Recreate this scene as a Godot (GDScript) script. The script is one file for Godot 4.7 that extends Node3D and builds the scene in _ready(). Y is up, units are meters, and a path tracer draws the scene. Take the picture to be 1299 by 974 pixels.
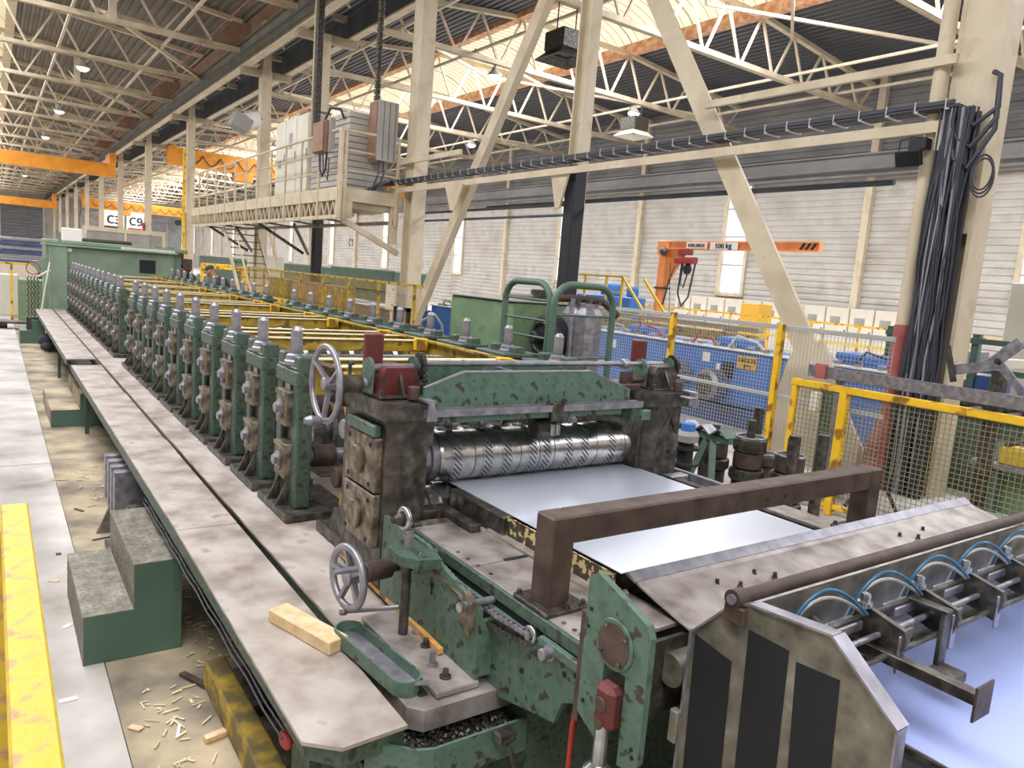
extends Node3D

# ---------------------------------------------------------------- mesh builder
class MB:
	var v := PackedVector3Array()
	var n := PackedVector3Array()
	func t(a: Vector3, b: Vector3, c: Vector3, na: Vector3, nb: Vector3, nc: Vector3):
		if (b - a).cross(c - a).dot(na + nb + nc) > 0.0:
			v.append(a); v.append(c); v.append(b); n.append(na); n.append(nc); n.append(nb)
		else:
			v.append(a); v.append(b); v.append(c); n.append(na); n.append(nb); n.append(nc)
	func q(a: Vector3, b: Vector3, c: Vector3, d: Vector3, out: Vector3):
		var k := (b - a).cross(d - a)
		if k.length_squared() < 1e-16: k = (c - b).cross(d - c)
		k = k.normalized()
		if k.dot(out) < 0.0: k = -k
		t(a, b, c, k, k, k); t(a, c, d, k, k, k)
	func q4(a: Vector3, b: Vector3, c: Vector3, d: Vector3, na: Vector3, nb: Vector3, nc: Vector3, nd: Vector3):
		t(a, b, c, na, nb, nc); t(a, c, d, na, nc, nd)
	# box with optional chamfer; b turns it about its centre
	func box(c: Vector3, s: Vector3, ch := 0.0, b := Basis()) -> MB:
		var h := s * 0.5
		if ch <= 0.0:
			for k in 3:
				var i := (k + 1) % 3
				var j := (k + 2) % 3
				for sg in [-1.0, 1.0]:
					var p: Array[Vector3] = []
					for e in [[-1, -1], [1, -1], [1, 1], [-1, 1]]:
						var u := Vector3()
						u[k] = sg * h[k]; u[i] = e[0] * h[i]; u[j] = e[1] * h[j]
						p.append(c + b * u)
					var o := Vector3(); o[k] = sg
					q(p[0], p[1], p[2], p[3], b * o)
			return self
		for k in 3:
			var i := (k + 1) % 3
			var j := (k + 2) % 3
			for sg in [-1.0, 1.0]:
				var p: Array[Vector3] = []
				for e in [[-1, -1], [1, -1], [1, 1], [-1, 1]]:
					var u := Vector3()
					u[k] = sg * h[k]; u[i] = e[0] * (h[i] - ch); u[j] = e[1] * (h[j] - ch)
					p.append(c + b * u)
				var o := Vector3(); o[k] = sg
				q(p[0], p[1], p[2], p[3], b * o)
			for si in [-1.0, 1.0]:
				for sj in [-1.0, 1.0]:
					var a0 := Vector3(); a0[k] = -(h[k] - ch); a0[i] = si * h[i]; a0[j] = sj * (h[j] - ch)
					var a1 := a0; a1[k] = h[k] - ch
					var b0 := a0; b0[i] = si * (h[i] - ch); b0[j] = sj * h[j]
					var b1 := b0; b1[k] = h[k] - ch
					var o := Vector3(); o[i] = si; o[j] = sj
					q(c + b * a0, c + b * a1, c + b * b1, c + b * b0, b * o)
		for sx in [-1.0, 1.0]:
			for sy in [-1.0, 1.0]:
				for sz in [-1.0, 1.0]:
					var sv := Vector3(sx, sy, sz)
					var x := c + b * (sv * Vector3(h.x, h.y - ch, h.z - ch))
					var y := c + b * (sv * Vector3(h.x - ch, h.y, h.z - ch))
					var z := c + b * (sv * Vector3(h.x - ch, h.y - ch, h.z))
					var o: Vector3 = (b * sv).normalized()
					t(x, y, z, o, o, o)
		return self
	# box by its two corners
	func bx(x0: float, x1: float, y0: float, y1: float, z0: float, z1: float, ch := 0.0) -> MB:
		return box(Vector3(x0 + x1, y0 + y1, z0 + z1) * 0.5, Vector3(absf(x1 - x0), absf(y1 - y0), absf(z1 - z0)), ch)
	# straight bar of section w (across) by hgt (along up)
	func bar(a: Vector3, e: Vector3, w: float, hgt: float, up := Vector3.UP, ch := 0.0) -> MB:
		var d := (e - a)
		var l := d.length()
		d = d / l
		if absf(d.dot(up)) > 0.98: up = Vector3.RIGHT if absf(d.x) < 0.9 else Vector3.BACK
		var s := d.cross(up).normalized()
		var u := s.cross(d).normalized()
		return box((a + e) * 0.5, Vector3(w, hgt, l), ch, Basis(s, u, -d))
	static func frame(o: Vector3, d: Vector3) -> Transform3D:
		var y := d.normalized()
		var x := y.cross(Vector3.BACK if absf(y.z) < 0.9 else Vector3.RIGHT).normalized()
		return Transform3D(Basis(x, y, x.cross(y)), o)
	# turned shape: profile of (radius, height) along the frame's y
	func lathe(pr: Array, f: Transform3D, seg := 16, flat := false, turn := 0.0) -> MB:
		for k in pr.size() - 1:
			var p: Vector2 = pr[k]
			var r: Vector2 = pr[k + 1]
			var d := r - p
			if d.length() < 1e-7: continue
			var nn := Vector2(d.y, -d.x).normalized()
			for i in seg:
				var a0 := TAU * i / seg + turn
				var a1 := TAU * (i + 1) / seg + turn
				var am := (a0 + a1) * 0.5
				var c0 := Vector3(cos(a0), 0, sin(a0))
				var c1 := Vector3(cos(a1), 0, sin(a1))
				var m0 := c0
				var m1 := c1
				if flat:
					m0 = Vector3(cos(am), 0, sin(am)); m1 = m0
				var up := Vector3(0, 1, 0)
				var n0 := f.basis * (m0 * nn.x + up * nn.y)
				var n1 := f.basis * (m1 * nn.x + up * nn.y)
				var A := f * (c0 * p.x + up * p.y)
				var B := f * (c1 * p.x + up * p.y)
				var C := f * (c1 * r.x + up * r.y)
				var D := f * (c0 * r.x + up * r.y)
				if p.x > 1e-6: t(A, B, C if r.x > 1e-6 else D, n0, n1, n1)
				if r.x > 1e-6: t(A, C, D, n0, n1, n0)
		return self
	func cyl(a: Vector3, e: Vector3, r: float, seg := 14, r2 := -1.0, ch := 0.0) -> MB:
		var l := a.distance_to(e)
		if r2 < 0: r2 = r
		var pr := [Vector2(0, 0), Vector2(r - ch, 0), Vector2(r, ch), Vector2(r2, l - ch), Vector2(r2 - ch, l), Vector2(0, l)]
		if ch <= 0.0: pr = [Vector2(0, 0), Vector2(r, 0), Vector2(r2, l), Vector2(0, l)]
		return lathe(pr, frame(a, e - a), seg)
	func hexa(a: Vector3, e: Vector3, r: float) -> MB:
		var l := a.distance_to(e)
		return lathe([Vector2(r, 0), Vector2(r, l * 0.8), Vector2(r * 0.85, l), Vector2(0, l)], frame(a, e - a), 6, true)
	func bolt(a: Vector3, d: Vector3, r: float, h: float) -> MB:
		cyl(a, a + d * h * 0.25, r * 1.5, 10)
		return hexa(a + d * h * 0.25, a + d * h, r)
	func ball(c: Vector3, r: float, seg := 10, sy := 1.0) -> MB:
		var pr := []
		var m := int(seg / 2.0) + 1
		for i in m + 1:
			var a := -PI / 2 + PI * i / m
			pr.append(Vector2(maxf(cos(a) * r, 0.0), sin(a) * r * sy))
		return lathe(pr, Transform3D(Basis(), c), seg)
	# swept round bar
	func tube(pts: Array, r: float, seg := 8, closed := false) -> MB:
		var m := pts.size()
		var rings := []
		var nrm := []
		var side := Vector3.ZERO
		for i in m:
			var a: Vector3 = pts[(i - 1 + m) % m] if closed or i > 0 else pts[i]
			var e: Vector3 = pts[(i + 1) % m] if closed or i < m - 1 else pts[i]
			var d := (e - a).normalized()
			if side == Vector3.ZERO:
				side = d.cross(Vector3.UP if absf(d.y) < 0.9 else Vector3.RIGHT).normalized()
			side = (side - d * side.dot(d)).normalized()
			var o := d.cross(side)
			var ring := []
			var rn := []
			for k in seg:
				var an := TAU * k / seg
				var u := side * cos(an) + o * sin(an)
				ring.append(pts[i] + u * r); rn.append(u)
			rings.append(ring); nrm.append(rn)
		var last := m if closed else m - 1
		for i in last:
			var j := (i + 1) % m
			for k in seg:
				var l := (k + 1) % seg
				q4(rings[i][k], rings[i][l], rings[j][l], rings[j][k], nrm[i][k], nrm[i][l], nrm[j][l], nrm[j][k])
		if not closed:
			for e in [0, m - 1]:
				var d: Vector3 = (pts[0] - pts[1]) if e == 0 else (pts[m - 1] - pts[m - 2])
				d = d.normalized()
				for k in range(1, seg - 1): t(rings[e][0], rings[e][k], rings[e][k + 1], d, d, d)
		return self
	# flat outline given in the frame's x and y, pushed along its z from z0 to z1
	func prism(poly: PackedVector2Array, z0: float, z1: float, f := Transform3D()) -> MB:
		var ix := Geometry2D.triangulate_polygon(poly)
		var nz := f.basis.z.normalized()
		for k in range(0, ix.size(), 3):
			var a := poly[ix[k]]
			var b := poly[ix[k + 1]]
			var c := poly[ix[k + 2]]
			t(f * Vector3(a.x, a.y, z1), f * Vector3(b.x, b.y, z1), f * Vector3(c.x, c.y, z1), nz, nz, nz)
			t(f * Vector3(a.x, a.y, z0), f * Vector3(b.x, b.y, z0), f * Vector3(c.x, c.y, z0), -nz, -nz, -nz)
		var cw := Geometry2D.is_polygon_clockwise(poly)
		for i in poly.size():
			var a := poly[i]
			var b := poly[(i + 1) % poly.size()]
			if a.distance_to(b) < 1e-7: continue
			var o := Vector2(b.y - a.y, a.x - b.x)
			if cw: o = -o
			var o3: Vector3 = f.basis * Vector3(o.x, o.y, 0)
			q(f * Vector3(a.x, a.y, z0), f * Vector3(b.x, b.y, z0), f * Vector3(b.x, b.y, z1), f * Vector3(a.x, a.y, z1), o3)
		return self
	func done() -> ArrayMesh:
		var m := ArrayMesh.new()
		var a := []
		a.resize(Mesh.ARRAY_MAX)
		a[Mesh.ARRAY_VERTEX] = v; a[Mesh.ARRAY_NORMAL] = n
		m.add_surface_from_arrays(Mesh.PRIMITIVE_TRIANGLES, a)
		return m

const DX := Vector3(1, 0, 0)
const DY := Vector3(0, 1, 0)
const DZ := Vector3(0, 0, 1)
# frames for outlines drawn in another plane: (z, y) pushed along x; (x, z) pushed along y
var YZ := Transform3D(Basis(DZ, DY, -DX), Vector3.ZERO)
var XZ := Transform3D(Basis(DX, DZ, -DY), Vector3.ZERO)
var M := {}
var used := {}
const ORD := ["first", "second", "third", "fourth", "fifth", "sixth", "seventh", "eighth", "ninth", "tenth", "eleventh", "twelfth", "thirteenth", "fourteenth", "fifteenth", "sixteenth", "seventeenth", "eighteenth", "nineteenth", "twentieth", "twenty-first", "twenty-second", "twenty-third", "twenty-fourth", "twenty-fifth"]

func mb() -> MB: return MB.new()
func V(x: float, y: float, z: float) -> Vector3: return Vector3(x, y, z)
func poly(a: Array) -> PackedVector2Array:
	var p := PackedVector2Array()
	for i in range(0, a.size(), 2): p.append(Vector2(a[i], a[i + 1]))
	return p
func numbered(par: Node, called: String) -> String:
	var k := [par.get_instance_id(), called]
	used[k] = used.get(k, -1) + 1
	return called if used[k] == 0 else "%s_%03d" % [called, used[k]]
func part(par: Node, called: String, mesh, m, label := "") -> MeshInstance3D:
	var o := MeshInstance3D.new()
	o.name = numbered(par, called)
	o.mesh = mesh.done() if mesh is MB else mesh
	o.material_override = M[m] if m is String else m
	par.add_child(o)
	if label != "": o.set_meta("label", label)
	return o
func tag(o: Node, label: String, category: String, group := ""):
	o.set_meta("label", label); o.set_meta("category", category)
	if group != "": o.set_meta("group", group)
func thing(called: String, label: String, category: String, group := "", at := Vector3.ZERO, turn := 0.0) -> Node3D:
	var o := Node3D.new()
	o.name = numbered(self, called)
	add_child(o)
	o.position = at; o.rotation.y = turn
	tag(o, label, category, group)
	return o
func one(called: String, label: String, category: String, mesh, m, group := "", at := Vector3.ZERO) -> MeshInstance3D:
	var o := part(self, called, mesh, m)
	o.position = at
	tag(o, label, category, group)
	return o
func struct(called: String, mesh = null, m = null, label := "") -> Node3D:
	var o: Node3D
	if mesh == null:
		o = Node3D.new(); o.name = numbered(self, called); add_child(o)
	else:
		o = part(self, called, mesh, m)
	o.set_meta("kind", "structure")
	o.set_meta("label", label if label != "" else called.replace("_", " ") + " of the factory hall")
	o.set_meta("category", called.split("_")[0])
	return o
func dup(src: Node3D, at: Vector3, label: String, group := "", turn := 0.0) -> Node3D:
	var o: Node3D = src.duplicate()
	var base: String = str(src.name)
	o.name = numbered(self, base)
	add_child(o)
	o.position = at; o.rotation.y = turn
	o.set_meta("label", label)
	if group != "": o.set_meta("group", group)
	return o
func stuff(o: Node): o.set_meta("kind", "stuff")

# ---------------------------------------------------------------- materials
func noise(sd: int, freq: float, offs: Array, cols: Array, oct := 4, type := FastNoiseLite.TYPE_SIMPLEX_SMOOTH, size := 384) -> NoiseTexture2D:
	var f := FastNoiseLite.new()
	f.seed = sd; f.frequency = freq; f.noise_type = type; f.fractal_octaves = oct
	var g := Gradient.new()
	g.offsets = PackedFloat32Array(offs); g.colors = PackedColorArray(cols)
	var t := NoiseTexture2D.new()
	t.noise = f; t.width = size; t.height = size; t.seamless = true; t.color_ramp = g
	return t
var bump_tex := {}
func bumps(sd: int, freq: float, strength: float) -> NoiseTexture2D:
	var k := [sd, freq]
	if not bump_tex.has(k):
		var f := FastNoiseLite.new()
		f.seed = sd; f.frequency = freq; f.fractal_octaves = 4
		var t := NoiseTexture2D.new()
		t.noise = f; t.width = 256; t.height = 256; t.seamless = true; t.as_normal_map = true; t.bump_strength = strength
		bump_tex[k] = t
	return bump_tex[k]
func mat(called: String, tex, rough: float, metal := 0.0, scale := 1.0, bump := 0.0, world := false) -> StandardMaterial3D:
	var m := StandardMaterial3D.new()
	if tex is Color: m.albedo_color = tex
	else: m.albedo_texture = tex
	m.roughness = rough; m.metallic = metal
	m.uv1_triplanar = true; m.uv1_world_triplanar = world
	m.uv1_scale = Vector3.ONE * scale
	if bump > 0.0:
		m.normal_enabled = true; m.normal_texture = bumps(7, 0.03, 6.0); m.normal_scale = bump
	M[called] = m
	return m
func C(s: String) -> Color: return Color(s)
func materials():
	# worn green machine paint, with bare and oily patches
	mat("green", noise(11, 0.012, [0.0, 0.3, 0.55, 0.72, 0.75, 1.0], [C("405647"), C("50695a"), C("597463"), C("536c5b"), C("433f38"), C("302e2a")], 5), 0.5, 0.0, 2.6, 0.15)
	mat("green_dark", noise(12, 0.014, [0.0, 0.4, 0.62, 0.72, 1.0], [C("35453b"), C("46594c"), C("4e6354"), C("3c463e"), C("2b2a27")], 5), 0.5, 0.0, 2.8, 0.15)
	mat("green_clean", noise(13, 0.006, [0.0, 0.5, 1.0], [C("465e50"), C("506a5a"), C("5c7767")], 4), 0.5, 0.0, 0.5)
	mat("green_gear", noise(63, 0.006, [0.0, 0.5, 1.0], [C("778a78"), C("849884"), C("90a390")], 4), 0.5, 0.0, 0.5)
	mat("green_tank", noise(14, 0.008, [0.0, 0.5, 0.75, 1.0], [C("66805f"), C("738d69"), C("7d946c"), C("5a6f53")], 5), 0.5, 0.0, 0.6)
	mat("steel_dark", noise(15, 0.02, [0.0, 0.5, 1.0], [C("2a2722"), C("4a463f"), C("787268")], 6), 0.42, 0.4, 1.6, 0.2)
	mat("steel_brown", noise(16, 0.015, [0.0, 0.4, 0.7, 1.0], [C("40372e"), C("665b4d"), C("8b806e"), C("a29a88")], 6), 0.45, 0.35, 2.2, 0.2)
	mat("steel_rust", noise(17, 0.015, [0.0, 0.5, 1.0], [C("3b2f29"), C("54453c"), C("66564b")], 4), 0.55, 0.3, 1.0, 0.15)
	mat("steel_bright", noise(18, 0.03, [0.0, 0.5, 1.0], [C("8f8f92"), C("b0b0b2"), C("cfcfd0")], 3), 0.25, 0.9, 1.0, 0.05)
	mat("steel_grey", noise(19, 0.02, [0.0, 0.5, 1.0], [C("77757a"), C("94929a"), C("b4b1b4")], 4), 0.4, 0.6, 1.5, 0.1)
	mat("roll_shell", noise(20, 0.03, [0.0, 0.5, 1.0], [C("9a9894"), C("b7b5b0"), C("d0cfca")], 3), 0.24, 0.95, 1.5, 0.04)
	mat("sheet", noise(21, 0.004, [0.0, 0.5, 1.0], [C("cfd5e2"), C("d8dde8"), C("dfe3ec")], 3), 0.3, 0.45, 0.3)
	mat("sheet_blue", noise(22, 0.004, [0.0, 0.5, 1.0], [C("a6b5ec"), C("afbdf0"), C("b8c5f3")], 3), 0.5, 0.15, 0.3)
	mat("plate", noise(23, 0.012, [0.0, 0.35, 0.6, 0.8, 1.0], [C("7d7268"), C("a3978c"), C("b8ada4"), C("c0b8b0"), C("8c7361")], 6, FastNoiseLite.TYPE_SIMPLEX_SMOOTH, 512), 0.5, 0.15, 0.45, 0.15, true)
	mat("plate_worn", noise(24, 0.014, [0.0, 0.35, 0.6, 1.0], [C("6d655e"), C("958b83"), C("aba29b"), C("beb6b0")], 6, FastNoiseLite.TYPE_SIMPLEX_SMOOTH, 512), 0.42, 0.35, 0.8, 0.15, true)
	mat("galvanised", noise(25, 0.02, [0.0, 0.4, 0.7, 1.0], [C("56544a"), C("7a7668"), C("8d887a"), C("aca594")], 6, FastNoiseLite.TYPE_CELLULAR), 0.45, 0.4, 1.4, 0.1)
	mat("black_paint", C("191a1d"), 0.7)
	mat("rubber", C("202124"), 0.6)
	mat("yellow", noise(27, 0.01, [0.0, 0.45, 0.66, 0.72, 1.0], [C("e5b21c"), C("f0c32a"), C("e2b22a"), C("a97b24"), C("6a5430")], 5), 0.5, 0.0, 0.8, 0.1)
	mat("yellow_old", noise(28, 0.012, [0.0, 0.4, 0.58, 0.64, 1.0], [C("93792a"), C("b8972f"), C("c6a336"), C("7d693a"), C("524533")], 5), 0.5, 0.0, 0.9, 0.15)
	mat("yellow_rail", noise(29, 0.01, [0.0, 0.5, 0.7, 0.78, 1.0], [C("cfae22"), C("d0b12c"), C("cbaa3a"), C("bf9a58"), C("a68356")], 5), 0.5, 0.0, 2.6, 0.1)
	mat("cream_paint", noise(64, 0.02, [0.0, 0.5, 1.0], [C("b9a878"), C("d8cba0"), C("e3dab8")], 4), 0.5, 0.0, 0.8)
	mat("olive", noise(30, 0.015, [0.0, 0.45, 0.6, 1.0], [C("5c4f33"), C("72643c"), C("9c8332"), C("c8a53a")], 5), 0.6, 0.0, 0.9, 0.2)
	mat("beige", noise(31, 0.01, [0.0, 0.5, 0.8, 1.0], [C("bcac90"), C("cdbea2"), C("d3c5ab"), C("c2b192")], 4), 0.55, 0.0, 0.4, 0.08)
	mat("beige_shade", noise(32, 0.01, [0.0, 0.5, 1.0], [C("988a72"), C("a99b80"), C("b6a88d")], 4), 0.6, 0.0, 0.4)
	mat("grey_girder", noise(33, 0.01, [0.0, 0.5, 1.0], [C("656152"), C("736e5e"), C("827c6b")], 4), 0.55, 0.0, 0.3)
	mat("dark_girder", noise(34, 0.01, [0.0, 0.5, 1.0], [C("3d454c"), C("49525a"), C("566069")], 4), 0.55, 0.0, 0.3)
	mat("cladding", noise(35, 0.006, [0.0, 0.45, 0.75, 1.0], [C("a09a90"), C("b7b2a9"), C("c1bdb5"), C("aba394")], 5, FastNoiseLite.TYPE_SIMPLEX_SMOOTH, 512), 0.6, 0.0, 0.15, 0.0, true)
	mat("cladding_dark", noise(36, 0.006, [0.0, 0.5, 1.0], [C("6e6d6c"), C("7d7c7a"), C("8a8884")], 4), 0.6, 0.0, 0.15, 0.0, true)
	mat("roof_warm", noise(37, 0.006, [0.0, 0.5, 1.0], [C("645d54"), C("716a60"), C("7e766b")], 4), 0.6, 0.0, 0.15, 0.0, true)
	mat("roof_cool", noise(38, 0.006, [0.0, 0.5, 1.0], [C("46474b"), C("505156"), C("5b5c60")], 4), 0.55, 0.0, 0.15, 0.0, true)
	mat("rust_purlin", noise(39, 0.02, [0.0, 0.45, 0.6, 1.0], [C("bb7655"), C("c98f6c"), C("d3a987"), C("dcc59d")], 3), 0.6, 0.0, 0.3)
	mat("concrete", noise(40, 0.01, [0.0, 0.3, 0.55, 0.8, 1.0], [C("8b857c"), C("b0aaa1"), C("c2bcb4"), C("d3cec7"), C("a89f90")], 7, FastNoiseLite.TYPE_SIMPLEX_SMOOTH, 512), 0.75, 0.0, 0.22, 0.3, true)
	mat("concrete_brown", noise(41, 0.012, [0.0, 0.3, 0.6, 1.0], [C("665d50"), C("8b7f6c"), C("a8997f"), C("c4b391")], 6, FastNoiseLite.TYPE_SIMPLEX_SMOOTH, 512), 0.8, 0.0, 0.3, 0.4, true)
	mat("pit_dirt", noise(42, 0.02, [0.0, 0.5, 1.0], [C("3a342d"), C("574e43"), C("7a6d5b")], 5), 0.85, 0.0, 0.8, 0.4, true)
	mat("orange", noise(43, 0.008, [0.0, 0.5, 1.0], [C("dd8a22"), C("e99a2b"), C("f0a83a")], 3), 0.5, 0.0, 0.3)
	mat("orange_red", noise(44, 0.008, [0.0, 0.5, 1.0], [C("df8244"), C("eb9354"), C("f0a061")], 3), 0.5, 0.0, 0.5)
	mat("red", noise(45, 0.02, [0.0, 0.5, 0.7, 1.0], [C("51211f"), C("6b2827"), C("54302c"), C("352421")], 4), 0.45, 0.1, 1.6, 0.1)
	mat("red_bright", C("a3302c"), 0.45)
	mat("red_pipe", noise(46, 0.01, [0.0, 0.5, 1.0], [C("8f4a45"), C("a25751"), C("b0675f")], 4), 0.6, 0.0, 0.8)
	mat("blue", noise(47, 0.008, [0.0, 0.5, 1.0], [C("2d5ea6"), C("3b70ba"), C("4a7fc6")], 4), 0.5, 0.0, 0.4)
	mat("blue_dark", noise(48, 0.008, [0.0, 0.5, 1.0], [C("2c4368"), C("37507a"), C("45608a")], 4), 0.5, 0.0, 0.4)
	mat("cabinet", noise(49, 0.006, [0.0, 0.5, 1.0], [C("cfc8b4"), C("d8d2c0"), C("ded9c9")], 3), 0.5, 0.0, 0.4)
	mat("cabinet_grey", noise(50, 0.006, [0.0, 0.5, 1.0], [C("8e8b84"), C("9b9890"), C("a5a29a")], 3), 0.5, 0.0, 0.4)
	mat("wood", noise(51, 0.02, [0.0, 0.5, 1.0], [C("c9a878"), C("dcc096"), C("e6d0ab")], 4), 0.7, 0.0, 2.0, 0.2)
	mat("wood_orange", noise(52, 0.02, [0.0, 0.5, 1.0], [C("b97f43"), C("d09a58"), C("dcae70")], 4), 0.6, 0.0, 2.0, 0.1)
	mat("brown_box", noise(53, 0.01, [0.0, 0.5, 1.0], [C("80604b"), C("91705a"), C("9d7d66")], 4), 0.6, 0.0, 0.5)
	mat("wire", C("b9b9b4"), 0.5, 0.3)
	mat("wire_dull", C("8f8566"), 0.55, 0.2)
	mat("cable", C("3a3c44"), 0.5)
	mat("cable_light", C("8d9096"), 0.5)
	mat("white", C("e9e7e1"), 0.5)
	mat("shutter", noise(54, 0.006, [0.0, 0.5, 1.0], [C("74757a"), C("808187"), C("8a8b90")], 3), 0.5, 0.1, 0.3)
	mat("shutter_light", noise(55, 0.006, [0.0, 0.5, 1.0], [C("b3aeae"), C("c0bbba"), C("cac6c4")], 3), 0.5, 0.1, 0.3)
	mat("hose_blue", C("2c5f7d"), 0.35)
	mat("hose_clear", C("b5b4a8"), 0.3)
	mat("skin", C("c58f74"), 0.6)
	mat("cloth_blue", C("2f4468"), 0.8)
	mat("cloth_dark", C("373b40"), 0.8)
	mat("cap_teal", C("2c4c54"), 0.8)
	mat("ink", C("23211f"), 0.6)
	mat("sign_yellow", C("d8a63c"), 0.5)
	mat("sign_blue", C("2f66c8"), 0.5)
	mat("pane_dark", C("16191c"), 0.15)
	glow("skylight_glow", C("fff4d4"), 0.66)
	glow("window_glow", C("f4f8ff"), 0.9)
	glow("lamp_glow", C("fdfdff"), 1.6)
func glow(called: String, c: Color, e: float):
	var m := StandardMaterial3D.new()
	m.albedo_color = Color(c.r * 0.6, c.g * 0.6, c.b * 0.6); m.roughness = 0.6
	m.emission_enabled = true; m.emission = c; m.emission_energy_multiplier = e
	M[called] = m
func area(called: String, at: Vector3, towards: Vector3, w: float, l: float, c: Color, e: float):
	var a := AreaLight3D.new()
	a.name = numbered(self, called)
	a.area_size = Vector2(w, l)
	a.light_color = c; a.light_energy = e
	a.area_range = 200.0; a.area_normalize_energy = false
	a.shadow_enabled = true
	add_child(a)
	a.position = at
	a.basis = Basis.looking_at(towards, DZ if absf(towards.y) > 0.9 else DY)
func yz(x: float) -> Transform3D: return Transform3D(YZ.basis, V(x, 0, 0))
func xz(y: float) -> Transform3D: return Transform3D(XZ.basis, V(0, y, 0))
func xy(z: float) -> Transform3D: return Transform3D(Basis(), V(0, 0, z))

const Z_FAR := -141.0
const Z_BACK := 14.0
const X_COL := 8.0
const X_WALL := 26.8
const X_LEFT := -11.8

func _ready():
	# ---- camera
	var cam := Camera3D.new()
	cam.name = "camera"
	cam.fov = 54.93
	cam.near = 0.05; cam.far = 400.0
	add_child(cam)
	cam.position = V(0, 2.0, 0)
	cam.rotation = Vector3(-0.13922, -0.61887, 0.07949)
	cam.current = true
	# ---- sky and exposure
	var env := Environment.new()
	env.tonemap_mode = Environment.TONE_MAPPER_LINEAR
	env.tonemap_exposure = 1.42
	env.background_mode = Environment.BG_SKY
	var sky := Sky.new()
	var sm := ProceduralSkyMaterial.new()
	sm.sky_top_color = C("b9cfe8"); sm.sky_horizon_color = C("e6edf4"); sm.ground_bottom_color = C("8c8a84"); sm.ground_horizon_color = C("c9cac8")
	sky.sky_material = sm
	env.sky = sky
	env.sdfgi_enabled = true; env.ssao_enabled = true; env.ssil_enabled = true
	var we := WorldEnvironment.new()
	we.name = "world_environment"
	we.environment = env
	add_child(we)
	# ---- daylight that comes in by the roof lights and the windows
	var warm := C("f3f5ff")
	for z in [2.0, -21.0, -45.0, -69.0, -93.0, -117.0]:
		area("skylight_daylight", V(-1.85, 10.6, z), -DY, 5.0, 23.0, warm, 1.5)
		area("skylight_daylight", V(17.4, 10.6, z), -DY, 4.4, 23.0, warm, 2.2)
	for k in 11:
		area("window_daylight", V(X_WALL - 0.35, 4.7, -9.7 - 11.9 * k), -DX, 1.1, 4.8, C("eef4ff"), 1.8)
	materials()
	build_shell()
	build_frame()
	build_line()
	build_edger()
	build_table()
	build_stacker()
	build_catwalk()
	build_mezzanine()
	build_right_side()
	build_far_side()
	build_people()

# ---------------------------------------------------------------- the hall
func corrugated(x0: float, y0: float, x1: float, y1: float, z0: float, z1: float, pitch: float, amp: float, th: float) -> MB:
	# roof deck: trapezoid ribs that run along z, following the slope from (x0, y0) to (x1, y1)
	var m := mb()
	var l := Vector2(x1 - x0, y1 - y0).length()
	var d := Vector2(x1 - x0, y1 - y0) / l
	var up := Vector2(-d.y, d.x) if d.x > 0 else Vector2(d.y, -d.x)
	var k := int(l / pitch)
	var p: Array[Vector2] = []
	for i in k:
		for s in [[0.0, 0.0], [0.36, 0.0], [0.5, 1.0], [0.86, 1.0]]:
			p.append(Vector2(x0, y0) + d * ((i + s[0]) * l / k) + up * s[1] * amp)
	p.append(Vector2(x1, y1))
	for i in p.size() - 1:
		var a := p[i]
		var e := p[i + 1]
		m.q(V(a.x, a.y, z0), V(e.x, e.y, z0), V(e.x, e.y, z1), V(a.x, a.y, z1), -DY)
		a += up * (th + 0.0); e += up * (th + 0.0)
		m.q(V(a.x, a.y, z0), V(e.x, e.y, z0), V(e.x, e.y, z1), V(a.x, a.y, z1), DY)
	return m

func ribbed_panel(w: float, h: float, pitch: float, amp: float, th: float) -> MB:
	# wall cladding: ribs run along z (the width), panel faces -x, stands on y = 0
	var m := mb()
	var k := int(h / pitch)
	var p: Array[Vector2] = []
	for i in k:
		for s in [[0.0, 0.0], [0.45, 0.0], [0.6, 1.0], [0.85, 1.0]]:
			p.append(Vector2(s[1] * amp, (i + s[0]) * h / k))
	p.append(Vector2(0, h))
	for i in p.size() - 1:
		var a := p[i]
		var e := p[i + 1]
		m.q(V(a.x, a.y, -w / 2), V(e.x, e.y, -w / 2), V(e.x, e.y, w / 2), V(a.x, a.y, w / 2), -DX)
	m.bx(amp + 0.01, amp + th, 0, h, -w / 2, w / 2)
	return m

func vault(w: float, rise: float, l: float, pitch: float, amp: float) -> MB:
	# barrel roof light: arched corrugated sheet, l long in z, centred
	var m := mb()
	var k := int(l / pitch) * 4
	var seg := 10
	var f := func(i: int, j: int) -> Vector3:
		var a := PI * (0.12 + 0.76 * i / seg)
		var o := amp * (1.0 if (j % 4) in [1, 2] else 0.0)
		var c := cos(PI * 0.12)
		return V(-cos(a) / c * w / 2, (sin(a) - sin(PI * 0.12)) / (1.0 - sin(PI * 0.12)) * (rise + o), -l / 2 + l * j / k)
	for j in k:
		for i in seg:
			m.q(f.call(i, j), f.call(i + 1, j), f.call(i + 1, j + 1), f.call(i, j + 1), -DY)
	return m

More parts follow.
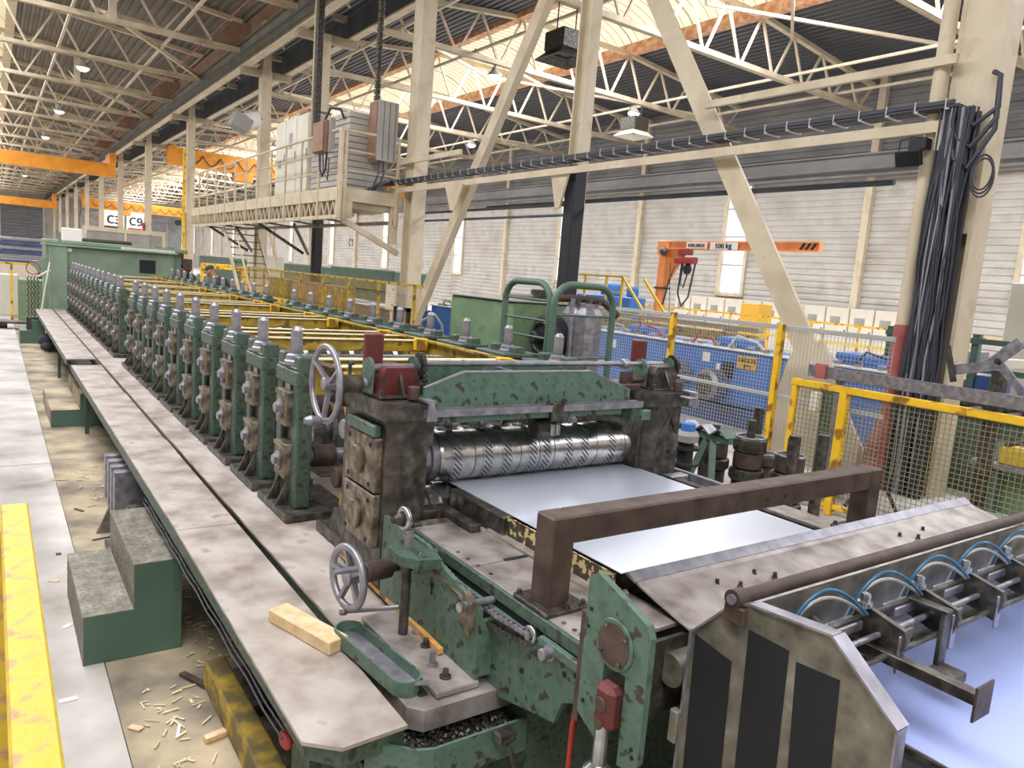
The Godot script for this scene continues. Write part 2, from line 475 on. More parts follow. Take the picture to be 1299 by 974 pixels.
func build_shell():
	# floor: pale worn concrete, a browner dirty strip beside the machine, joints between the bays
	var f := struct("floor", mb().bx(X_LEFT - 0.3, X_WALL + 0.5, -0.4, -0.02, Z_FAR - 0.3, Z_BACK + 0.3), "concrete", "concrete factory floor, pale and worn")
	var zs := [Z_BACK, 2.0, -7.8, -14.3, -26.0, -50.0, -90.0, Z_FAR]
	for k in zs.size() - 1:
		part(f, "concrete_slab", mb().bx(X_LEFT, 0.42, -0.02, 0.0, zs[k + 1] + 0.008, zs[k] - 0.008), "concrete")
		part(f, "concrete_slab", mb().bx(3.6, X_WALL, -0.02, 0.0, zs[k + 1] + 0.008, zs[k] - 0.008), "concrete")
		part(f, "dirty_slab", mb().bx(0.425, 3.59, -0.02, -0.003, zs[k + 1] + 0.004, zs[k] - 0.004), "concrete_brown", "brown dirt-covered concrete")
	# roof decks, four slopes on two aisles
	var roofs := [[7.7, 10.2, 0.7, 10.95, "roof_warm"], [-4.4, 10.95, X_LEFT, 10.2, "roof_warm"], [8.3, 10.2, 15.0, 10.95, "roof_cool"], [19.8, 10.95, X_WALL, 10.45, "roof_cool"]]
	for r in roofs:
		struct("ceiling", corrugated(r[0], r[1], r[2], r[3], Z_FAR, Z_BACK, 0.28, 0.07, 0.16), r[4], "corrugated steel roof deck sloping up to the roof light")
	struct("ceiling", mb().bx(7.5, 8.5, 10.2, 10.45, Z_FAR, Z_BACK), "brown_box", "valley gutter between the two roofs")
	var va := vault(4.8, 0.8, 2.96, 0.37, 0.03).done()
	var arc := []
	for i in 11:
		var a := PI * (0.12 + 0.76 * i / 10)
		arc.append(V(-cos(a) / cos(PI * 0.12) * 2.38, (sin(a) - sin(PI * 0.12)) / (1.0 - sin(PI * 0.12)) * 0.77, 0))
	var rib := mb().tube(arc, 0.025, 5).done()
	var fine := mb()
	for k in 7:
		var sh := []
		for p in arc: sh.append(p + V(0, 0.02, 0.37 * (k + 1)))
		fine.tube(sh, 0.014, 4)
	var fine_ribs := fine.done()
	for side in 2:
		var cx: float = -1.75 if side == 0 else 17.4
		var sk := struct("window_%d" % (side + 1), mb().bx(cx - 2.7, cx - 2.38, 10.75, 11.15, Z_FAR, Z_BACK).bx(cx + 2.38, cx + 2.7, 10.75, 11.15, Z_FAR, Z_BACK).bx(cx - 2.7, cx + 2.7, 12.15, 12.3, Z_FAR, Z_BACK), ["beige", "rust_purlin"][side], "barrel roof light along the ridge of the %s aisle" % ["left", "right"][side])
		for k in 52:
			var z := Z_BACK - 1.5 - 2.98 * k
			part(sk, "roof_light_pane", va, "skylight_glow").position = V(cx, 11.1, z)
			part(sk, "glazing_rib", rib, "beige").position = V(cx, 11.08, z + 1.49)
			var fr := part(sk, "sheet_ribs", fine_ribs, "wood")
			fr.position = V(cx, 11.06, z - 1.49)
			stuff(fr)
	# right wall: cladding bays between posts, tall narrow windows every second post
	var wr := struct("wall_right", mb().bx(X_WALL + 0.12, X_WALL + 0.45, 0, 2.2, Z_FAR, Z_BACK), "cladding", "ribbed cream cladding wall along the right aisle")
	var wall_bays := []
	for k in range(-1, 11):
		var zw := -9.7 - 11.9 * k     # window centre
		wall_bays.append(zw)
		struct("window_%d" % (k + 4), null, null, "tall narrow bright window in the cladding wall")
		var w: Node3D = get_child(get_child_count() - 1)
		w.position = V(X_WALL, 0, zw)
		w.set_meta("label", "tall narrow window of the right-hand cladding wall, %s counted from the near end" % ORD[k + 1])
		part(w, "window_frame", mb().bx(-0.1, 0.14, 2.1, 7.2, -0.74, -0.6).bx(-0.1, 0.14, 2.1, 7.2, 0.6, 0.74).bx(-0.06, 0.14, 2.05, 2.2, -0.72, 0.72).bx(-0.06, 0.14, 7.1, 7.25, -0.72, 0.72), "beige")
		for j in 4:
			part(w, "window_pane", mb().bx(0.06, 0.09, 2.22 + 1.22 * j, 3.4 + 1.22 * j, -0.6, 0.6), "window_glow")
			if j: part(w, "glazing_bar", mb().bx(0.02, 0.1, 2.18 + 1.22 * j, 2.23 + 1.22 * j, -0.6, 0.6), "cabinet_grey")
	var pan := ribbed_panel(5.2, 7.3, 0.24, 0.035, 0.08).done()
	var pan_up := ribbed_panel(11.86, 3.4, 0.24, 0.035, 0.08).done()
	var pan_low := ribbed_panel(1.5, 2.1, 0.24, 0.035, 0.08).done()
	var post := mb().bx(-0.22, 0.0, 0, 10.3, -0.14, 0.14).done()
	for zw in wall_bays:
		for s in [-1, 1]:
			part(wr, "cladding_panel", pan, "cladding").position = V(X_WALL, 0, zw + s * 3.35)
		part(wr, "cladding_panel", pan_low, "cladding").position = V(X_WALL + 0.02, 0, zw)
		part(wr, "upper_panel", pan_up, "cladding_dark", "grey upper cladding").position = V(X_WALL, 7.3, zw)
		part(wr, "wall_post", post, "beige").position = V(X_WALL, 0, zw - 5.95)
		part(wr, "sill_rail", mb().bx(X_WALL - 0.1, X_WALL, 7.15, 7.35, zw - 5.9, zw + 5.9), "cladding_dark")
	one("crane_rail_girder", "grey crane runway girder along the right cladding wall", "girder", mb().bx(26.0, 26.3, 7.0, 7.06, Z_FAR + 0.2, 8.0).bx(26.12, 26.18, 7.06, 7.5, Z_FAR + 0.2, 8.0).bx(26.0, 26.3, 7.5, 7.56, Z_FAR + 0.2, 8.0).bx(26.3, X_WALL, 6.8, 7.0, Z_FAR + 0.2, 8.0), "cladding_dark")
	# the other walls
	struct("wall_left", mb().bx(X_LEFT - 0.3, X_LEFT, 0, 10.5, Z_FAR, Z_BACK), "cladding", "cladding wall of the left aisle, outside the view")
	struct("wall_back", mb().bx(X_LEFT - 0.3, X_WALL + 0.5, 0, 12.3, Z_BACK, Z_BACK + 0.3), "cladding", "end wall behind the camera")
	var we := struct("wall_far", mb().bx(X_LEFT - 0.3, X_WALL + 0.5, 0, 12.3, Z_FAR - 0.4, Z_FAR - 0.1), "cladding", "far end wall with roller shutters")
	for k in 12:
		part(we, "cladding_panel", mb().bx(X_LEFT + 3.2 * k, X_LEFT + 3.2 * k + 3.1, 0, 11.0, Z_FAR - 0.1, Z_FAR - 0.05), "cladding")
	var dn := 0
	for d in [[-3.9, 0.6, 7.6, "shutter"], [1.3, 6.8, 7.6, "shutter"], [12.2, 16.3, 7.0, "shutter_light"], [19.5, 24.8, 7.0, "shutter_light"]]:
		dn += 1
		var o := struct("door_%d" % dn, null, null, ["grey roller shutter at the left edge of the far wall", "dark grey roller shutter in the far left aisle", "pale roller shutter in the far right aisle behind the signs", "pale roller shutter nearest the far right corner"][dn - 1])
		var h: float = d[2]
		for k in 16:
			part(o, "shutter_slat", mb().bx(d[0], d[1], h * k / 16 + 0.02, h * (k + 1) / 16 - 0.02, Z_FAR, Z_FAR + 0.06, 0.02), d[3])
		part(o, "shutter_box", mb().bx(d[0] - 0.15, d[1] + 0.15, h, h + 0.7, Z_FAR - 0.02, Z_FAR + 0.4), d[3])
		part(o, "guide_rail", mb().bx(d[0] - 0.22, d[0], 0, h, Z_FAR - 0.02, Z_FAR + 0.15), "cabinet")
		part(o, "guide_rail", mb().bx(d[1], d[1] + 0.22, 0, h, Z_FAR - 0.02, Z_FAR + 0.15), "cabinet")

func truss(x0: float, x1: float, yc: float, prof: Callable, nb: int, called: String, lab: String, grp: String) -> Node3D:
	var t := thing(called, lab, "roof truss", grp)
	part(t, "bottom_chord", mb().bx(x0, x1, yc - 0.08, yc + 0.08, -0.1, -0.02).bx(x0, x1, yc - 0.08, yc - 0.05, -0.1, 0.1).bx(x0, x1, yc - 0.08, yc + 0.08, 0.02, 0.1), "beige")
	var tc := mb()
	for i in nb:
		var a := x0 + (x1 - x0) * i / nb
		var e := x0 + (x1 - x0) * (i + 1) / nb
		tc.bar(V(a, prof.call(a), 0), V(e, prof.call(e), 0), 0.18, 0.14)
	part(t, "top_chord", tc, "beige")
	for i in nb:
		var a := x0 + (x1 - x0) * i / nb
		var e := x0 + (x1 - x0) * (i + 1) / nb
		var mid := (a + e) / 2
		part(t, "web_member", mb().bar(V(a, prof.call(a), 0), V(mid - 0.04, yc, 0), 0.07, 0.07), "beige")
		part(t, "web_member", mb().bar(V(mid + 0.04, yc, 0), V(e, prof.call(e), 0), 0.07, 0.07), "beige")
	return t

func build_frame():
	# trusses every six metres over both aisles
	var pl := func(x: float) -> float: return 10.1 + 0.75 * (1.0 - clampf((absf(x + 2.1) - 2.4) / 7.5, 0.0, 1.0))
	var pr := func(x: float) -> float: return 10.1 + 0.75 * (1.0 - clampf((absf(x - 17.4) - 2.4) / 7.0, 0.0, 1.0)) - (0.0 if x < 17.4 else 0.0)
	var t0: Node3D
	for k in 20:
		var lab: String = "%s beige lattice roof truss of the left aisle in view" % ORD[k]
		var z := -22.2 - 6.0 * k
		if k == 0:
			t0 = truss(X_LEFT + 0.1, 7.3, 9.2, pl, 11, "left_roof_truss", lab, "left aisle roof trusses")
			t0.position.z = z
		else: dup(t0, V(0, 0, z), lab)
	for k in 22:
		var lab: String = "%s beige lattice roof truss of the right aisle from the near end" % ORD[k]
		var z := -10.1 - 6.0 * k
		if k == 0:
			t0 = truss(8.3, X_WALL - 0.1, 9.2, pr, 11, "right_roof_truss", lab, "right aisle roof trusses")
			t0.position.z = z
		else: dup(t0, V(0, 0, z), lab)
	# roof purlins and wind bracing between the trusses of the right aisle, runs along the hall
	for x in [[10.4, 9.32, 0], [13.2, 9.32, 1], [21.6, 9.32, 2], [24.4, 9.32, 3], [5.2, 9.32, 4], [2.2, 9.32, 5]]:
		one("bracing_rail", ["bracing rail under the right roof, nearest the column row", "bracing rail under the right roof, left of the roof light", "bracing rail under the right roof, right of the roof light", "bracing rail under the right roof, nearest the cladding wall", "bracing rail under the left roof, nearest the column row", "bracing rail under the left roof, nearer the left picture edge"][int(x[2])], "rail", mb().bx(x[0] - 0.04, x[0] + 0.04, x[1], x[1] + 0.08, Z_FAR + 1.0, -4.0), "beige", "bracing rails")
	for k in 8:
		var z := -10.1 - 12.0 * k
		for s in [[13.2, 21.6, "crossing under the roof light"], [10.4, 17.4, "rising from the column side"], [24.4, 17.4, "rising from the wall side"]]:
			one("wind_brace", "diagonal roof brace %s, %s double bay of the right aisle" % [s[2], ORD[k]], "brace", mb().bar(V(s[0], 9.4, z), V(s[1], 10.5, z - 6.0), 0.09, 0.09), "beige", "right aisle wind braces")
	for k in 9:
		var z := -28.2 - 12.0 * k
		# box post with its strut and slanting braces between two left-aisle trusses
		var b := thing("sway_brace", "%s beige sway brace with slanting struts under the left roof" % ORD[k], "brace", "left aisle sway braces", V(0, 0, z))
		part(b, "post", mb().bar(V(3.3, 9.25, 0), V(3.3, 10.45, 0), 0.22, 0.22), "beige")
		part(b, "strut", mb().bar(V(3.3, 9.35, 0), V(7.2, 9.9, -3.0), 0.14, 0.2), "beige")
		part(b, "strut", mb().bar(V(3.3, 9.35, 0), V(7.2, 9.3, -6.0), 0.12, 0.14), "beige")
		part(b, "strut", mb().bar(V(3.3, 9.35, 0), V(3.3, 10.5, -4.0), 0.1, 0.12), "beige")
		part(b, "haunch_plate", mb().prism(poly([6.3, 9.3, 7.6, 9.3, 7.6, 10.15, 7.0, 10.15]), -0.05, 0.05), "brown_box")
	one("conduit_pipe", "thin dark red conduit pipe running under the left roof", "pipe", mb().tube([V(5.9, 9.02, -20), V(5.9, 9.02, -60), V(5.9, 9.02, -120)], 0.018, 6), "red_pipe")
	# crane girders on both sides of the column row
	var gird := func(x: float) -> MB:
		return mb().bx(x - 0.05, x + 0.05, 8.6, 9.34, Z_FAR + 0.2, 8.0).bx(x - 0.16, x + 0.16, 9.34, 9.38, Z_FAR + 0.2, 8.0)
	var g := one("crane_girder", "grey-beige crane runway girder on the left face of the column row", "girder", gird.call(7.3), "grey_girder")
	part(g, "bottom_flange", mb().bx(7.18, 7.42, 8.55, 8.6, Z_FAR + 0.2, 8.0), "beige")
	part(g, "crane_rail", mb().bx(7.27, 7.33, 9.38, 9.46, Z_FAR + 0.2, 8.0), "steel_grey")
	part(g, "conductor_rail", mb().bx(6.98, 7.04, 8.8, 8.86, Z_FAR + 0.2, 8.0), "dark_girder")
	g = one("crane_girder", "dark crane runway girder on the right face of the column row", "girder", gird.call(8.75), "dark_girder")
	part(g, "bottom_flange", mb().bx(8.63, 8.87, 8.55, 8.6, Z_FAR + 0.2, 8.0), "beige")
	part(g, "crane_rail", mb().bx(8.72, 8.78, 9.38, 9.46, Z_FAR + 0.2, 8.0), "steel_grey")
	# column row: main columns every twelve metres from the near one, lighter ones between
	for k in 12:
		var z := -3.7 - 11.95 * k
		var near := k == 0
		var lab: String = "near beige box column with black cables beside the red pipe" if near else ("beige column carrying the end of the mezzanine, second from the right" if k == 1 else "%s beige main column of the row, counted from the cable-covered near column" % ORD[k])
		var c := thing("main_column", lab, "column", "main columns", V(X_COL, 0, z))
		part(c, "shaft", mb().bx(-0.17, 0.17, 0, 8.55, -0.21, -0.17).bx(-0.17, 0.17, 0, 8.55, 0.17, 0.21).bx(-0.03, 0.03, 0, 8.55, -0.17, 0.17).bx(-0.165, -0.15, 2.8 if near else 4.0, 8.55, -0.17, 0.17), "beige")
		part(c, "base_plate", mb().bx(-0.35, 0.35, 0, 0.05, -0.4, 0.4, 0.01), "steel_dark")
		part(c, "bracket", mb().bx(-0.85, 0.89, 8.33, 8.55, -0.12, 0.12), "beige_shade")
		part(c, "upper_shaft", mb().bx(-0.14, 0.14, 8.55, 10.2, -0.2, 0.2), "beige")
	for k in 2:
		var z := -9.85 - 11.95 * k
		var lab: String = "middle column with a dark cable-clad lower half, apex of the slanting braces" if k == 0 else ("dark column standing under the mezzanine deck" if k == 1 else "%s slimmer intermediate column of the row" % ORD[k])
		var c := thing("intermediate_column", lab, "column", "intermediate columns", V(X_COL, 0, z))
		part(c, "shaft", mb().bx(-0.11, 0.11, 0, 8.55, -0.14, -0.11).bx(-0.11, 0.11, 0, 8.55, 0.11, 0.14).bx(-0.02, 0.02, 0, 8.55, -0.11, 0.11), "beige")
		if k < 2: part(c, "cable_cladding", mb().bx(-0.16, 0.1, 0.05, 3.95, -0.105, 0.16, 0.02), "rubber")
		part(c, "base_plate", mb().bx(-0.3, 0.3, 0, 0.05, -0.3, 0.3, 0.01), "steel_dark")
		part(c, "bracket", mb().bx(-0.85, 0.89, 8.33, 8.55, -0.12, 0.12), "beige_shade")
	# slanting braces of the near bay
	var br := thing("slanting_brace", "beige slanting brace leaning from the mezzanine column up to the middle column", "brace", "slanting braces")
	part(br, "channel", mb().bar(V(8.0, 0.15, -15.75), V(8.0, 8.4, -9.95), 0.05, 0.2, DX).bar(V(7.9, 0.15, -15.75), V(7.9, 8.4, -9.95), 0.25, 0.04, DX), "beige")
	part(br, "gusset_plate", mb().prism(poly([-13.65, 3.8, -12.95, 3.8, -13.25, 3.3, -13.38, 3.3]), -0.02, 0.02, yz(7.66)), "beige")
	br = thing("slanting_brace", "beige slanting brace coming down to the foot of the cable-covered near column", "brace", "slanting braces")
	part(br, "channel", mb().bar(V(8.0, 0.15, -4.25), V(8.0, 8.4, -9.75), 0.05, 0.22, DX).bar(V(7.88, 0.15, -4.25), V(7.88, 8.4, -9.75), 0.3, 0.04, DX), "beige")
	part(br, "foot_plate", mb().prism(poly([-5.6, 0.1, -4.3, 0.1, -4.3, 0.5, -4.9, 1.6, -5.3, 1.4]), -0.02, 0.02, yz(7.84)), "beige")
	var hb := thing("tie_beam", "lower beige tie beam between the mezzanine column and the near column", "beam")
	part(hb, "beam", mb().bx(7.68, 7.72, 3.78, 3.89, -16.9, -3.8), "beige")
	part(hb, "end_leg", mb().bx(7.67, 7.73, 3.6, 3.8, -3.9, -3.8), "beige")
	part(hb, "gusset_plate", mb().prism(poly([-10.2, 3.78, -9.75, 3.78, -9.92, 3.25, -10.03, 3.25]), -0.02, 0.02, yz(7.75)), "beige")
	one("tie_beam", "upper beige tie beam from the right slanting brace to the near column", "beam", mb().bx(7.68, 7.74, 4.42, 4.51, -6.95, -3.82), "beige")
	one("tie_beam", "short upper beige tie beam between mezzanine column and left slanting brace", "beam", mb().bx(7.68, 7.74, 4.40, 4.50, -15.9, -13.2), "beige")
	# high bay lamps
	var lamp0: Node3D
	var li := 0
	for p in [[3.0, 8.75, -34.2], [3.0, 8.75, -46.2], [3.0, 8.75, -58.2], [3.0, 8.75, -70.2], [3.0, 8.75, -94.2], [14.0, 8.75, -22.1], [20.5, 8.75, -22.1], [14.0, 8.75, -34.1], [20.5, 8.75, -34.1], [14.0, 8.75, -46.1], [20.5, 8.75, -46.1]]:
		var left: bool = p[0] < 8
		var lab: String = "round white high-bay lamp under the left roof, %s from the near end" % ORD[li] if left else "high-bay lamp under the right roof, %s truss, %s side of the roof light" % [["near", "second", "third"][(li - 5) / 2], ["left", "right"][(li - 5) % 2]]
		if li == 0:
			lamp0 = thing("high_bay_lamp", lab, "lamp", "high-bay lamps")
			part(lamp0, "lamp_glass", mb().lathe([Vector2(0, -0.14), Vector2(0.12, -0.12), Vector2(0.2, -0.06), Vector2(0.23, 0.0)], Transform3D(), 14), "lamp_glow")
			part(lamp0, "reflector", mb().lathe([Vector2(0.25, 0.0), Vector2(0.25, 0.03), Vector2(0.12, 0.18), Vector2(0.07, 0.3), Vector2(0, 0.3)], Transform3D(), 14), "cabinet_grey")
			part(lamp0, "hanger", mb().cyl(V(0, 0.3, 0), V(0, 0.46, 0), 0.02, 6), "steel_dark")
			lamp0.position = V(p[0], p[1], p[2])
		else: dup(lamp0, V(p[0], p[1], p[2]), lab)
		var sp := SpotLight3D.new()
		sp.name = numbered(self, "high_bay_lamp_light")
		sp.spot_angle = 70.0; sp.spot_range = 60.0; sp.light_energy = 1.5; sp.light_color = C("f6faff"); sp.light_size = 0.22; sp.shadow_enabled = true; sp.spot_attenuation = 2.0
		add_child(sp)
		sp.position = V(p[0], p[1] - 0.17, p[2]); sp.rotation.x = -PI / 2
		li += 1
	# bridge cranes
	for c in [[-11.0, 7.3, 6.95, -60.6, 0.9, "orange bridge crane girder across the left aisle"], [9.0, 26.0, 7.45, -51.4, 1.05, "orange bridge crane girder behind the mezzanine in the right aisle"], [9.0, 26.0, 6.6, -104.0, 1.1, "far orange bridge crane girder in front of the right end wall"], [-11.0, 7.3, 6.6, -118.0, 1.0, "farthest orange bridge crane girder across the left aisle"]]:
		var o := thing("bridge_crane", c[5], "crane", "", V(0, 0, c[3]))
		part(o, "girder", mb().bx(c[0], c[1], c[2], c[2] + c[4], -0.25, 0.25, 0.02), "orange")
		part(o, "end_carriage", mb().bx(c[1] - 0.5, c[1] - 0.1, c[2] + c[4] - 0.1, 8.5, -1.2, 1.2, 0.03), "orange")
		part(o, "end_carriage", mb().bx(c[0], c[0] + 0.4, c[2] + c[4] - 0.1, 8.5, -1.2, 1.2, 0.03), "orange")
		part(o, "hoist", mb().bx(c[0] + 4, c[0] + 5.2, c[2] - 0.5, c[2] + 0.1, -0.4, 0.4, 0.05), "orange")
		if c[0] > 0: part(o, "festoon_cable", festoon(c[0] + 1, c[1] - 1, c[2] + c[4] * 0.7, 0.32, 14), "cable")
func festoon(x0: float, x1: float, y: float, z: float, n: int) -> MB:
	var m := mb()
	for i in n:
		var p := []
		for j in 7:
			var u := j / 6.0
			p.append(V(x0 + (x1 - x0) * (i + u) / n, y - 0.55 * sin(u * PI), z))
		m.tube(p, 0.03, 5)
	return m
# ---------------------------------------------------------------- the roll forming line
const YC := 0.66

func roll_stand(lab: String, grp: String) -> Node3D:
	# origin on the bed plate under the frame; the outer face looks to -x
	var t := thing("roll_stand", lab, "roll stand", grp)
	part(t, "base_plate", mb().bx(-0.07, 0.3, 0.0, 0.045, -0.25, 0.25, 0.006), "steel_dark")
	for s in [-1, 1]:
		part(t, "gusset", mb().prism(poly([-0.07, 0.045, 0.0, 0.045, 0.0, 0.2]), -0.008, 0.008, xy(s * 0.07)), "steel_dark")
	part(t, "frame", mb().bx(0.0, 0.085, 0.045, 0.86, 0.085, 0.172, 0.008).bx(0.0, 0.085, 0.045, 0.86, -0.172, -0.085, 0.008).bx(0.006, 0.08, 0.045, 0.22, -0.086, 0.086).bx(-0.012, 0.09, 0.7, 0.785, -0.175, 0.175, 0.01), "green_dark")
	part(t, "head_block", mb().bx(-0.008, 0.088, 0.785, 0.8, -0.15, 0.15, 0.006), "green_dark")
	for y in [0.285, 0.57]:
		var b := part(t, "bearing_block", mb().bx(-0.035, 0.1, y - 0.095, y + 0.095, -0.083, 0.083, 0.008), "steel_brown")
		part(b, "end_cover", mb().cyl(V(-0.035, y, 0), V(-0.043, y, 0), 0.06, 14).bx(-0.04, -0.034, y + 0.07, y + 0.095, -0.083, 0.083), "steel_brown")
		part(b, "shaft_nut", mb().cyl(V(-0.04, y, 0), V(-0.05, y, 0), 0.045, 12).hexa(V(-0.05, y, 0), V(-0.07, y, 0), 0.03), "steel_grey")
	part(t, "slide_gap", mb().bx(0.03, 0.05, 0.22, 0.7, -0.085, 0.085), "steel_dark")
	part(t, "screw_block", mb().bx(0.0, 0.05, 0.665, 0.7, -0.04, 0.04), "steel_grey")
	var nut := part(t, "adjusting_nut", mb().lathe([Vector2(0.062, 0.8), Vector2(0.062, 0.822), Vector2(0.055, 0.828), Vector2(0.052, 0.852), Vector2(0.036, 0.862)], Transform3D(Basis(), V(0.04, 0, 0)), 16), "steel_grey")
	part(nut, "screw_cap", mb().lathe([Vector2(0.033, 0.862), Vector2(0.033, 0.985), Vector2(0.02, 1.006), Vector2(0.0, 1.01)], Transform3D(Basis(), V(0.04, 0, 0)), 8, true), "steel_grey")
	return t

func build_line():
	var zs := []
	for i in 10: zs.append(-3.89 - 0.605 * i)
	for i in 12: zs.append(-10.5 - 0.605 * i)
	var s0: Node3D
	for i in zs.size():
		var lab: String = "green roll stand of the near row, %s from the hand-wheel end" % ORD[i]
		if i == 0:
			s0 = roll_stand(lab, "near row of roll stands")
			s0.position = V(1.295, YC, zs[i])
		else: dup(s0, V(1.295, YC, zs[i]), lab)
	for i in zs.size():
		var o := dup(s0, V(3.195, YC, zs[i] - 0.03), "green roll stand of the far row, %s from the end by the guard hoops" % ORD[i], "far row of roll stands", PI)
		part(o, "top_plate", mb().bx(-0.06, 0.2, 0.785, 0.815, -0.2, 0.2, 0.006), "green_dark")
	# rolls between the stands: an upper and a lower shaft with their dies
	var r0: Node3D
	for i in zs.size():
		for u in 2:
			var y: float = [0.945, 1.23][u]
			var lab: String = "%s forming roll with its shaft, %s pair from the hand-wheel end" % [["lower", "upper"][u], ORD[i]]
			if i == 0 and u == 0:
				r0 = thing("forming_roll", lab, "roll", "forming rolls")
				part(r0, "shaft", mb().cyl(V(1.40, 0, 0), V(3.09, 0, 0), 0.04, 14), "steel_grey")
				for x in [1.66, 1.82, 2.05, 2.24, 2.43, 2.66, 2.82]:
					part(r0, "die", mb().lathe([Vector2(0.04, -0.055), Vector2(0.11, -0.055), Vector2(0.128, -0.03), Vector2(0.128, 0.03), Vector2(0.11, 0.055), Vector2(0.04, 0.055)], MB.frame(V(x, 0, 0), DX), 20), "steel_bright")
				part(r0, "collar", mb().cyl(V(1.44, 0, 0), V(1.57, 0, 0), 0.062, 16, -1.0, 0.006), "steel_rust")
				r0.position = V(0, y, zs[i])
			else: dup(r0, V(0, y, zs[i]), lab)
	# the strip that runs through the line
	var sh := one("steel_strip", "wide bright steel strip running out of the rolls over the near table", "sheet", mb().bx(1.665, 2.745, 1.082, 1.085, -3.6, -1.642), "sheet")
	sh.set_meta("label", "wide bright steel strip running out of the knurled roll over the table")
	# yellow guard frames lying between the two rows
	var g0: Node3D
	for i in 8:
		var lab: String = "yellow guard frame lying between the stand rows, %s from the hand-wheel end" % ORD[i]
		if i == 0:
			g0 = thing("yellow_guard", lab, "frame", "yellow guard frames")
			for s in [[1.5, 1.54], [2.93, 2.97]]:
				part(g0, "side_plate", mb().prism(poly([0.95, 1.22, -0.95, 1.22, -0.95, 1.44, 0.95, 1.44]), 0.0, 0.018, yz(s[1])), "yellow_old")
				part(g0, "side_rim", mb().bx(s[0] - 0.01, s[1] + 0.01, 1.44, 1.455, -0.95, 0.95), "steel_rust" if s[0] < 2 else "yellow_old")
			for z in [-0.72, 0.5, 0.82]:
				var xb := part(g0, "cross_bar", mb().bx(1.54, 2.95, 1.35, 1.44, z - 0.03, z + 0.03, 0.005), "yellow_old")
				part(xb, "cap_strip", mb().bx(1.54, 2.95, 1.44, 1.446, z - 0.05, z + 0.05), "cream_paint")
			for z in [-0.62, 0.6]:
				part(g0, "hinge_block", mb().bx(2.82, 2.93, 1.37, 1.47, z - 0.03, z + 0.03, 0.006), "yellow")
			g0.position.z = -4.75
		else: dup(g0, V(0, 0, -4.75 - 1.93 * i - (0.0 if i < 3 else 0.0)), lab)
	for z in [-4.9, -6.85, -8.75]:
		one("guide_bar", "bright flat guide bar laid across the rolls, at %s" % ("the near yellow frame" if z > -5 else ("the second yellow frame" if z > -8 else "the third yellow frame")), "bar", mb().bx(1.6, 2.9, 1.375, 1.387, z - 0.06, z + 0.06, 0.004), "steel_bright", "bright guide bars")
	# yellow cast guard plate with its two arched holes, between first stand and the big stand
	var gp := one("guard_plate", "yellow hourglass guard plate with two arched holes beside the upper hand wheel", "plate", mb().prism(poly([-3.6, 0.75, -3.52, 0.68, -3.35, 0.68, -3.27, 0.78, -3.33, 1.0, -3.345, 1.09, -3.32, 1.18, -3.27, 1.3, -3.25, 1.46, -3.62, 1.46, -3.6, 1.3, -3.54, 1.18, -3.52, 1.09, -3.54, 1.0]), 0.0, 0.025, yz(1.52)), "yellow")
	part(gp, "arched_hole", mb().prism(poly([-3.5, 0.97, -3.38, 0.97, -3.385, 1.05, -3.41, 1.1, -3.44, 1.115, -3.47, 1.1, -3.495, 1.05]), 0.0, 0.004, yz(1.498)), "black_paint", "dark arched opening")
	part(gp, "arched_hole", mb().prism(poly([-3.5, 1.24, -3.38, 1.24, -3.385, 1.32, -3.41, 1.36, -3.44, 1.375, -3.47, 1.36, -3.495, 1.32]), 0.0, 0.004, yz(1.498)), "green_dark", "dark arched opening")
	one("coupling_shaft", "short ribbed coupling shaft behind the first near roll stand", "shaft", mb().cyl(V(1.4, 0.945, -3.45), V(1.56, 0.945, -3.45), 0.055, 18, -1.0, 0.005).cyl(V(1.44, 0.945, -3.45), V(1.47, 0.945, -3.45), 0.062, 18).cyl(V(1.56, 0.945, -3.45), V(1.8, 0.945, -3.45), 0.045, 16), "steel_rust")
	one("coupling_shaft", "upper bright coupling shaft behind the upper hand wheel", "shaft", mb().cyl(V(1.42, 1.2, -3.42), V(1.8, 1.2, -3.42), 0.05, 18, -1.0, 0.004), "steel_grey")
	for k in 2:
		one("edge_roll", "%s dull disc roll between yellow guard plate and big stand" % ["lower", "upper"][k], "roll", mb().lathe([Vector2(0, -0.06), Vector2(0.1, -0.06), Vector2(0.125, -0.03), Vector2(0.125, 0.03), Vector2(0.1, 0.06), Vector2(0, 0.06)], MB.frame(V(1.63, [0.96, 1.2][k], -3.2), DX), 24), "steel_brown")
	# the bed that carries it all
	var bed := thing("machine_bed", "long dark steel bed under both rows of roll stands", "machine bed")
	part(bed, "girder", mb().bx(1.1, 1.45, 0.0, YC - 0.045, -18.2, -1.95), "green_dark")
	part(bed, "girder", mb().bx(2.95, 3.3, 0.0, YC - 0.045, -18.2, -1.95), "green_dark")
	part(bed, "pan", mb().bx(1.45, 2.95, 0.2, 0.25, -18.2, -1.95), "pit_dirt")
	part(bed, "far_bed_plate", mb().bx(2.8, 3.45, YC - 0.045, YC, -18.2, -3.3, 0.005), "plate_worn")
	# gear housing across the far end
	var gh := thing("gear_housing", "long green gear housing across the far end of the line with a dark window", "housing")
	part(gh, "body", mb().bx(1.0, 3.35, 0.1, 1.96, -19.6, -18.12, 0.02), "green_gear")
	part(gh, "end_post", mb().bx(0.98, 1.3, 0.62, 1.97, -18.13, -18.02, 0.01), "green_gear")
	part(gh, "lid", mb().bx(0.9, 3.42, 1.96, 2.0, -19.7, -17.98, 0.01), "green_gear")
	part(gh, "upper_box", mb().bx(0.98, 3.9, 2.0, 2.1, -21.2, -19.4, 0.02), "green_gear")
	part(gh, "back_box", mb().bx(1.0, 3.8, 0.1, 2.0, -21.2, -19.65), "green_gear")
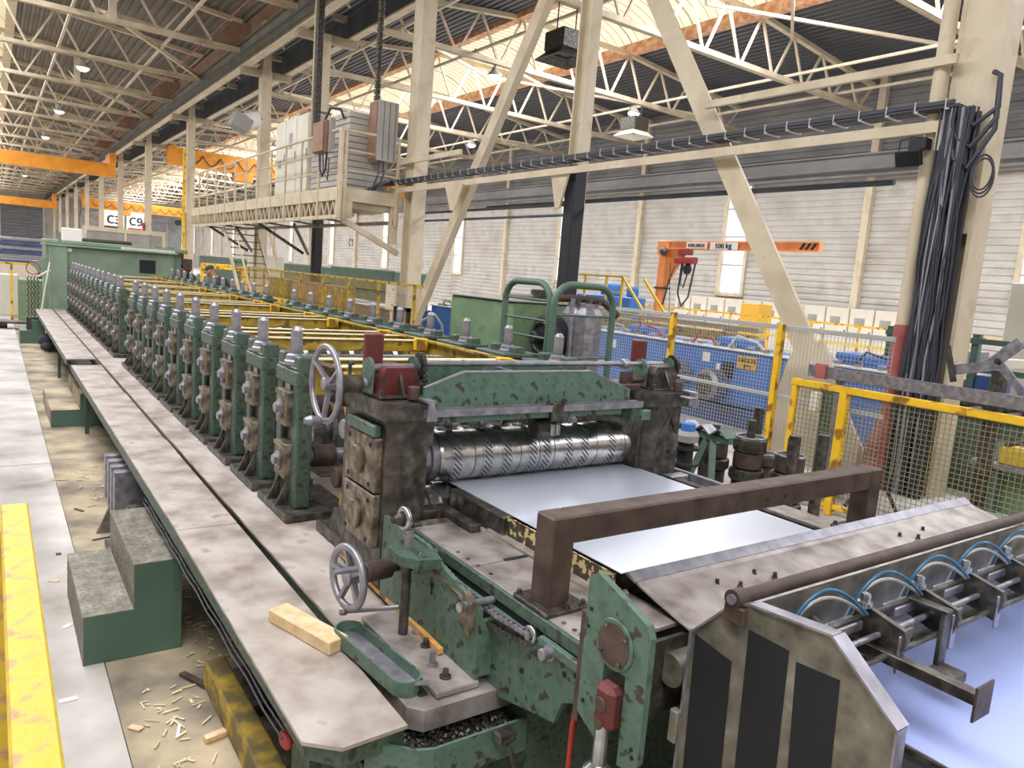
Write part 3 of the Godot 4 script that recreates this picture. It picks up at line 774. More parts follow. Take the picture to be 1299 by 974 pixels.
	part(gh, "dark_window", mb().bx(2.66, 2.98, 1.52, 1.8, -18.13, -18.1, 0.004), "black_paint", "dark square inspection window")
	part(gh, "round_cap", mb().cyl(V(1.34, 1.9, -18.12), V(1.34, 1.9, -18.08), 0.045, 16), "white")
	part(gh, "side_wing", mb().prism(poly([0.66, 1.55, 0.98, 1.75, 0.98, 0.62, 0.9, 0.62, 0.9, 1.3]), 0.0, 0.03, xy(-18.3)), "green_gear")
	part(gh, "vent_pipe", mb().cyl(V(3.0, 2.0, -18.9), V(3.0, 2.38, -18.9), 0.025, 10), "steel_grey")
	part(gh, "vent_pipe", mb().cyl(V(1.2, 2.0, -18.6), V(1.2, 2.25, -18.6), 0.025, 10), "steel_grey")
	var vt := mb()
	for k in 16: vt.bx(2.36 + 0.066 * k, 2.4 + 0.066 * k, 2.0, 2.05, -18.6, -18.2)
	part(gh, "toothed_strip", vt, "cabinet")
	one("leaning_pole", "pale thin pole leaning against the left corner of the green gear housing", "pole", mb().bar(V(0.78, YC - 0.2, -17.6), V(0.98, 1.62, -17.95), 0.025, 0.025), "cabinet")
	one("leaning_pole", "short pale pole crossing the long one by the gear housing corner", "pole", mb().bar(V(0.76, 1.32, -17.75), V(0.99, 1.46, -17.95), 0.03, 0.03), "cabinet")
	var tl := thing("drive_spindle_stack", "dark stack of zigzag drive chains standing left of the gear housing", "chain stack")
	for k in 4:
		var ch := mb()
		for j in 15: ch.bar(V(0.6 + 0.055 * k + (0.018 if j % 2 else -0.018), 0.5 + 0.055 * j, -17.8), V(0.6 + 0.055 * k - (0.018 if j % 2 else -0.018), 0.555 + 0.055 * j, -17.8), 0.03, 0.02)
		part(tl, "chain", ch, "steel_dark")
	part(tl, "ring", mb().tube(circle(V(0.69, 1.48, -17.85), 0.12, DX, DY, 20), 0.012, 6, true), "red_pipe")
	part(tl, "stand", mb().bx(0.56, 0.82, 0.02, 0.5, -17.95, -17.7), "steel_dark")
	# long lying bundle of bars on top of the gear housing and behind it
	for k in 5:
		one("bundle_bar", "dark bar in the bundle lying on the green gear housing, %s from the front" % ORD[k], "bar", mb().cyl(V(1.75, 2.135 + 0.02 * (k % 2), -19.9 - 0.09 * k), V(2.75, 2.135 + 0.02 * (k % 2), -19.9 - 0.09 * k), 0.03, 8), "steel_dark", "bars on the gear housing")

func circle(c: Vector3, r: float, a: Vector3, b: Vector3, n: int, a0 := 0.0) -> Array:
	var p := []
	for i in n: p.append(c + (a * cos(a0 + TAU * i / n) + b * sin(a0 + TAU * i / n)) * r)
	return p
# ---------------------------------------------------------------- the big stand with the knurled roll
func hand_wheel(called: String, lab: String, c: Vector3, r: float, rim: float, spokes: int, m: String, tilt: float) -> Node3D:
	var t := thing(called, lab, "hand wheel", "", c)
	t.rotation.y = tilt
	part(t, "rim", mb().tube(circle(Vector3.ZERO, r, DZ, DY, 32), rim, 10, true), m)
	for k in spokes:
		var a := TAU * k / spokes + 0.5
		var d := DZ * cos(a) + DY * sin(a)
		part(t, "spoke", mb().bar(d * 0.02 + DX * 0.015, d * (r - rim * 0.5), rim * 1.1, rim * 1.7, DX, 0.002), m)
	part(t, "hub", mb().cyl(V(-0.012, 0, 0), V(0.045, 0, 0), rim * 2.2, 16, -1.0, 0.004), m)
	return t

func build_edger():
	var z0 := -2.8
	var st := thing("big_stand", "big dark stand with two square bearing covers carrying the left end of the knurled roll", "machine stand", "big stands")
	part(st, "foot", mb().bx(1.335, 1.62, YC, YC + 0.06, -3.5, -2.45, 0.008), "steel_dark")
	part(st, "lower_body", mb().prism(poly([-3.38, YC + 0.06, -2.5, YC + 0.06, -2.5, 0.78, -2.56, 0.84, -3.05, 0.84, -3.05, 0.9, -3.3, 0.84]), 0.0, 0.12, yz(1.47)), "steel_dark")
	part(st, "web_plate", mb().prism(poly([-3.26, 0.84, -3.03, 0.84, -3.03, 1.12, -3.2, 1.12]), 0.0, 0.1, yz(1.46)), "steel_dark")
	part(st, "body", mb().prism(poly([1.27, -3.03, 1.44, -3.03, 1.44, -2.575, 1.32, -2.575, 1.27, -2.61]), -1.42, -YC - 0.06, xz(0)), "steel_dark")
	part(st, "cap", mb().prism(poly([1.235, -3.06, 1.46, -3.06, 1.46, -2.56, 1.30, -2.545, 1.235, -2.59]), -1.485, -1.42, xz(0)), "steel_dark")
	part(st, "cap_back", mb().bx(1.2, 1.3, 1.40, 1.50, -3.1, -2.98, 0.006), "steel_brown")
	for y in [1.435, 1.475]: part(st, "bolt", mb().bolt(V(1.2, y, -3.0), -DX, 0.014, 0.02), "steel_dark")
	part(st, "shim_block", mb().bx(1.235, 1.27, 1.335, 1.385, -2.93, -2.65, 0.006), "green")
	part(st, "square_hole", mb().bx(1.385, 1.405, 1.155, 1.178, -2.58, -2.572), "black_paint")
	for k in 2:
		var y: float = [0.987, 1.22][k]
		var c := part(st, "bearing_cover", mb().box(V(1.258, y, -2.79), V(0.035, 0.225, 0.3), 0.006), "steel_brown")
		part(c, "boss", mb().cyl(V(1.243, y - 0.005, -2.8), V(1.222, y - 0.005, -2.8), 0.062, 24, -1.0, 0.006), "steel_brown")
		for s in [[-0.11, 0.08], [0.1, 0.08], [-0.11, -0.085], [0.1, -0.085]]:
			part(c, "screw_hole", mb().cyl(V(1.245, y + s[1], -2.79 + s[0]), V(1.238, y + s[1], -2.79 + s[0]), 0.011, 10), "black_paint")
	var sr := thing("big_stand", "dark stand carrying the right end of the knurled roll, beside the mesh fence", "machine stand", "big stands")
	part(sr, "body", mb().prism(poly([2.735, -3.03, 2.95, -3.03, 2.95, -2.6, 2.79, -2.6, 2.735, -2.68]), -1.42, -YC, xz(0)), "steel_dark")
	part(sr, "cap", mb().prism(poly([2.7, -3.06, 2.985, -3.06, 2.985, -2.58, 2.8, -2.57, 2.7, -2.63]), -1.49, -1.42, xz(0)), "steel_dark")
	part(sr, "inner_slide", mb().bx(2.72, 2.775, 1.03, 1.36, -2.98, -2.66, 0.006), "steel_dark")
	part(sr, "lug", mb().bx(2.9, 2.95, 1.47, 1.48, -2.58, -2.5, 0.003).bx(2.9, 2.94, 1.44, 1.475, -2.51, -2.5), "steel_grey")
	part(sr, "vee_mark", mb().bar(V(2.81, 1.28, -2.598), V(2.87, 1.37, -2.598), 0.012, 0.012).bar(V(2.87, 1.37, -2.598), V(2.93, 1.28, -2.598), 0.012, 0.012), "steel_dark")
	part(sr, "round_hole", mb().cyl(V(2.885, 1.18, -2.6), V(2.885, 1.18, -2.596), 0.013, 12), "black_paint")
	part(sr, "foot_rail", mb().bx(2.74, 3.0, 1.02, 1.06, -2.6, -2.54, 0.006), "steel_grey")
	# knurled roll
	var ro := thing("knurled_roll", "bright steel roll with eight slanted knurl bands above the strip", "roll")
	var ax := MB.frame(V(0, 1.2, z0), DX)
	part(ro, "shell", mb().lathe([Vector2(0.07, 1.575), Vector2(0.106, 1.578), Vector2(0.112, 1.59), Vector2(0.112, 2.735), Vector2(0.106, 2.745), Vector2(0.05, 2.745)], ax, 56), "roll_shell")
	part(ro, "journal", mb().lathe([Vector2(0.06, 1.44), Vector2(0.092, 1.442), Vector2(0.092, 1.5), Vector2(0.088, 1.502), Vector2(0.088, 1.54), Vector2(0.1, 1.544), Vector2(0.1, 1.578)], ax, 40), "steel_grey")
	for x in [1.66, 1.82, 1.925, 2.07, 2.15, 2.29, 2.39, 2.57]:
		part(ro, "ring_joint", mb().lathe([Vector2(0.11, x - 0.032), Vector2(0.1135, x - 0.03), Vector2(0.1135, x + 0.03), Vector2(0.11, x + 0.032)], ax, 56), "steel_bright")
		var kn := mb()
		for k in 30:
			var pts := []
			for j in 4:
				var a := TAU * (k + j * 0.55) / 30.0
				pts.append(V(x + 0.02 - 0.0133 * j, 1.2 + 0.1132 * sin(a), z0 + 0.1132 * cos(a)))
			kn.tube(pts, 0.0034, 5)
		part(ro, "knurl_band", kn, "steel_dark", "dark slanted knurl ribs")
	for x in [1.75, 2.0, 2.11, 2.2, 2.47, 2.66]:
		part(ro, "seam", mb().lathe([Vector2(0.11, x - 0.003), Vector2(0.1125, x - 0.002), Vector2(0.1125, x + 0.002), Vector2(0.11, x + 0.003)], ax, 56), "steel_dark")
	var lo := thing("lower_roll", "lower roll journal under the knurled roll, beside the dark guide block", "roll")
	var bx2 := MB.frame(V(0, 0.965, z0), DX)
	part(lo, "shell", mb().lathe([Vector2(0.05, 1.6), Vector2(0.112, 1.6), Vector2(0.112, 2.7), Vector2(0.05, 2.7)], bx2, 40), "roll_shell")
	part(lo, "journal", mb().lathe([Vector2(0.05, 1.44), Vector2(0.085, 1.44), Vector2(0.085, 1.545), Vector2(0.1, 1.55), Vector2(0.1, 1.6)], bx2, 36), "steel_bright")
	# green bridge above the roll
	var gb := thing("bridge_beam", "green twin-plate bridge beam spanning above the knurled roll", "beam")
	for k in 2:
		var z: float = [-2.6, -2.93][k]
		part(gb, "web_plate", mb().prism(poly([1.42, 1.47, 1.42, 1.54, 1.6, 1.605, 2.3, 1.605, 2.56, 1.51, 2.56, 1.44, 1.42, 1.44]), -0.008, 0.008, xy(z)), "green")
		part(gb, "top_edge", mb().bar(V(1.42, 1.543, z), V(1.6, 1.608, z), 0.02, 0.006).bar(V(1.6, 1.608, z), V(2.3, 1.608, z), 0.02, 0.006).bar(V(2.3, 1.608, z), V(2.56, 1.513, z), 0.02, 0.006), "steel_grey")
	part(gb, "lower_strip", mb().bx(1.5, 2.5, 1.40, 1.45, -2.59, -2.575), "green")
	part(gb, "flange", mb().bx(1.4, 2.6, 1.452, 1.462, -2.6, -2.55).bx(1.4, 2.62, 1.43, 1.462, -2.56, -2.552), "steel_grey")
	part(gb, "cross_rib", mb().bx(1.9, 1.915, 1.56, 1.6, -2.93, -2.6), "steel_grey")
	part(gb, "floor_plate", mb().bx(1.42, 2.6, 1.43, 1.44, -2.93, -2.6), "green_dark")
	part(gb, "end_hanger", mb().bx(1.42, 1.47, 1.3, 1.45, -2.78, -2.58, 0.005), "steel_dark")
	part(gb, "end_hanger", mb().bx(2.56, 2.62, 1.36, 1.45, -2.9, -2.56, 0.005), "green_dark")
	part(gb, "foot_tab", mb().bx(2.6, 2.66, 1.37, 1.42, -2.57, -2.53, 0.005), "green")
	var cl := thing("roll_scraper", "dark clamp with two springs hanging from the green bridge onto the roll", "clamp")
	part(cl, "plate", mb().bx(2.05, 2.12, 1.385, 1.47, -2.57, -2.549, 0.005), "steel_dark")
	part(cl, "jaw", mb().cyl(V(2.02, 1.335, -2.64), V(2.13, 1.335, -2.64), 0.05, 16, -1.0, 0.006), "steel_dark")
	for x in [2.07, 2.1]: part(cl, "spring", mb().cyl(V(x, 1.32, -2.565), V(x, 1.37, -2.565), 0.014, 10), "steel_bright")
	for x in [2.04, 2.12]: part(cl, "bolt", mb().bolt(V(x, 1.47, -2.56), DY, 0.011, 0.02), "steel_dark")
	part(cl, "wing_bolt", mb().bolt(V(2.18, 1.39, -2.57), DZ, 0.014, 0.03), "steel_grey")
	for k in 2:
		var x: float = [1.64, 2.02][k]
		one("edge_disc", ["grainy disc roll under the left of the green bridge", "small dark disc roll under the middle of the green bridge"][k], "roll", mb().lathe([Vector2(0, -0.05), Vector2(0.075, -0.05), Vector2(0.08, -0.045), Vector2(0.08, 0.045), Vector2(0.07, 0.05), Vector2(0, 0.05)], MB.frame(V(x, 1.375, -2.98), DX + DZ * 0.8), 28), ["steel_brown", "steel_dark"][k])
	# screw jacks on both stands
	for k in 2:
		var dx: float = [0.0, 1.55][k]
		var lab: String = ["red and green screw jack gearbox on the left big stand", "dark red screw jack gearbox on the right big stand"][k]
		var g := thing("screw_jack", lab, "gearbox", "screw jacks", V(dx, 0, 0))
		part(g, "foot", mb().bx(1.26, 1.44, 1.487, 1.5, -2.93, -2.66, 0.004), "steel_dark")
		part(g, "housing", mb().prism(poly([1.27, 1.5, 1.46, 1.5, 1.45, 1.57, 1.42, 1.61, 1.3, 1.61, 1.28, 1.57]), -2.9, -2.7), "red" if k == 0 else "steel_dark")
		part(g, "rib", mb().prism(poly([0, 0, 0.05, 0, 0, 0.09]), -0.006, 0.006, Transform3D(Basis(DZ, DY, -DX), V(1.36, 1.5, -2.7))), "steel_dark")
		part(g, "screw_tube", mb().cyl(V(1.31, 1.6, -2.86), V(1.31, 1.735, -2.86), 0.042, 20, -1.0, 0.004), "red")
		part(g, "side_plate", mb().cyl(V(1.25, 1.595, -2.78), V(1.262, 1.595, -2.78), 0.05, 18).bx(1.252, 1.26, 1.5, 1.595, -2.828, -2.732), "green")
		part(g, "side_plate", mb().cyl(V(1.452, 1.605, -2.78), V(1.464, 1.605, -2.78), 0.045, 18).bx(1.454, 1.462, 1.5, 1.6, -2.82, -2.74), "green_dark")
		part(g, "worm_shaft", mb().cyl(V(1.255, 1.6, -2.775), V(1.5, 1.6, -2.775), 0.018, 12), "steel_grey")
		var sp := part(g, "sprocket", mb().lathe([Vector2(0, 0), Vector2(0.05, 0), Vector2(0.06, 0.008), Vector2(0.05, 0.016), Vector2(0, 0.016)], MB.frame(V(1.48, 1.605, -2.775), DX), 24), "steel_dark")
		var chn := mb()
		for j in 22:
			var a := TAU * j / 22.0
			chn.box(V(1.488, 1.575 + sin(a) * 0.085, -2.775 + cos(a) * 0.052), V(0.022, 0.014, 0.012), 0.0, Basis(DX, -a))
		part(sp, "chain", chn, "steel_dark")
		for z in [-2.9, -2.69]: part(g, "bolt", mb().bolt(V(1.275, 1.5, z), DY, 0.012, 0.022), "steel_dark")
		part(g, "oil_cup", mb().cyl(V(1.39, 1.49, -2.63), V(1.39, 1.545, -2.63), 0.024, 14, -1.0, 0.003), "steel_rust")
		part(g, "lever", mb().bx(1.4, 1.44, 1.492, 1.502, -2.62, -2.53).prism(poly([1.4, 1.42, 1.45, 1.42, 1.43, 1.5, 1.41, 1.5]), -2.535, -2.525), "steel_grey")
	var rod := one("connecting_rod", "long horizontal steel rod linking the two screw jacks", "rod", mb().cyl(V(1.49, 1.618, -2.775), V(2.96, 1.618, -2.775), 0.013, 12), "steel_grey")
	part(rod, "collar", mb().cyl(V(2.66, 1.618, -2.775), V(2.7, 1.618, -2.775), 0.026, 14, -1.0, 0.003), "steel_grey")
	part(rod, "collar", mb().cyl(V(1.7, 1.618, -2.775), V(1.715, 1.618, -2.775), 0.018, 12), "steel_grey")
	one("stop_bracket", "small dark bracket with a rusty knob at the right end of the green bridge", "bracket", mb().bx(2.62, 2.74, 1.487, 1.52, -2.8, -2.7, 0.004).cyl(V(2.66, 1.52, -2.75), V(2.66, 1.58, -2.75), 0.022, 12).cyl(V(2.71, 1.54, -2.75), V(2.79, 1.54, -2.75), 0.02, 10), "steel_rust")
	# upper hand wheel and its sleeve
	var w := hand_wheel("hand_wheel", "upper polished hand wheel with a crank handle beside the red screw jack", V(1.08, 1.535, -2.79), 0.15, 0.012, 3, "steel_grey", 0.0)
	part(w, "crank_handle", mb().lathe([Vector2(0, 0), Vector2(0.009, 0.0), Vector2(0.009, 0.03), Vector2(0.017, 0.04), Vector2(0.02, 0.075), Vector2(0.012, 0.1), Vector2(0, 0.104)], MB.frame(V(0, -0.135, 0.055), V(-1, 0.02, 0)), 14), "steel_grey")
	part(w, "shaft", mb().cyl(V(0.04, 0, 0), V(0.2, 0, 0), 0.02, 14), "steel_grey")
	part(w, "sleeve", mb().cyl(V(0.06, 0, 0), V(0.15, 0, 0), 0.038, 20, -1.0, 0.006).cyl(V(0.05, 0, 0), V(0.07, 0, 0), 0.03, 16), "steel_dark")
	part(w, "tee_screw", mb().cyl(V(0.1, 0.03, 0), V(0.1, 0.085, 0), 0.008, 8).bar(V(0.1, 0.085, -0.03), V(0.1, 0.085, 0.03), 0.012, 0.012), "steel_dark")
	# lower hand wheel
	w = hand_wheel("hand_wheel", "lower cast grey hand wheel with five spokes above the catwalk", V(1.05, 0.88, -2.41), 0.112, 0.014, 5, "steel_grey", 0.12)
	part(w, "crank_handle", mb().cyl(V(0, 0.06, 0.075), V(-0.1, 0.066, 0.075), 0.012, 12, 0.009), "steel_grey")
	part(w, "spindle", mb().cyl(V(0.04, 0, 0), V(0.22, 0, 0), 0.02, 14), "steel_rust")
	part(w, "sleeve", mb().cyl(V(0.07, 0, 0), V(0.18, 0, 0), 0.038, 18, -1.0, 0.005), "steel_rust")
# ---------------------------------------------------------------- the outlet table
func build_table():
	var t := thing("outlet_table", "green outlet table with worn steel top plates beside the strip", "table")
	part(t, "top_plate", mb().bx(1.36, 1.62, 0.985, 1.0, -2.06, -1.43, 0.002), "plate_worn")
	part(t, "top_plate", mb().bx(1.36, 1.62, 0.985, 1.0, -2.5, -2.068, 0.002), "plate_worn")
	part(t, "inner_strip", mb().bx(1.625, 1.73, 0.985, 1.0, -2.45, -1.43, 0.002), "plate_worn")
	part(t, "slot", mb().bx(1.5, 1.625, 0.999, 1.002, -2.075, -2.055), "black_paint", "dark narrow slot")
	part(t, "slot", mb().bx(1.47, 1.6, 0.999, 1.002, -1.66, -1.645), "black_paint", "dark narrow slot")
	part(t, "edge_rail", mb().bx(1.345, 1.362, 0.955, 0.998, -2.5, -1.36, 0.003), "green_dark")
	part(t, "side_panel", mb().prism(poly([-2.3, 0.72, -1.93, 0.62, -1.62, 0.70, -1.53, 0.72, -1.5, 0.8, -1.42, 0.84, -1.34, 0.8, -1.34, 0.93, -2.3, 0.93]), 0.0, 0.014, yz(1.35)), "green")
	part(t, "panel_lip", mb().bx(1.325, 1.345, 0.925, 0.955, -1.62, -1.36, 0.003), "green")
	part(t, "slide_slot", mb().bx(1.352, 1.36, 0.9, 0.955, -2.25, -1.62), "black_paint", "dark recess behind the chain")
	part(t, "far_side_panel", mb().bx(3.2, 3.22, 0.65, 0.985, -2.5, -1.3), "green_dark")
	part(t, "front_panel", mb().bx(1.36, 3.2, 0.75, 0.985, -1.4, -1.385), "steel_dark")
	part(t, "far_top_plate", mb().bx(2.77, 3.22, 0.985, 1.0, -2.6, -1.43, 0.002), "plate_worn")
	part(t, "under_body", mb().bx(1.4, 3.18, 0.02, 0.75, -2.6, -1.7), "green_dark")
	part(t, "strip_bed", mb().bx(1.73, 2.77, 0.99, 1.07, -2.62, -1.66), "steel_dark")
	for z in [-2.2, -2.13, -2.06, -1.98]: part(t, "screw_head", mb().cyl(V(1.385, 0.998, z), V(1.385, 1.002, z), 0.008, 10), "steel_dark")
	for z in [-1.58, -1.53, -1.5]: part(t, "screw_head", mb().cyl(V(1.385, 0.998, z), V(1.385, 1.002, z), 0.008, 10), "steel_dark")
	for p in [[0.9, -1.4], [0.91, -1.45], [0.89, -1.5], [0.84, -1.9], [0.9, -2.0], [0.8, -1.7], [0.78, -2.05]]: part(t, "screw_hole", mb().cyl(V(1.335, p[0], p[1]), V(1.332, p[0], p[1]), 0.009, 8), "black_paint")
	# side guides along the strip, flaking yellow paint on dark angle iron
	var fl := mat("flaking", noise(61, 0.016, [0.0, 0.5, 0.55, 0.6, 1.0], [C("3a332c"), C("4a423a"), C("54493c"), C("d3bd84"), C("dcca98")], 5), 0.5, 0.1, 3.5, 0.15)
	fl.uv1_offset = V(0.3, 0.1, 0.2)
	var a := thing("side_guide", "dark angle-iron guide with flaking cream paint along the left edge of the strip", "guide rail", "strip guides")
	part(a, "upright", mb().bar(V(1.645, 1.045, -2.27), V(1.645, 1.045, -1.65), 0.008, 0.075), "flaking")
	part(a, "flange", mb().bx(1.645, 1.70, 1.0, 1.008, -2.27, -1.65), "flaking")
	part(a, "foot_flange", mb().bx(1.6, 1.64, 1.0, 1.01, -2.35, -1.5), "plate_worn")
	for z in [-2.02, -1.62]:
		part(a, "clamp_bolt", mb().cyl(V(1.615, 1.01, z), V(1.615, 1.016, z), 0.022, 12).hexa(V(1.615, 1.016, z), V(1.615, 1.034, z), 0.014), "steel_grey")
		part(a, "side_bolt", mb().bolt(V(1.641, 1.04, z + 0.03), -DX, 0.01, 0.014), "steel_grey")
	a = thing("side_guide", "dark angle-iron guide along the right edge of the strip, with one bright round bolt", "guide rail", "strip guides")
	part(a, "upright", mb().bar(V(2.78, 1.045, -2.55), V(2.78, 1.045, -1.66), 0.008, 0.08), "steel_dark")
	part(a, "foot_flange", mb().bx(2.786, 2.9, 1.0, 1.01, -2.5, -1.66), "plate_worn")
	part(a, "back_rail", mb().bx(2.9, 2.92, 1.0, 1.05, -2.5, -1.66), "steel_dark")
	part(a, "side_bolt", mb().cyl(V(2.776, 1.055, -1.75), V(2.765, 1.055, -1.75), 0.014, 12), "white")
	one("edge_rail_channel", "grey channel rail lying past the right stand, along the right side of the table", "rail", mb().bx(3.02, 3.05, 1.0, 1.06, -3.0, -2.3, 0.004).bx(3.05, 3.16, 1.0, 1.01, -3.0, -2.3), "steel_grey")
	# guide blocks by the roll
	one("guide_block", "tall dark guide block beside the strip just after the knurled roll", "block", mb().box(V(1.645, 1.04, -2.47), V(0.05, 0.085, 0.42), 0.005), "steel_dark", "guide blocks")
	one("guide_block", "low dark guide block lying left of the tall one", "block", mb().box(V(1.555, 1.015, -2.5), V(0.05, 0.035, 0.3), 0.004), "steel_dark", "guide blocks")
	var gf := thing("slide_frame", "dark slotted slide frame in front of the lower roll journal", "frame")
	part(gf, "bar", mb().bx(1.37, 1.53, 0.985, 1.03, -2.66, -2.58, 0.004), "steel_dark")
	part(gf, "bar", mb().bx(1.37, 1.56, 0.985, 1.005, -2.55, -2.5, 0.003), "steel_brown")
	part(gf, "bar", mb().bx(1.36, 1.4, 0.985, 1.01, -2.66, -2.5, 0.003), "steel_dark")
	# brown square-tube arch over the strip
	var b := thing("arch_beam", "brown square-tube arch standing over the strip on bolted feet", "beam")
	part(b, "cross_tube", mb().box(V(2.31, 1.255, -1.70), V(1.694, 0.09, 0.09), 0.006), "steel_rust")
	for x in [1.42, 3.2]:
		part(b, "leg", mb().box(V(x, 1.153, -1.70), V(0.09, 0.294, 0.09), 0.006), "steel_rust")
		var ft := part(b, "foot_plate", mb().bx(x - 0.07, x + 0.1, 1.0, 1.014, -1.8, -1.62, 0.003), "steel_dark")
		for p in [[x - 0.055, -1.785], [x + 0.085, -1.635], [x + 0.02, -1.634]]: part(ft, "bolt", mb().bolt(V(p[0], 1.014, p[1]), DY, 0.009, 0.016), "steel_dark")
	for x in [2.42, 2.53]: part(b, "drilled_hole", mb().cyl(V(x, 1.25, -1.655), V(x, 1.25, -1.652), 0.006, 8), "black_paint")
	# green end bearing plate with its round cover and screw jack head
	var e := thing("end_bearing_plate", "green end plate with a brown round cover and a red screw head in its slot", "plate")
	part(e, "plate", mb().prism(poly([-1.38, 0.86, -1.38, 1.24, -1.35, 1.265, -1.16, 1.2, -1.145, 1.17, -1.145, 0.84, -1.165, 0.81, -1.215, 0.8, -1.215, 1.04, -1.295, 1.04, -1.295, 0.82, -1.34, 0.84]), 0.0, 0.02, yz(1.305)), "green")
	part(e, "slot_lining", mb().bx(1.29, 1.32, 0.82, 1.14, -1.405, -1.382, 0.003), "steel_rust")
	var cv := part(e, "round_cover", mb().cyl(V(1.287, 1.105, -1.262), V(1.279, 1.105, -1.262), 0.068, 28, -1.0, 0.003), "green")
	part(cv, "cover_face", mb().cyl(V(1.28, 1.105, -1.262), V(1.2765, 1.105, -1.262), 0.056, 24), "steel_rust")
	for k in 4:
		var an := TAU * k / 4.0 + 0.6
		part(cv, "bolt", mb().bolt(V(1.28, 1.105 + sin(an) * 0.05, -1.262 + cos(an) * 0.05), -DX, 0.007, 0.01), "steel_dark")
	for p in [[-1.36, 1.16], [-1.365, 1.11], [-1.36, 0.9], [-1.165, 0.85], [-1.17, 0.87]]: part(e, "screw_hole", mb().cyl(V(1.286, p[1], p[0]), V(1.282, p[1], p[0]), 0.006, 8), "black_paint")
	var sh := part(e, "screw_head", mb().box(V(1.275, 0.945, -1.255), V(0.05, 0.12, 0.07), 0.015), "red")
	part(sh, "round_pin", mb().cyl(V(1.255, 0.955, -1.255), V(1.243, 0.955, -1.255), 0.02, 16, -1.0, 0.003).cyl(V(1.25, 0.9, -1.255), V(1.243, 0.9, -1.255), 0.013, 12), "steel_rust")
	var pt := one("screw_cylinder", "pale steel cylinder hanging under the red screw head", "cylinder", mb().lathe([Vector2(0, 0), Vector2(0.03, 0), Vector2(0.03, 0.62), Vector2(0.038, 0.63), Vector2(0.038, 0.68), Vector2(0.034, 0.685), Vector2(0.034, 0.7), Vector2(0.04, 0.705), Vector2(0.04, 0.75), Vector2(0.02, 0.77), Vector2(0.018, 0.88), Vector2(0, 0.88)], Transform3D(Basis(), V(1.262, 0.02, -1.255)), 24), "steel_bright")
	pt.set_meta("label", "pale steel screw cylinder rising from the floor to the red screw head")
	var du := part(e, "end_roller", mb().cyl(V(1.62, 0.9, -1.36), V(3.3, 0.9, -1.36), 0.05, 24), "galvanised")
	du.set_meta("label", "dull grey end roller")
	part(e, "far_bearing", mb().bx(3.3, 3.33, 0.0, 0.97, -1.42, -1.28), "green")
	one("red_cable", "red air line hanging below the green side panel of the table", "hose", mb().tube([V(1.36, 0.85, -1.46), V(1.33, 0.76, -1.44), V(1.31, 0.62, -1.42), V(1.32, 0.45, -1.4), V(1.33, 0.02, -1.37)], 0.008, 7), "red_bright")
	# bent apron plate between the table and the stacker
	var ap := thing("apron_plate", "grey worn bent apron plate sloping down from the strip", "plate")
	part(ap, "plate", mb().prism(poly([-1.645, 1.075, -1.635, 1.085, -1.585, 1.056, -1.37, 1.005, -1.37, 1.0, -1.59, 1.05]), -4.05, -1.70, Transform3D(Basis(DZ, DY, -DX), Vector3.ZERO)), "plate_worn")
	part(ap, "flange_strip", mb().prism(poly([-1.648, 1.076, -1.637, 1.088, -1.6, 1.067, -1.6, 1.06]), -4.05, -1.69, Transform3D(Basis(DZ, DY, -DX), Vector3.ZERO)), "steel_grey")
	for p in [[2.0, -1.52], [2.06, -1.47], [2.2, -1.52], [2.25, -1.47], [3.2, -1.52], [3.26, -1.47], [3.4, -1.52]]: part(ap, "bolt", mb().bolt(V(p[0], 1.035, p[1]), DY, 0.007, 0.02), "steel_dark")
	for x in [2.0, 3.6]: part(ap, "support", mb().bar(V(x, 0.95, -1.4), V(x, 1.01, -1.42), 0.04, 0.03), "steel_dark")
	# adjusting gear on the table's near side: bracket plate, threaded spindle, chain
	var br := thing("bracket_plate", "upright green bracket plate bolted on the bed before the table", "bracket")
	part(br, "web", mb().prism(poly([-2.6, 0.69, -1.87, 0.69, -1.87, 0.94, -1.97, 0.96, -2.16, 1.0, -2.24, 1.03, -2.6, 1.03]), 0.0, 0.016, yz(1.29)), "green")
	part(br, "step_edge", mb().bar(V(1.272, 0.97, -2.3), V(1.272, 0.93, -1.9), 0.012, 0.01), "steel_brown")
	part(br, "return_plate", mb().bx(1.29, 1.35, 0.7, 0.9, -1.885, -1.87, 0.003), "green")
	part(br, "ear", mb().prism(poly([-1.96, 0.86, -1.89, 0.84, -1.885, 0.96, -1.94, 0.98]), 0.0, 0.022, yz(1.275)), "steel_brown")
	part(br, "ear_pin", mb().cyl(V(1.27, 0.935, -1.92), V(1.225, 0.935, -1.92), 0.018, 16, -1.0, 0.003), "steel_bright")
	part(br, "tie_rod", mb().cyl(V(1.275, 0.95, -1.9), V(1.36, 0.95, -1.9), 0.012, 10), "steel_grey")
	part(br, "keyhole", mb().cyl(V(1.274, 0.9, -2.18), V(1.271, 0.9, -2.18), 0.012, 10).bx(1.271, 1.274, 0.865, 0.9, -2.184, -2.176), "black_paint")
	part(br, "shelf", mb().prism(poly([1.15, -2.3, 1.15, -2.2, 1.19, -2.14, 1.27, -2.12, 1.29, -2.2, 1.29, -2.34, 1.2, -2.36]), -1.02, -0.985, xz(0)), "green_dark")
	part(br, "base", mb().bx(1.13, 1.29, YC + 0.012, YC + 0.035, -2.45, -1.86, 0.004), "plate_worn")
	part(br, "rear_block", mb().prism(poly([-2.58, 0.69, -2.42, 0.69, -2.42, 0.93, -2.58, 0.98]), 0.0, 0.07, yz(1.42)), "steel_dark")
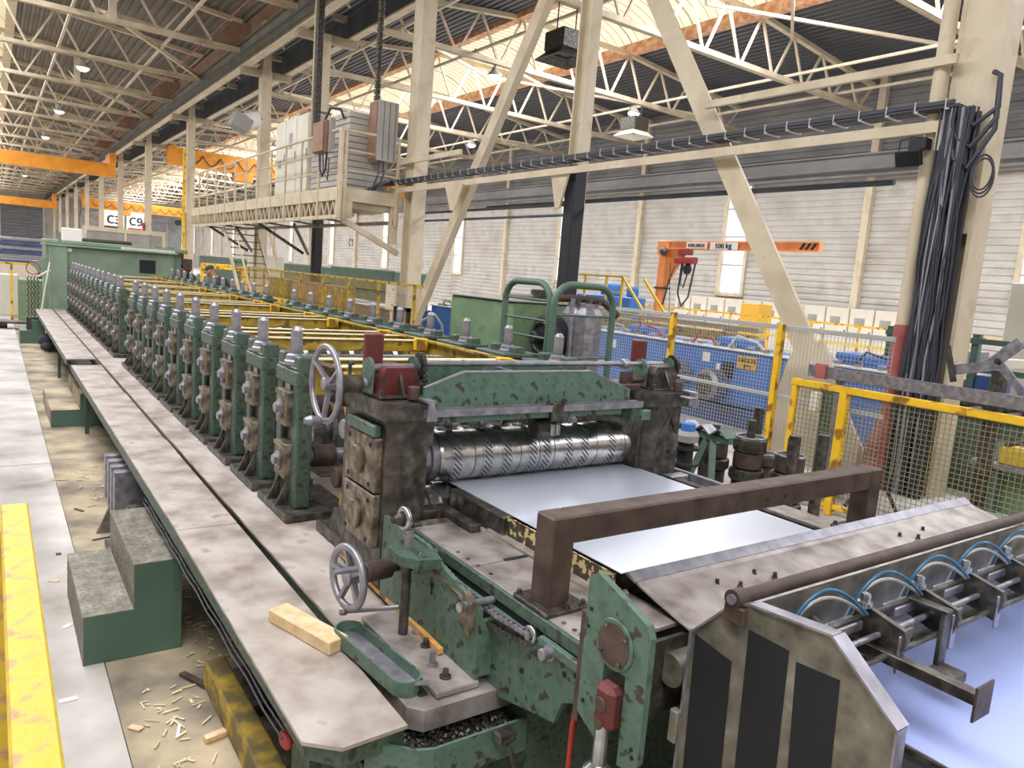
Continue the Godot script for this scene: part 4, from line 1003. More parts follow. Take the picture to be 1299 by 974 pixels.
	for p in [[1.2, -2.02, 0.035], [1.24, -2.14, 0.014], [1.2, -1.93, 0.014]]:
		part(br, "bolt", mb().cyl(V(p[0], YC + 0.035, p[1]), V(p[0], YC + 0.041, p[1]), 0.02, 14).hexa(V(p[0], YC + 0.04, p[1]), V(p[0], YC + 0.05 + p[2], p[1]), 0.012), "steel_grey" if p[2] > 0.02 else "steel_dark")
	part(br, "steel_washer", mb().cyl(V(1.26, YC + 0.035, -2.24), V(1.26, YC + 0.04, -2.24), 0.022, 16), "steel_bright")
	var spn := thing("spindle", "upright dark threaded spindle with an eye bearing on top, in front of the bracket plate", "spindle")
	part(spn, "rod", mb().cyl(V(1.21, YC + 0.035, -2.26), V(1.21, 0.985, -2.26), 0.018, 14), "steel_dark")
	part(spn, "nut", mb().cyl(V(1.21, 0.94, -2.26), V(1.21, 0.985, -2.26), 0.024, 14), "steel_dark")
	part(spn, "neck", mb().cyl(V(1.21, 1.02, -2.26), V(1.21, 1.09, -2.26), 0.014, 12, 0.018).cyl(V(1.21, 1.065, -2.26), V(1.21, 1.075, -2.26), 0.02, 12), "steel_grey")
	part(spn, "eye", mb().tube(circle(V(1.2, 1.125, -2.28), 0.035, DZ, DY, 18), 0.012, 8, true), "steel_bright")
	part(spn, "eye_pin", mb().lathe([Vector2(0, 0), Vector2(0.026, 0), Vector2(0.024, 0.04), Vector2(0.012, 0.06), Vector2(0.012, 0.075), Vector2(0, 0.078)], MB.frame(V(1.22, 1.125, -2.28), V(-1, 0, 0)), 16), "steel_dark")
	part(spn, "cotter_pin", mb().tube([V(1.25, 1.0, -2.22), V(1.23, 1.035, -2.2), V(1.21, 1.0, -2.18)], 0.004, 6), "steel_bright")
	one("crank_rod", "thin steel crank rod leaning from the hand wheel to the spindle", "rod", mb().cyl(V(1.04, 0.745, -2.42), V(1.2, 0.79, -2.28), 0.009, 10).cyl(V(1.035, 0.745, -2.425), V(1.05, 0.75, -2.41), 0.016, 10), "steel_grey")
	for k in 2:
		var ch := mb()
		for j in 46:
			var u := j / 45.0
			var p := V(1.325, [0.975, 0.945][k] - 0.03 * u - [0.03, 0.045][k] * sin(u * PI), -2.28 + 0.62 * u)
			if j % 2: ch.box(p, V(0.004, 0.016, 0.02)); ch.box(p + V(-0.016, 0, 0), V(0.003, 0.016, 0.02))
			else: ch.box(p + V(-0.008, 0, 0), V(0.024, 0.008, 0.009))
		one("drive_chain", ["upper sagging run of drive chain along the table side", "lower sagging run of drive chain along the table side"][k], "chain", ch, "steel_dark" if k else "steel_grey", "drive chains")
	one("chain_lock", "bright round chain lock at the near end of the drive chain", "lock", mb().tube(circle(V(1.325, 0.94, -1.66), 0.022, DZ, DY, 16), 0.008, 8, true).cyl(V(1.33, 0.94, -1.66), V(1.31, 0.94, -1.66), 0.014, 12), "steel_bright")
	one("table_knob", "bright stepped knob at the back corner of the table edge", "knob", mb().cyl(V(1.345, 0.965, -2.3), V(1.3, 0.965, -2.3), 0.018, 16, -1.0, 0.003).cyl(V(1.345, 0.965, -2.3), V(1.325, 0.965, -2.3), 0.024, 16), "steel_bright", "table knobs")
	one("table_knob", "grey stepped knob near the green lip, at the near end of the chain", "knob", mb().cyl(V(1.345, 0.93, -1.56), V(1.29, 0.93, -1.56), 0.018, 16, -1.0, 0.003).cyl(V(1.345, 0.93, -1.56), V(1.32, 0.93, -1.56), 0.025, 16), "steel_grey", "table knobs")

# ---------------------------------------------------------------- the stacker at the lower right
func build_stacker():
	var k0 := thing("sheet_stacker", "sheet stacker at the lower right with a striped end plate and gripper rods", "stacker")
	var s := part(k0, "end_plate", mb().prism(poly([-1.285, 0.0, -1.28, 1.06, -1.16, 1.19, -1.1, 1.215, -0.87, 1.235, -0.7, 1.1, -0.685, 0.0]), 0.0, 0.012, yz(1.615)), "galvanised", "grey end plate with three black stripes")
	part(s, "rim", mb().bar(V(1.61, 0.0, -1.285), V(1.61, 1.06, -1.282), 0.03, 0.006, DZ).bar(V(1.61, 1.06, -1.282), V(1.61, 1.192, -1.16), 0.03, 0.006).bar(V(1.615, 1.192, -1.16), V(1.615, 1.218, -1.1), 0.03, 0.006).bar(V(1.615, 1.218, -1.1), V(1.615, 1.238, -0.87), 0.04, 0.006).bar(V(1.615, 1.238, -0.87), V(1.615, 1.1, -0.697), 0.05, 0.006).bar(V(1.61, 1.1, -0.697), V(1.61, 0.0, -0.682), 0.04, 0.006, DZ), "steel_grey")
	for q in [[-1.245, 0.3, -1.268, 1.06, -1.14, 1.04, -1.115, 0.3], [-1.075, 0.3, -1.1, 1.15, -0.98, 1.148, -0.955, 0.3], [-0.905, 0.3, -0.957, 1.13, -0.843, 1.14, -0.805, 0.3]]:
		part(s, "stripe", mb().prism(poly(q), 0.0, 0.003, yz(1.604)), "black_paint", "black painted stripe")
	part(s, "stop_bracket", mb().bx(1.585, 1.63, 1.15, 1.2, -1.175, -1.11, 0.004), "steel_rust")
	part(s, "edge_clip", mb().bx(1.58, 1.605, 0.72, 0.82, -1.31, -1.28, 0.004), "galvanised")
	var br := part(k0, "stop_bar", mb().cyl(V(1.59, 1.215, -1.15), V(4.3, 1.215, -1.15), 0.02, 16, -1.0, 0.003).cyl(V(1.585, 1.215, -1.15), V(1.625, 1.215, -1.15), 0.026, 16), "steel_rust")
	part(br, "end_bolt", mb().cyl(V(1.585, 1.215, -1.15), V(1.578, 1.215, -1.15), 0.014, 12), "steel_grey")
	part(k0, "inner_panel", mb().prism(poly([-1.14, 1.19, -1.13, 1.19, -1.17, 0.86, -1.18, 0.86]), -4.3, -1.62, Transform3D(Basis(DZ, DY, -DX), Vector3.ZERO)), "galvanised")
	part(k0, "under_beam", mb().bx(1.62, 4.3, 0.7, 0.86, -1.28, -1.16), "steel_dark")
	part(k0, "side_beam", mb().bx(1.66, 1.99, 0.6, 0.83, -1.15, 0.4), "black_paint")
	part(k0, "bed", mb().bx(1.99, 4.0, 0.6, 0.845, -1.2, 0.35), "steel_dark")
	for p in [[1.7, -0.2], [3.7, -0.2], [1.7, -1.15], [3.7, -1.15]]: part(k0, "leg", mb().bx(p[0], p[0] + 0.15, 0.0, 0.6, p[1], p[1] + 0.2), "steel_dark")
	var sh := one("stacked_sheet", "pale blue steel sheet lying in the stacker", "sheet", mb().bx(2.0, 3.9, 0.846, 0.85, -1.15, 0.35), "sheet_blue")
	part(sh, "sheet_edge", mb().bx(1.995, 2.0, 0.842, 0.85, -1.15, 0.35), "steel_grey")
	# grippers on three rods
	for k in 3:
		part(k0, "gripper_rod", mb().cyl(V(1.75, [1.12, 1.085, 1.045][k], [-1.04, -0.99, -0.95][k]), V(3.9, [1.12, 1.085, 1.045][k], [-1.04, -0.99, -0.95][k]), 0.009, 12), "steel_dark" if k != 1 else "steel_grey")
	part(k0, "gripper_rail", mb().bx(1.75, 3.9, 1.03, 1.06, -1.1, -1.075, 0.003), "steel_dark")
	var g0: Node3D
	for x in [2.06, 2.37, 2.68, 3.0, 3.32]:
		if g0 == null:
			g0 = part(k0, "suction_gripper", mb().prism(poly([-1.08, 1.06, -0.93, 1.02, -0.91, 1.1, -0.92, 1.125, -1.06, 1.16]), -0.01, 0.01, yz(0.0)), "steel_dark")
			part(g0, "tab", mb().bx(-0.018, 0.012, 1.0, 1.11, -0.93, -0.923, 0.002), "steel_grey")
			part(g0, "nut", mb().cyl(V(-0.01, 1.15, -1.04), V(-0.01, 1.165, -1.04), 0.022, 14).hexa(V(-0.01, 1.165, -1.04), V(-0.01, 1.19, -1.04), 0.014), "steel_bright")
			part(g0, "wedge_block", mb().box(V(-0.09, 1.1, -1.05), V(0.13, 0.03, 0.045), 0.004), "steel_grey")
			part(g0, "side_plate", mb().box(V(0.12, 1.06, -1.01), V(0.1, 0.035, 0.07), 0.003), "galvanised")
			part(g0, "bolt", mb().bolt(V(-0.005, 1.075, -0.923), DZ, 0.006, 0.012), "steel_dark")
			g0.position.x = x
		else:
			var g: Node3D = g0.duplicate()
			g.name = numbered(k0, "suction_gripper")
			k0.add_child(g)
			g.position.x = x
		for c in 2:
			var pts := []
			for j in 13:
				var u := j / 12.0
				pts.append(V(x - 0.32 + 0.27 * u + 0.012 * c, 1.06 + [0.145, 0.115][c] * sin(PI * (0.02 + 0.9 * pow(u, 0.75))) + 0.05 * u, -1.09 + 0.08 * u - 0.012 * c))
			part(k0, "air_hose", mb().tube(pts, [0.0055, 0.005][c], 7), ["hose_blue", "hose_clear"][c], ["blue air hose", "clear air hose"][c])
	var ar := part(k0, "stop_arm", mb().bx(2.03, 2.065, 1.02, 1.055, -1.12, -0.71, 0.003), "steel_dark")
	part(ar, "arm_plate", mb().bx(2.0, 2.095, 0.99, 1.085, -0.71, -0.703, 0.002), "steel_rust")
	part(k0, "drop_bracket", mb().bx(2.3, 2.345, 0.93, 1.13, -0.94, -0.925, 0.003).bx(2.28, 2.345, 0.93, 0.96, -0.94, -0.86, 0.003).bx(2.3, 2.34, 1.12, 1.132, -1.04, -0.92, 0.003), "steel_dark")
	part(k0, "pipe_stub", mb().cyl(V(1.86, 1.13, -1.09), V(1.93, 1.05, -1.0), 0.016, 12), "steel_dark")

# ---------------------------------------------------------------- catwalk, steps and what lies about
func step_block(called: String, lab: String, x0: float, x1: float, h1: float, h2: float, z0: float, z1: float, tread: String) -> Node3D:
	var t := thing(called, lab, "step", "green steps")
	var xm := x0 + (x1 - x0) * 0.5
	part(t, "body", mb().prism(poly([x0, 0, x1, 0, x1, h2 - 0.006, xm, h2 - 0.006, xm, h1 - 0.006, x0, h1 - 0.006]), z0, z1), "green_clean")
	var n := int((z1 - z0) / 0.036)
	for k in 2:
		var a := x0 if k == 0 else xm
		var y: float = [h1, h2][k]
		var e := xm if k == 0 else x1
		part(t, "tread", mb().bx(a, e, y - 0.006, y, z0, z1), tread)
		part(t, "riser", mb().bx(a - 0.004, a, 0.0 if k == 0 else h1, y, z0, z1), tread)
		if z1 < -6: continue
		var d := mb()
		for i in n:
			for j in int((e - a) / 0.036):
				var c := V(a + 0.02 + j * 0.036, y, z0 + 0.02 + i * 0.036)
				var s: float = 1.0 if (i + j) % 2 else -1.0
				var u := V(0.016, 0, 0.016 * s)
				var w := V(0.004, 0, -0.004 * s)
				var top := c + V(0, 0.003, 0)
				for q in [[u, w], [w, -u], [-u, -w], [-w, u]]: d.t(c + q[0], c + q[1], top, DY, DY, DY)
			for j in int((y - (0.0 if k == 0 else h1)) / 0.036):
				var c := V(a - 0.004, (0.0 if k == 0 else h1) + 0.02 + j * 0.036, z0 + 0.02 + i * 0.036)
				var s: float = 1.0 if (i + j) % 2 else -1.0
				var u := V(0, 0.016, 0.016 * s)
				var w := V(0, 0.004, -0.004 * s)
				var top := c - V(0.003, 0, 0)
				for q in [[u, w], [w, -u], [-u, -w], [-w, u]]: d.t(c + q[0], c + q[1], top, -DX, -DX, -DX)
		stuff(part(t, "diamond_pattern", d, "steel_brown"))
	return t

func build_catwalk():
	var c := thing("catwalk", "long pale steel catwalk of worn plates beside the roll stands", "catwalk")
	part(c, "plate", mb().prism(poly([0.70, -1.87, 0.79, -1.79, 1.0, -1.80, 1.012, -3.735, 0.722, -3.74]), -YC, -YC + 0.012, xz(0)), "plate")
	var zz := -3.745
	for k in 3:
		var ze: float = [-5.7, -7.7, -9.6][k]
		part(c, "plate", mb().prism(poly([0.722, zz, 1.012, zz, 1.02, ze, 0.722, ze]), -YC, -YC + 0.012, xz(0)), "plate")
		zz = ze - 0.004
	zz = -10.16
	for k in 4:
		var ze: float = -10.16 - 1.96 * (k + 1)
		part(c, "plate", mb().prism(poly([0.715, zz, 1.02, zz, 1.02, ze, 0.715, ze]), -YC, -YC + 0.012, xz(0)), "plate")
		zz = ze - 0.004
	zz = -2.45
	for k in 8:
		var ze: float = -2.45 - 1.95 * (k + 1)
		part(c, "inner_plate", mb().bx(1.045, 1.7 if k > 0 else 1.9, YC - 0.012, YC, ze, zz), "plate")
		zz = ze - 0.003
	part(c, "edge_angle", mb().bx(0.722, 0.735, YC - 0.08, YC - 0.012, -9.6, -1.9).bx(0.716, 0.73, YC - 0.08, YC - 0.012, -18.0, -10.16), "green_dark")
	part(c, "gap_channel", mb().bx(1.0, 1.06, YC - 0.09, YC - 0.08, -18.0, -1.9).bx(0.735, 1.04, YC - 0.1, YC - 0.06, -10.1, -9.65), "black_paint")
	part(c, "front_skirt", mb().prism(poly([0.72, -1.9, 0.8, -1.815, 1.0, -1.82, 1.0, -1.86, 0.81, -1.86, 0.75, -1.92]), -YC + 0.012, -YC + 0.08, xz(0)), "green_dark")
	part(c, "support", mb().bx(0.8, 0.84, 0.0, YC - 0.08, -2.1, -2.06).bx(0.8, 0.84, 0.0, YC - 0.08, -9.0, -8.96).bx(0.8, 0.84, 0, YC - 0.08, -13.0, -12.96).bx(0.8, 0.84, 0, YC - 0.08, -17.0, -16.96), "green_dark")
	# front plate of the bed
	var bp := thing("bed_front_plate", "thick dark bed plate with a clipped corner in front of the big stand", "plate")
	part(bp, "slab", mb().prism(poly([1.03, -1.87, 1.07, -1.825, 1.42, -1.825, 1.42, -2.44, 1.045, -2.44]), -YC - 0.01, -YC + 0.06, xz(0)), "plate_worn")
	part(bp, "foot_edge", mb().bx(1.09, 1.12, YC + 0.01, YC + 0.02, -2.44, -1.9), "steel_dark")
	var gbx := thing("green_plinth", "dark green plinth under the near end of the catwalk", "machine base")
	part(gbx, "body", mb().bx(0.86, 1.42, 0.0, 0.59, -2.4, -1.93, 0.01), "green_dark")
	var ct := thing("chip_tray", "green curved chip tray full of dark steel chips under the bed plate", "tray")
	part(ct, "wall", mb().prism(poly([0.9, -1.86, 1.02, -1.755, 1.06, -1.74, 1.42, -1.74, 1.42, -1.73, 1.055, -1.73, 1.01, -1.745, 0.89, -1.855]), -0.605, -0.49, xz(0)), "green")
	part(ct, "bottom", mb().prism(poly([0.9, -1.86, 1.02, -1.755, 1.06, -1.74, 1.42, -1.74, 1.42, -1.93, 0.9, -1.93]), -0.51, -0.49, xz(0)), "green_dark")
	var chips := mb()
	var rng := RandomNumberGenerator.new()
	rng.seed = 5
	for k in 700:
		var p := V(rng.randf_range(1.0, 1.4), 0.555 + rng.randf_range(-0.02, 0.02), rng.randf_range(-1.9, -1.75))
		if p.x < 1.04 and p.z > -1.78: continue
		chips.box(p, V(0.012, 0.005, 0.008), 0.0, Basis.from_euler(V(rng.randf() * 6, rng.randf() * 6, rng.randf() * 6)))
	chips.bx(1.0, 1.41, 0.51, 0.55, -1.92, -1.755)
	stuff(part(ct, "chips", chips, "steel_dark", "loose dark steel chips"))
	one("drain_valve", "dark drain valve with a bright lever on the chip tray", "valve", mb().box(V(1.3, 0.585, -1.72), V(0.07, 0.035, 0.06), 0.006).bar(V(1.3, 0.56, -1.68), V(1.31, 0.5, -1.66), 0.014, 0.01), "steel_dark")
	# oblong green tray lying on the bed plate
	var ov := func(r: float, l: float) -> PackedVector2Array:
		var p := PackedVector2Array()
		for i in 9: p.append(Vector2(cos(PI * i / 8.0), sin(PI * i / 8.0)) * r + Vector2(0, l))
		for i in 9: p.append(Vector2(-cos(PI * i / 8.0), -sin(PI * i / 8.0)) * r - Vector2(0, l))
		return p
	var tr := thing("oil_tray", "long oval green tray lying on the bed plate", "tray", "", V(1.052, YC + 0.012, -2.15), 0.1)
	var o1: PackedVector2Array = ov.call(0.052, 0.19)
	var o2: PackedVector2Array = ov.call(0.045, 0.19)
	var wall := mb()
	for i in o1.size():
		var j := (i + 1) % o1.size()
		var a := V(o1[i].x, 0, o1[i].y); var b := V(o1[j].x, 0, o1[j].y)
		var d := V(o2[i].x, 0, o2[i].y); var e := V(o2[j].x, 0, o2[j].y)
		var up := V(0, 0.05, 0)
		wall.q(a, b, b + up, a + up, a); wall.q(d, e, e + up, d + up, -d); wall.q(a + up, b + up, e + up, d + up, DY)
	part(tr, "wall", wall, "green")
	part(tr, "bottom", mb().prism(o2, -0.012, -0.004, xz(0)), "steel_grey")
	part(tr, "end_bracket", mb().bar(V(0.0, 0.045, 0.24), V(0.045, 0.045, 0.265), 0.02, 0.006), "steel_grey")
	one("wood_strip", "thin orange wooden strip lying along the foot of the bracket plate", "strip", mb().bar(V(1.32, YC + 0.02, -3.15), V(1.255, YC + 0.05, -2.06), 0.02, 0.02), "wood_orange")
	one("wood_block", "pale rough wooden block lying across the catwalk plate", "block", mb().box(V(0.925, YC + 0.025, -2.465), V(0.085, 0.05, 0.36), 0.004, Basis(DY, 0.30)), "wood")
	# three pairs of steps up to the catwalk
	step_block("step_block", "nearest green two-step block with diamond-plate treads", 0.335, 0.77, 0.25, 0.48, -4.72, -3.83, "galvanised")
	step_block("step_block", "middle green two-step block beside the break in the catwalk", 0.515, 1.07, 0.19, 0.37, -10.9, -9.38, "concrete_brown")
	step_block("step_block", "farthest green two-step block near the gear housing", 0.45, 0.86, 0.25, 0.46, -18.6, -17.5, "green_clean")
	# below the catwalk: dirt, a painted kerb beam, bits of scrap
	one("kerb_beam", "olive steel kerb beam with flaking yellow paint on the floor under the catwalk", "beam", mb().box(V(0.835, 0.065, -2.85), V(0.1, 0.13, 1.12), 0.01), "olive")
	var sh := thing("under_channel", "dark open channel frame between the kerb beam and the catwalk", "channel")
	part(sh, "plate", mb().bx(0.9, 1.1, 0.03, 0.06, -3.4, -2.1), "pit_dirt")
	part(sh, "cross_piece", mb().bx(0.885, 1.1, 0.06, 0.12, -3.05, -2.95).bx(0.885, 1.1, 0.06, 0.12, -2.4, -2.3), "steel_dark")
	one("stop_button", "red mushroom push button under the catwalk corner", "button", mb().cyl(V(0.79, 0.5, -2.14), V(0.755, 0.5, -2.13), 0.022, 16).cyl(V(0.755, 0.5, -2.13), V(0.735, 0.5, -2.125), 0.032, 18, -1.0, 0.005), "red_bright")
	var cs := thing("cable_run", "thin cables clipped along the underside of the catwalk edge", "cable")
	for k in 3:
		var pts := []
		for j in 14: pts.append(V(0.735 - 0.006 * k, YC - 0.085 - 0.025 * k - 0.012 * (j % 2), -2.1 - 0.2 * j))
		part(cs, "cable", mb().tube(pts, 0.004, 6), "cable")
	var md := thing("under_drive", "dark motor casing with fins sticking out under the catwalk, behind the near step", "motor")
	part(md, "casing", mb().cyl(V(0.7, 0.2, -5.15), V(0.95, 0.2, -5.15), 0.16, 24, -1.0, 0.01), "steel_dark")
	part(md, "ring", mb().tube(circle(V(0.7, 0.2, -5.15), 0.12, DZ, DY, 24), 0.02, 8, true), "steel_grey")
	part(md, "foot", mb().bx(0.6, 0.95, 0, 0.05, -5.45, -5.0, 0.006), "steel_dark")
	for k in 4: part(md, "fin", mb().bx(0.66, 0.95, 0.12 + 0.02 * k, 0.5, -5.55 - 0.16 * k, -5.48 - 0.16 * k, 0.005), "steel_grey")
	part(md, "bracket", mb().prism(poly([0.58, 0.0, 0.9, 0, 0.9, 0.32, 0.7, 0.28]), -5.75, -5.72), "galvanised")
	one("rag_bag", "dark brown bag lying under the far end of the catwalk beside the farthest step", "bag", mb().ball(V(0.9, 0.16, -16.6), 0.2, 14, 0.75), "cloth_dark")
	one("rag_bag", "smaller dark bag lying before the bigger one beside the farthest step", "bag", mb().ball(V(0.84, 0.09, -16.2), 0.12, 12, 0.7), "cloth_dark")
	var sp := [[0.25, -3.55, 0.07, 0.03, "white", "white paper scrap on the floor in front of the nearest step"], [0.62, -3.1, 0.09, 0.012, "white", "thin white splinter lying beside the kerb beam"], [0.28, -4.95, 0.05, 0.03, "wood", "pale wood chip beside the far corner of the nearest step"], [0.3, -4.3, 0.05, 0.025, "white", "white scrap left of the nearest step"], [0.52, -6.3, 0.1, 0.02, "steel_rust", "brown strip on the tan floor under the middle of the catwalk"], [0.6, -5.6, 0.12, 0.012, "steel_rust", "dark bent wire scrap on the tan floor before the motor casing"], [0.33, -5.4, 0.03, 0.03, "ink", "small black lump on the tan floor"], [0.45, -7.2, 0.12, 0.015, "wood", "long pale splinter on the tan floor beyond the motor casing"], [0.15, -6.4, 0.04, 0.02, "white", "small white scrap on the pale concrete"], [0.47, -3.2, 0.06, 0.03, "wood", "tan wood chip on the dirty floor, left of the kerb beam"]]
	for k in sp.size():
		one("floor_scrap", sp[k][5], "scrap", mb().box(Vector3.ZERO, V(sp[k][2], 0.006, sp[k][3]), 0.0, Basis(DY, k * 1.3)), sp[k][4], "", V(sp[k][0], 0.003, sp[k][1]))
	var spl := mb()
	for k in 170:
		var p := V(rng.randf_range(0.5, 0.74), 0.003, rng.randf_range(-3.5, -2.3))
		if k % 3 == 1: p = V(rng.randf_range(0.78, 1.05), 0.006, rng.randf_range(-4.6, -3.4))
		if k % 3 == 2: p = V(rng.randf_range(0.55, 0.95), 0.004, rng.randf_range(-7.6, -6.2))
		spl.box(p, V(rng.randf_range(0.015, 0.07), 0.005, rng.randf_range(0.003, 0.012)), 0.0, Basis(DY, rng.randf() * 3.0))
	var so := one("wood_splinters", "scattered pale wood splinters littering the dirty floor under the catwalk", "splinters", spl, "cream_paint")
	stuff(so)
	one("scrap_bar", "dark flat bar lying on the floor before the nearest step", "bar", mb().bar(V(0.72, 0.008, -3.55), V(0.86, 0.008, -3.25), 0.03, 0.015), "steel_rust")
	one("wood_offcut", "small tan wooden offcut on the floor beside the kerb beam", "offcut", mb().box(V(0.74, 0.012, -2.98), V(0.09, 0.024, 0.035), 0.002, Basis(DY, 0.2)), "wood")
	# yellow rail in the lower left corner and the fence beyond
	var yr := thing("yellow_guard_rail", "broad bright yellow guard rail end in the lower left corner", "guard rail")
	part(yr, "rail", mb().box(V(0.055, 1.025, -2.0), V(0.085, 0.05, 2.3), 0.006), "yellow_rail")
	part(yr, "web", mb().bx(0.03, 0.045, 0.85, 1.0, -3.12, -0.85), "yellow_rail")
	part(yr, "post", mb().box(V(0.03, 0.5, -1.2), V(0.07, 1.0, 0.07), 0.006), "yellow_rail")
	part(yr, "post", mb().box(V(0.0, 0.5, -3.05), V(0.07, 1.0, 0.07), 0.006), "yellow_rail")
	one("yellow_rail_post", "narrow yellow rail at the left edge, beyond the broad one", "guard rail", mb().bx(-0.16, -0.075, 0.9, 1.0, -9.0, -3.4, 0.006).bx(-0.14, -0.09, 0.0, 0.9, -8.95, -8.9).bx(-0.14, -0.09, 0.0, 0.9, -4.0, -3.95), "yellow_rail")
	var fb := mesh_fence("rail_fence", "yellow-railed wire fence at the far left before the gear housing", -1.2, 0.95, -21.9, true, 1.45, "yellow", 0.06)
	fb.position = Vector3.ZERO
	one("floor_trolley", "low dark trolley with wheels on the floor by the left fence", "trolley", mb().bx(0.1, 0.8, 0.12, 0.18, -20.6, -20.3, 0.01).cyl(V(0.12, 0.1, -20.5), V(0.28, 0.1, -20.5), 0.1, 14).cyl(V(0.2, 0.16, -20.2), V(0.8, 0.16, -20.2), 0.03, 8), "steel_dark")
	one("fence_cabinet", "green low cabinet behind the wire fence at the far left", "cabinet", mb().bx(0.55, 1.15, 0, 1.05, -23.2, -22.4, 0.02), "green_tank")
	for k in 3:
		one("parts_stack", "stack of pale boxes behind the left fence, %s from the left" % ORD[k], "boxes", mb().bx(-1.0 + 0.55 * k, -0.5 + 0.55 * k, 0, 0.9 + 0.2 * ((k * 2) % 3), -24.5, -24.0, 0.02), ["wood", "brown_box", "cabinet"][k], "boxes behind the left fence")
	for k in 6:
		one("bundle_rack", "dark bundle of profiles stacked in front of the far roller shutters, layer %s" % ORD[k], "bundle", mb().bx(-3.0 + 0.3 * (k % 2), 2.4, 0.9 + 0.22 * k, 1.06 + 0.22 * k, -45.0, -43.8, 0.03), ["blue_dark", "steel_grey"][k % 2], "profile bundles")
	one("bundle_trestle", "grey trestle under the profile bundles before the far shutters", "trestle", mb().bx(-2.8, -2.6, 0, 0.9, -44.9, -44.0).bx(1.9, 2.1, 0, 0.9, -44.9, -44.0), "steel_dark")

func mesh_fence(called: String, lab: String, a0: float, a1: float, c: float, along_x: bool, h: float, m: String, pitch: float, step := 1.6) -> Node3D:
	var t := thing(called, lab, "fence")
	var pt := func(u: float, y: float) -> Vector3: return V(u, y, c) if along_x else V(c, y, u)
	var w := mb()
	var n := int((a1 - a0) / pitch)
	for i in n + 1:
		var u := a0 + (a1 - a0) * i / n
		w.bar(pt.call(u, 0.1), pt.call(u, h), 0.004, 0.004, DX if not along_x else DZ)
	var k := int((h - 0.1) / pitch)
	for i in k + 1:
		var y := 0.1 + (h - 0.1) * i / k
		w.bar(pt.call(a0, y), pt.call(a1, y), 0.004, 0.004)
	stuff(part(t, "wire_mesh", w, "wire"))
	part(t, "top_rail", mb().bar(pt.call(a0, h), pt.call(a1, h), 0.05, 0.05, DY, 0.005), m)
	for i in int((a1 - a0) / step) + 1:
		var u := minf(a0 + step * i, a1)
		part(t, "post", mb().bar(pt.call(u, 0.0), pt.call(u, h), 0.05, 0.05, DX, 0.005), m)
	return t
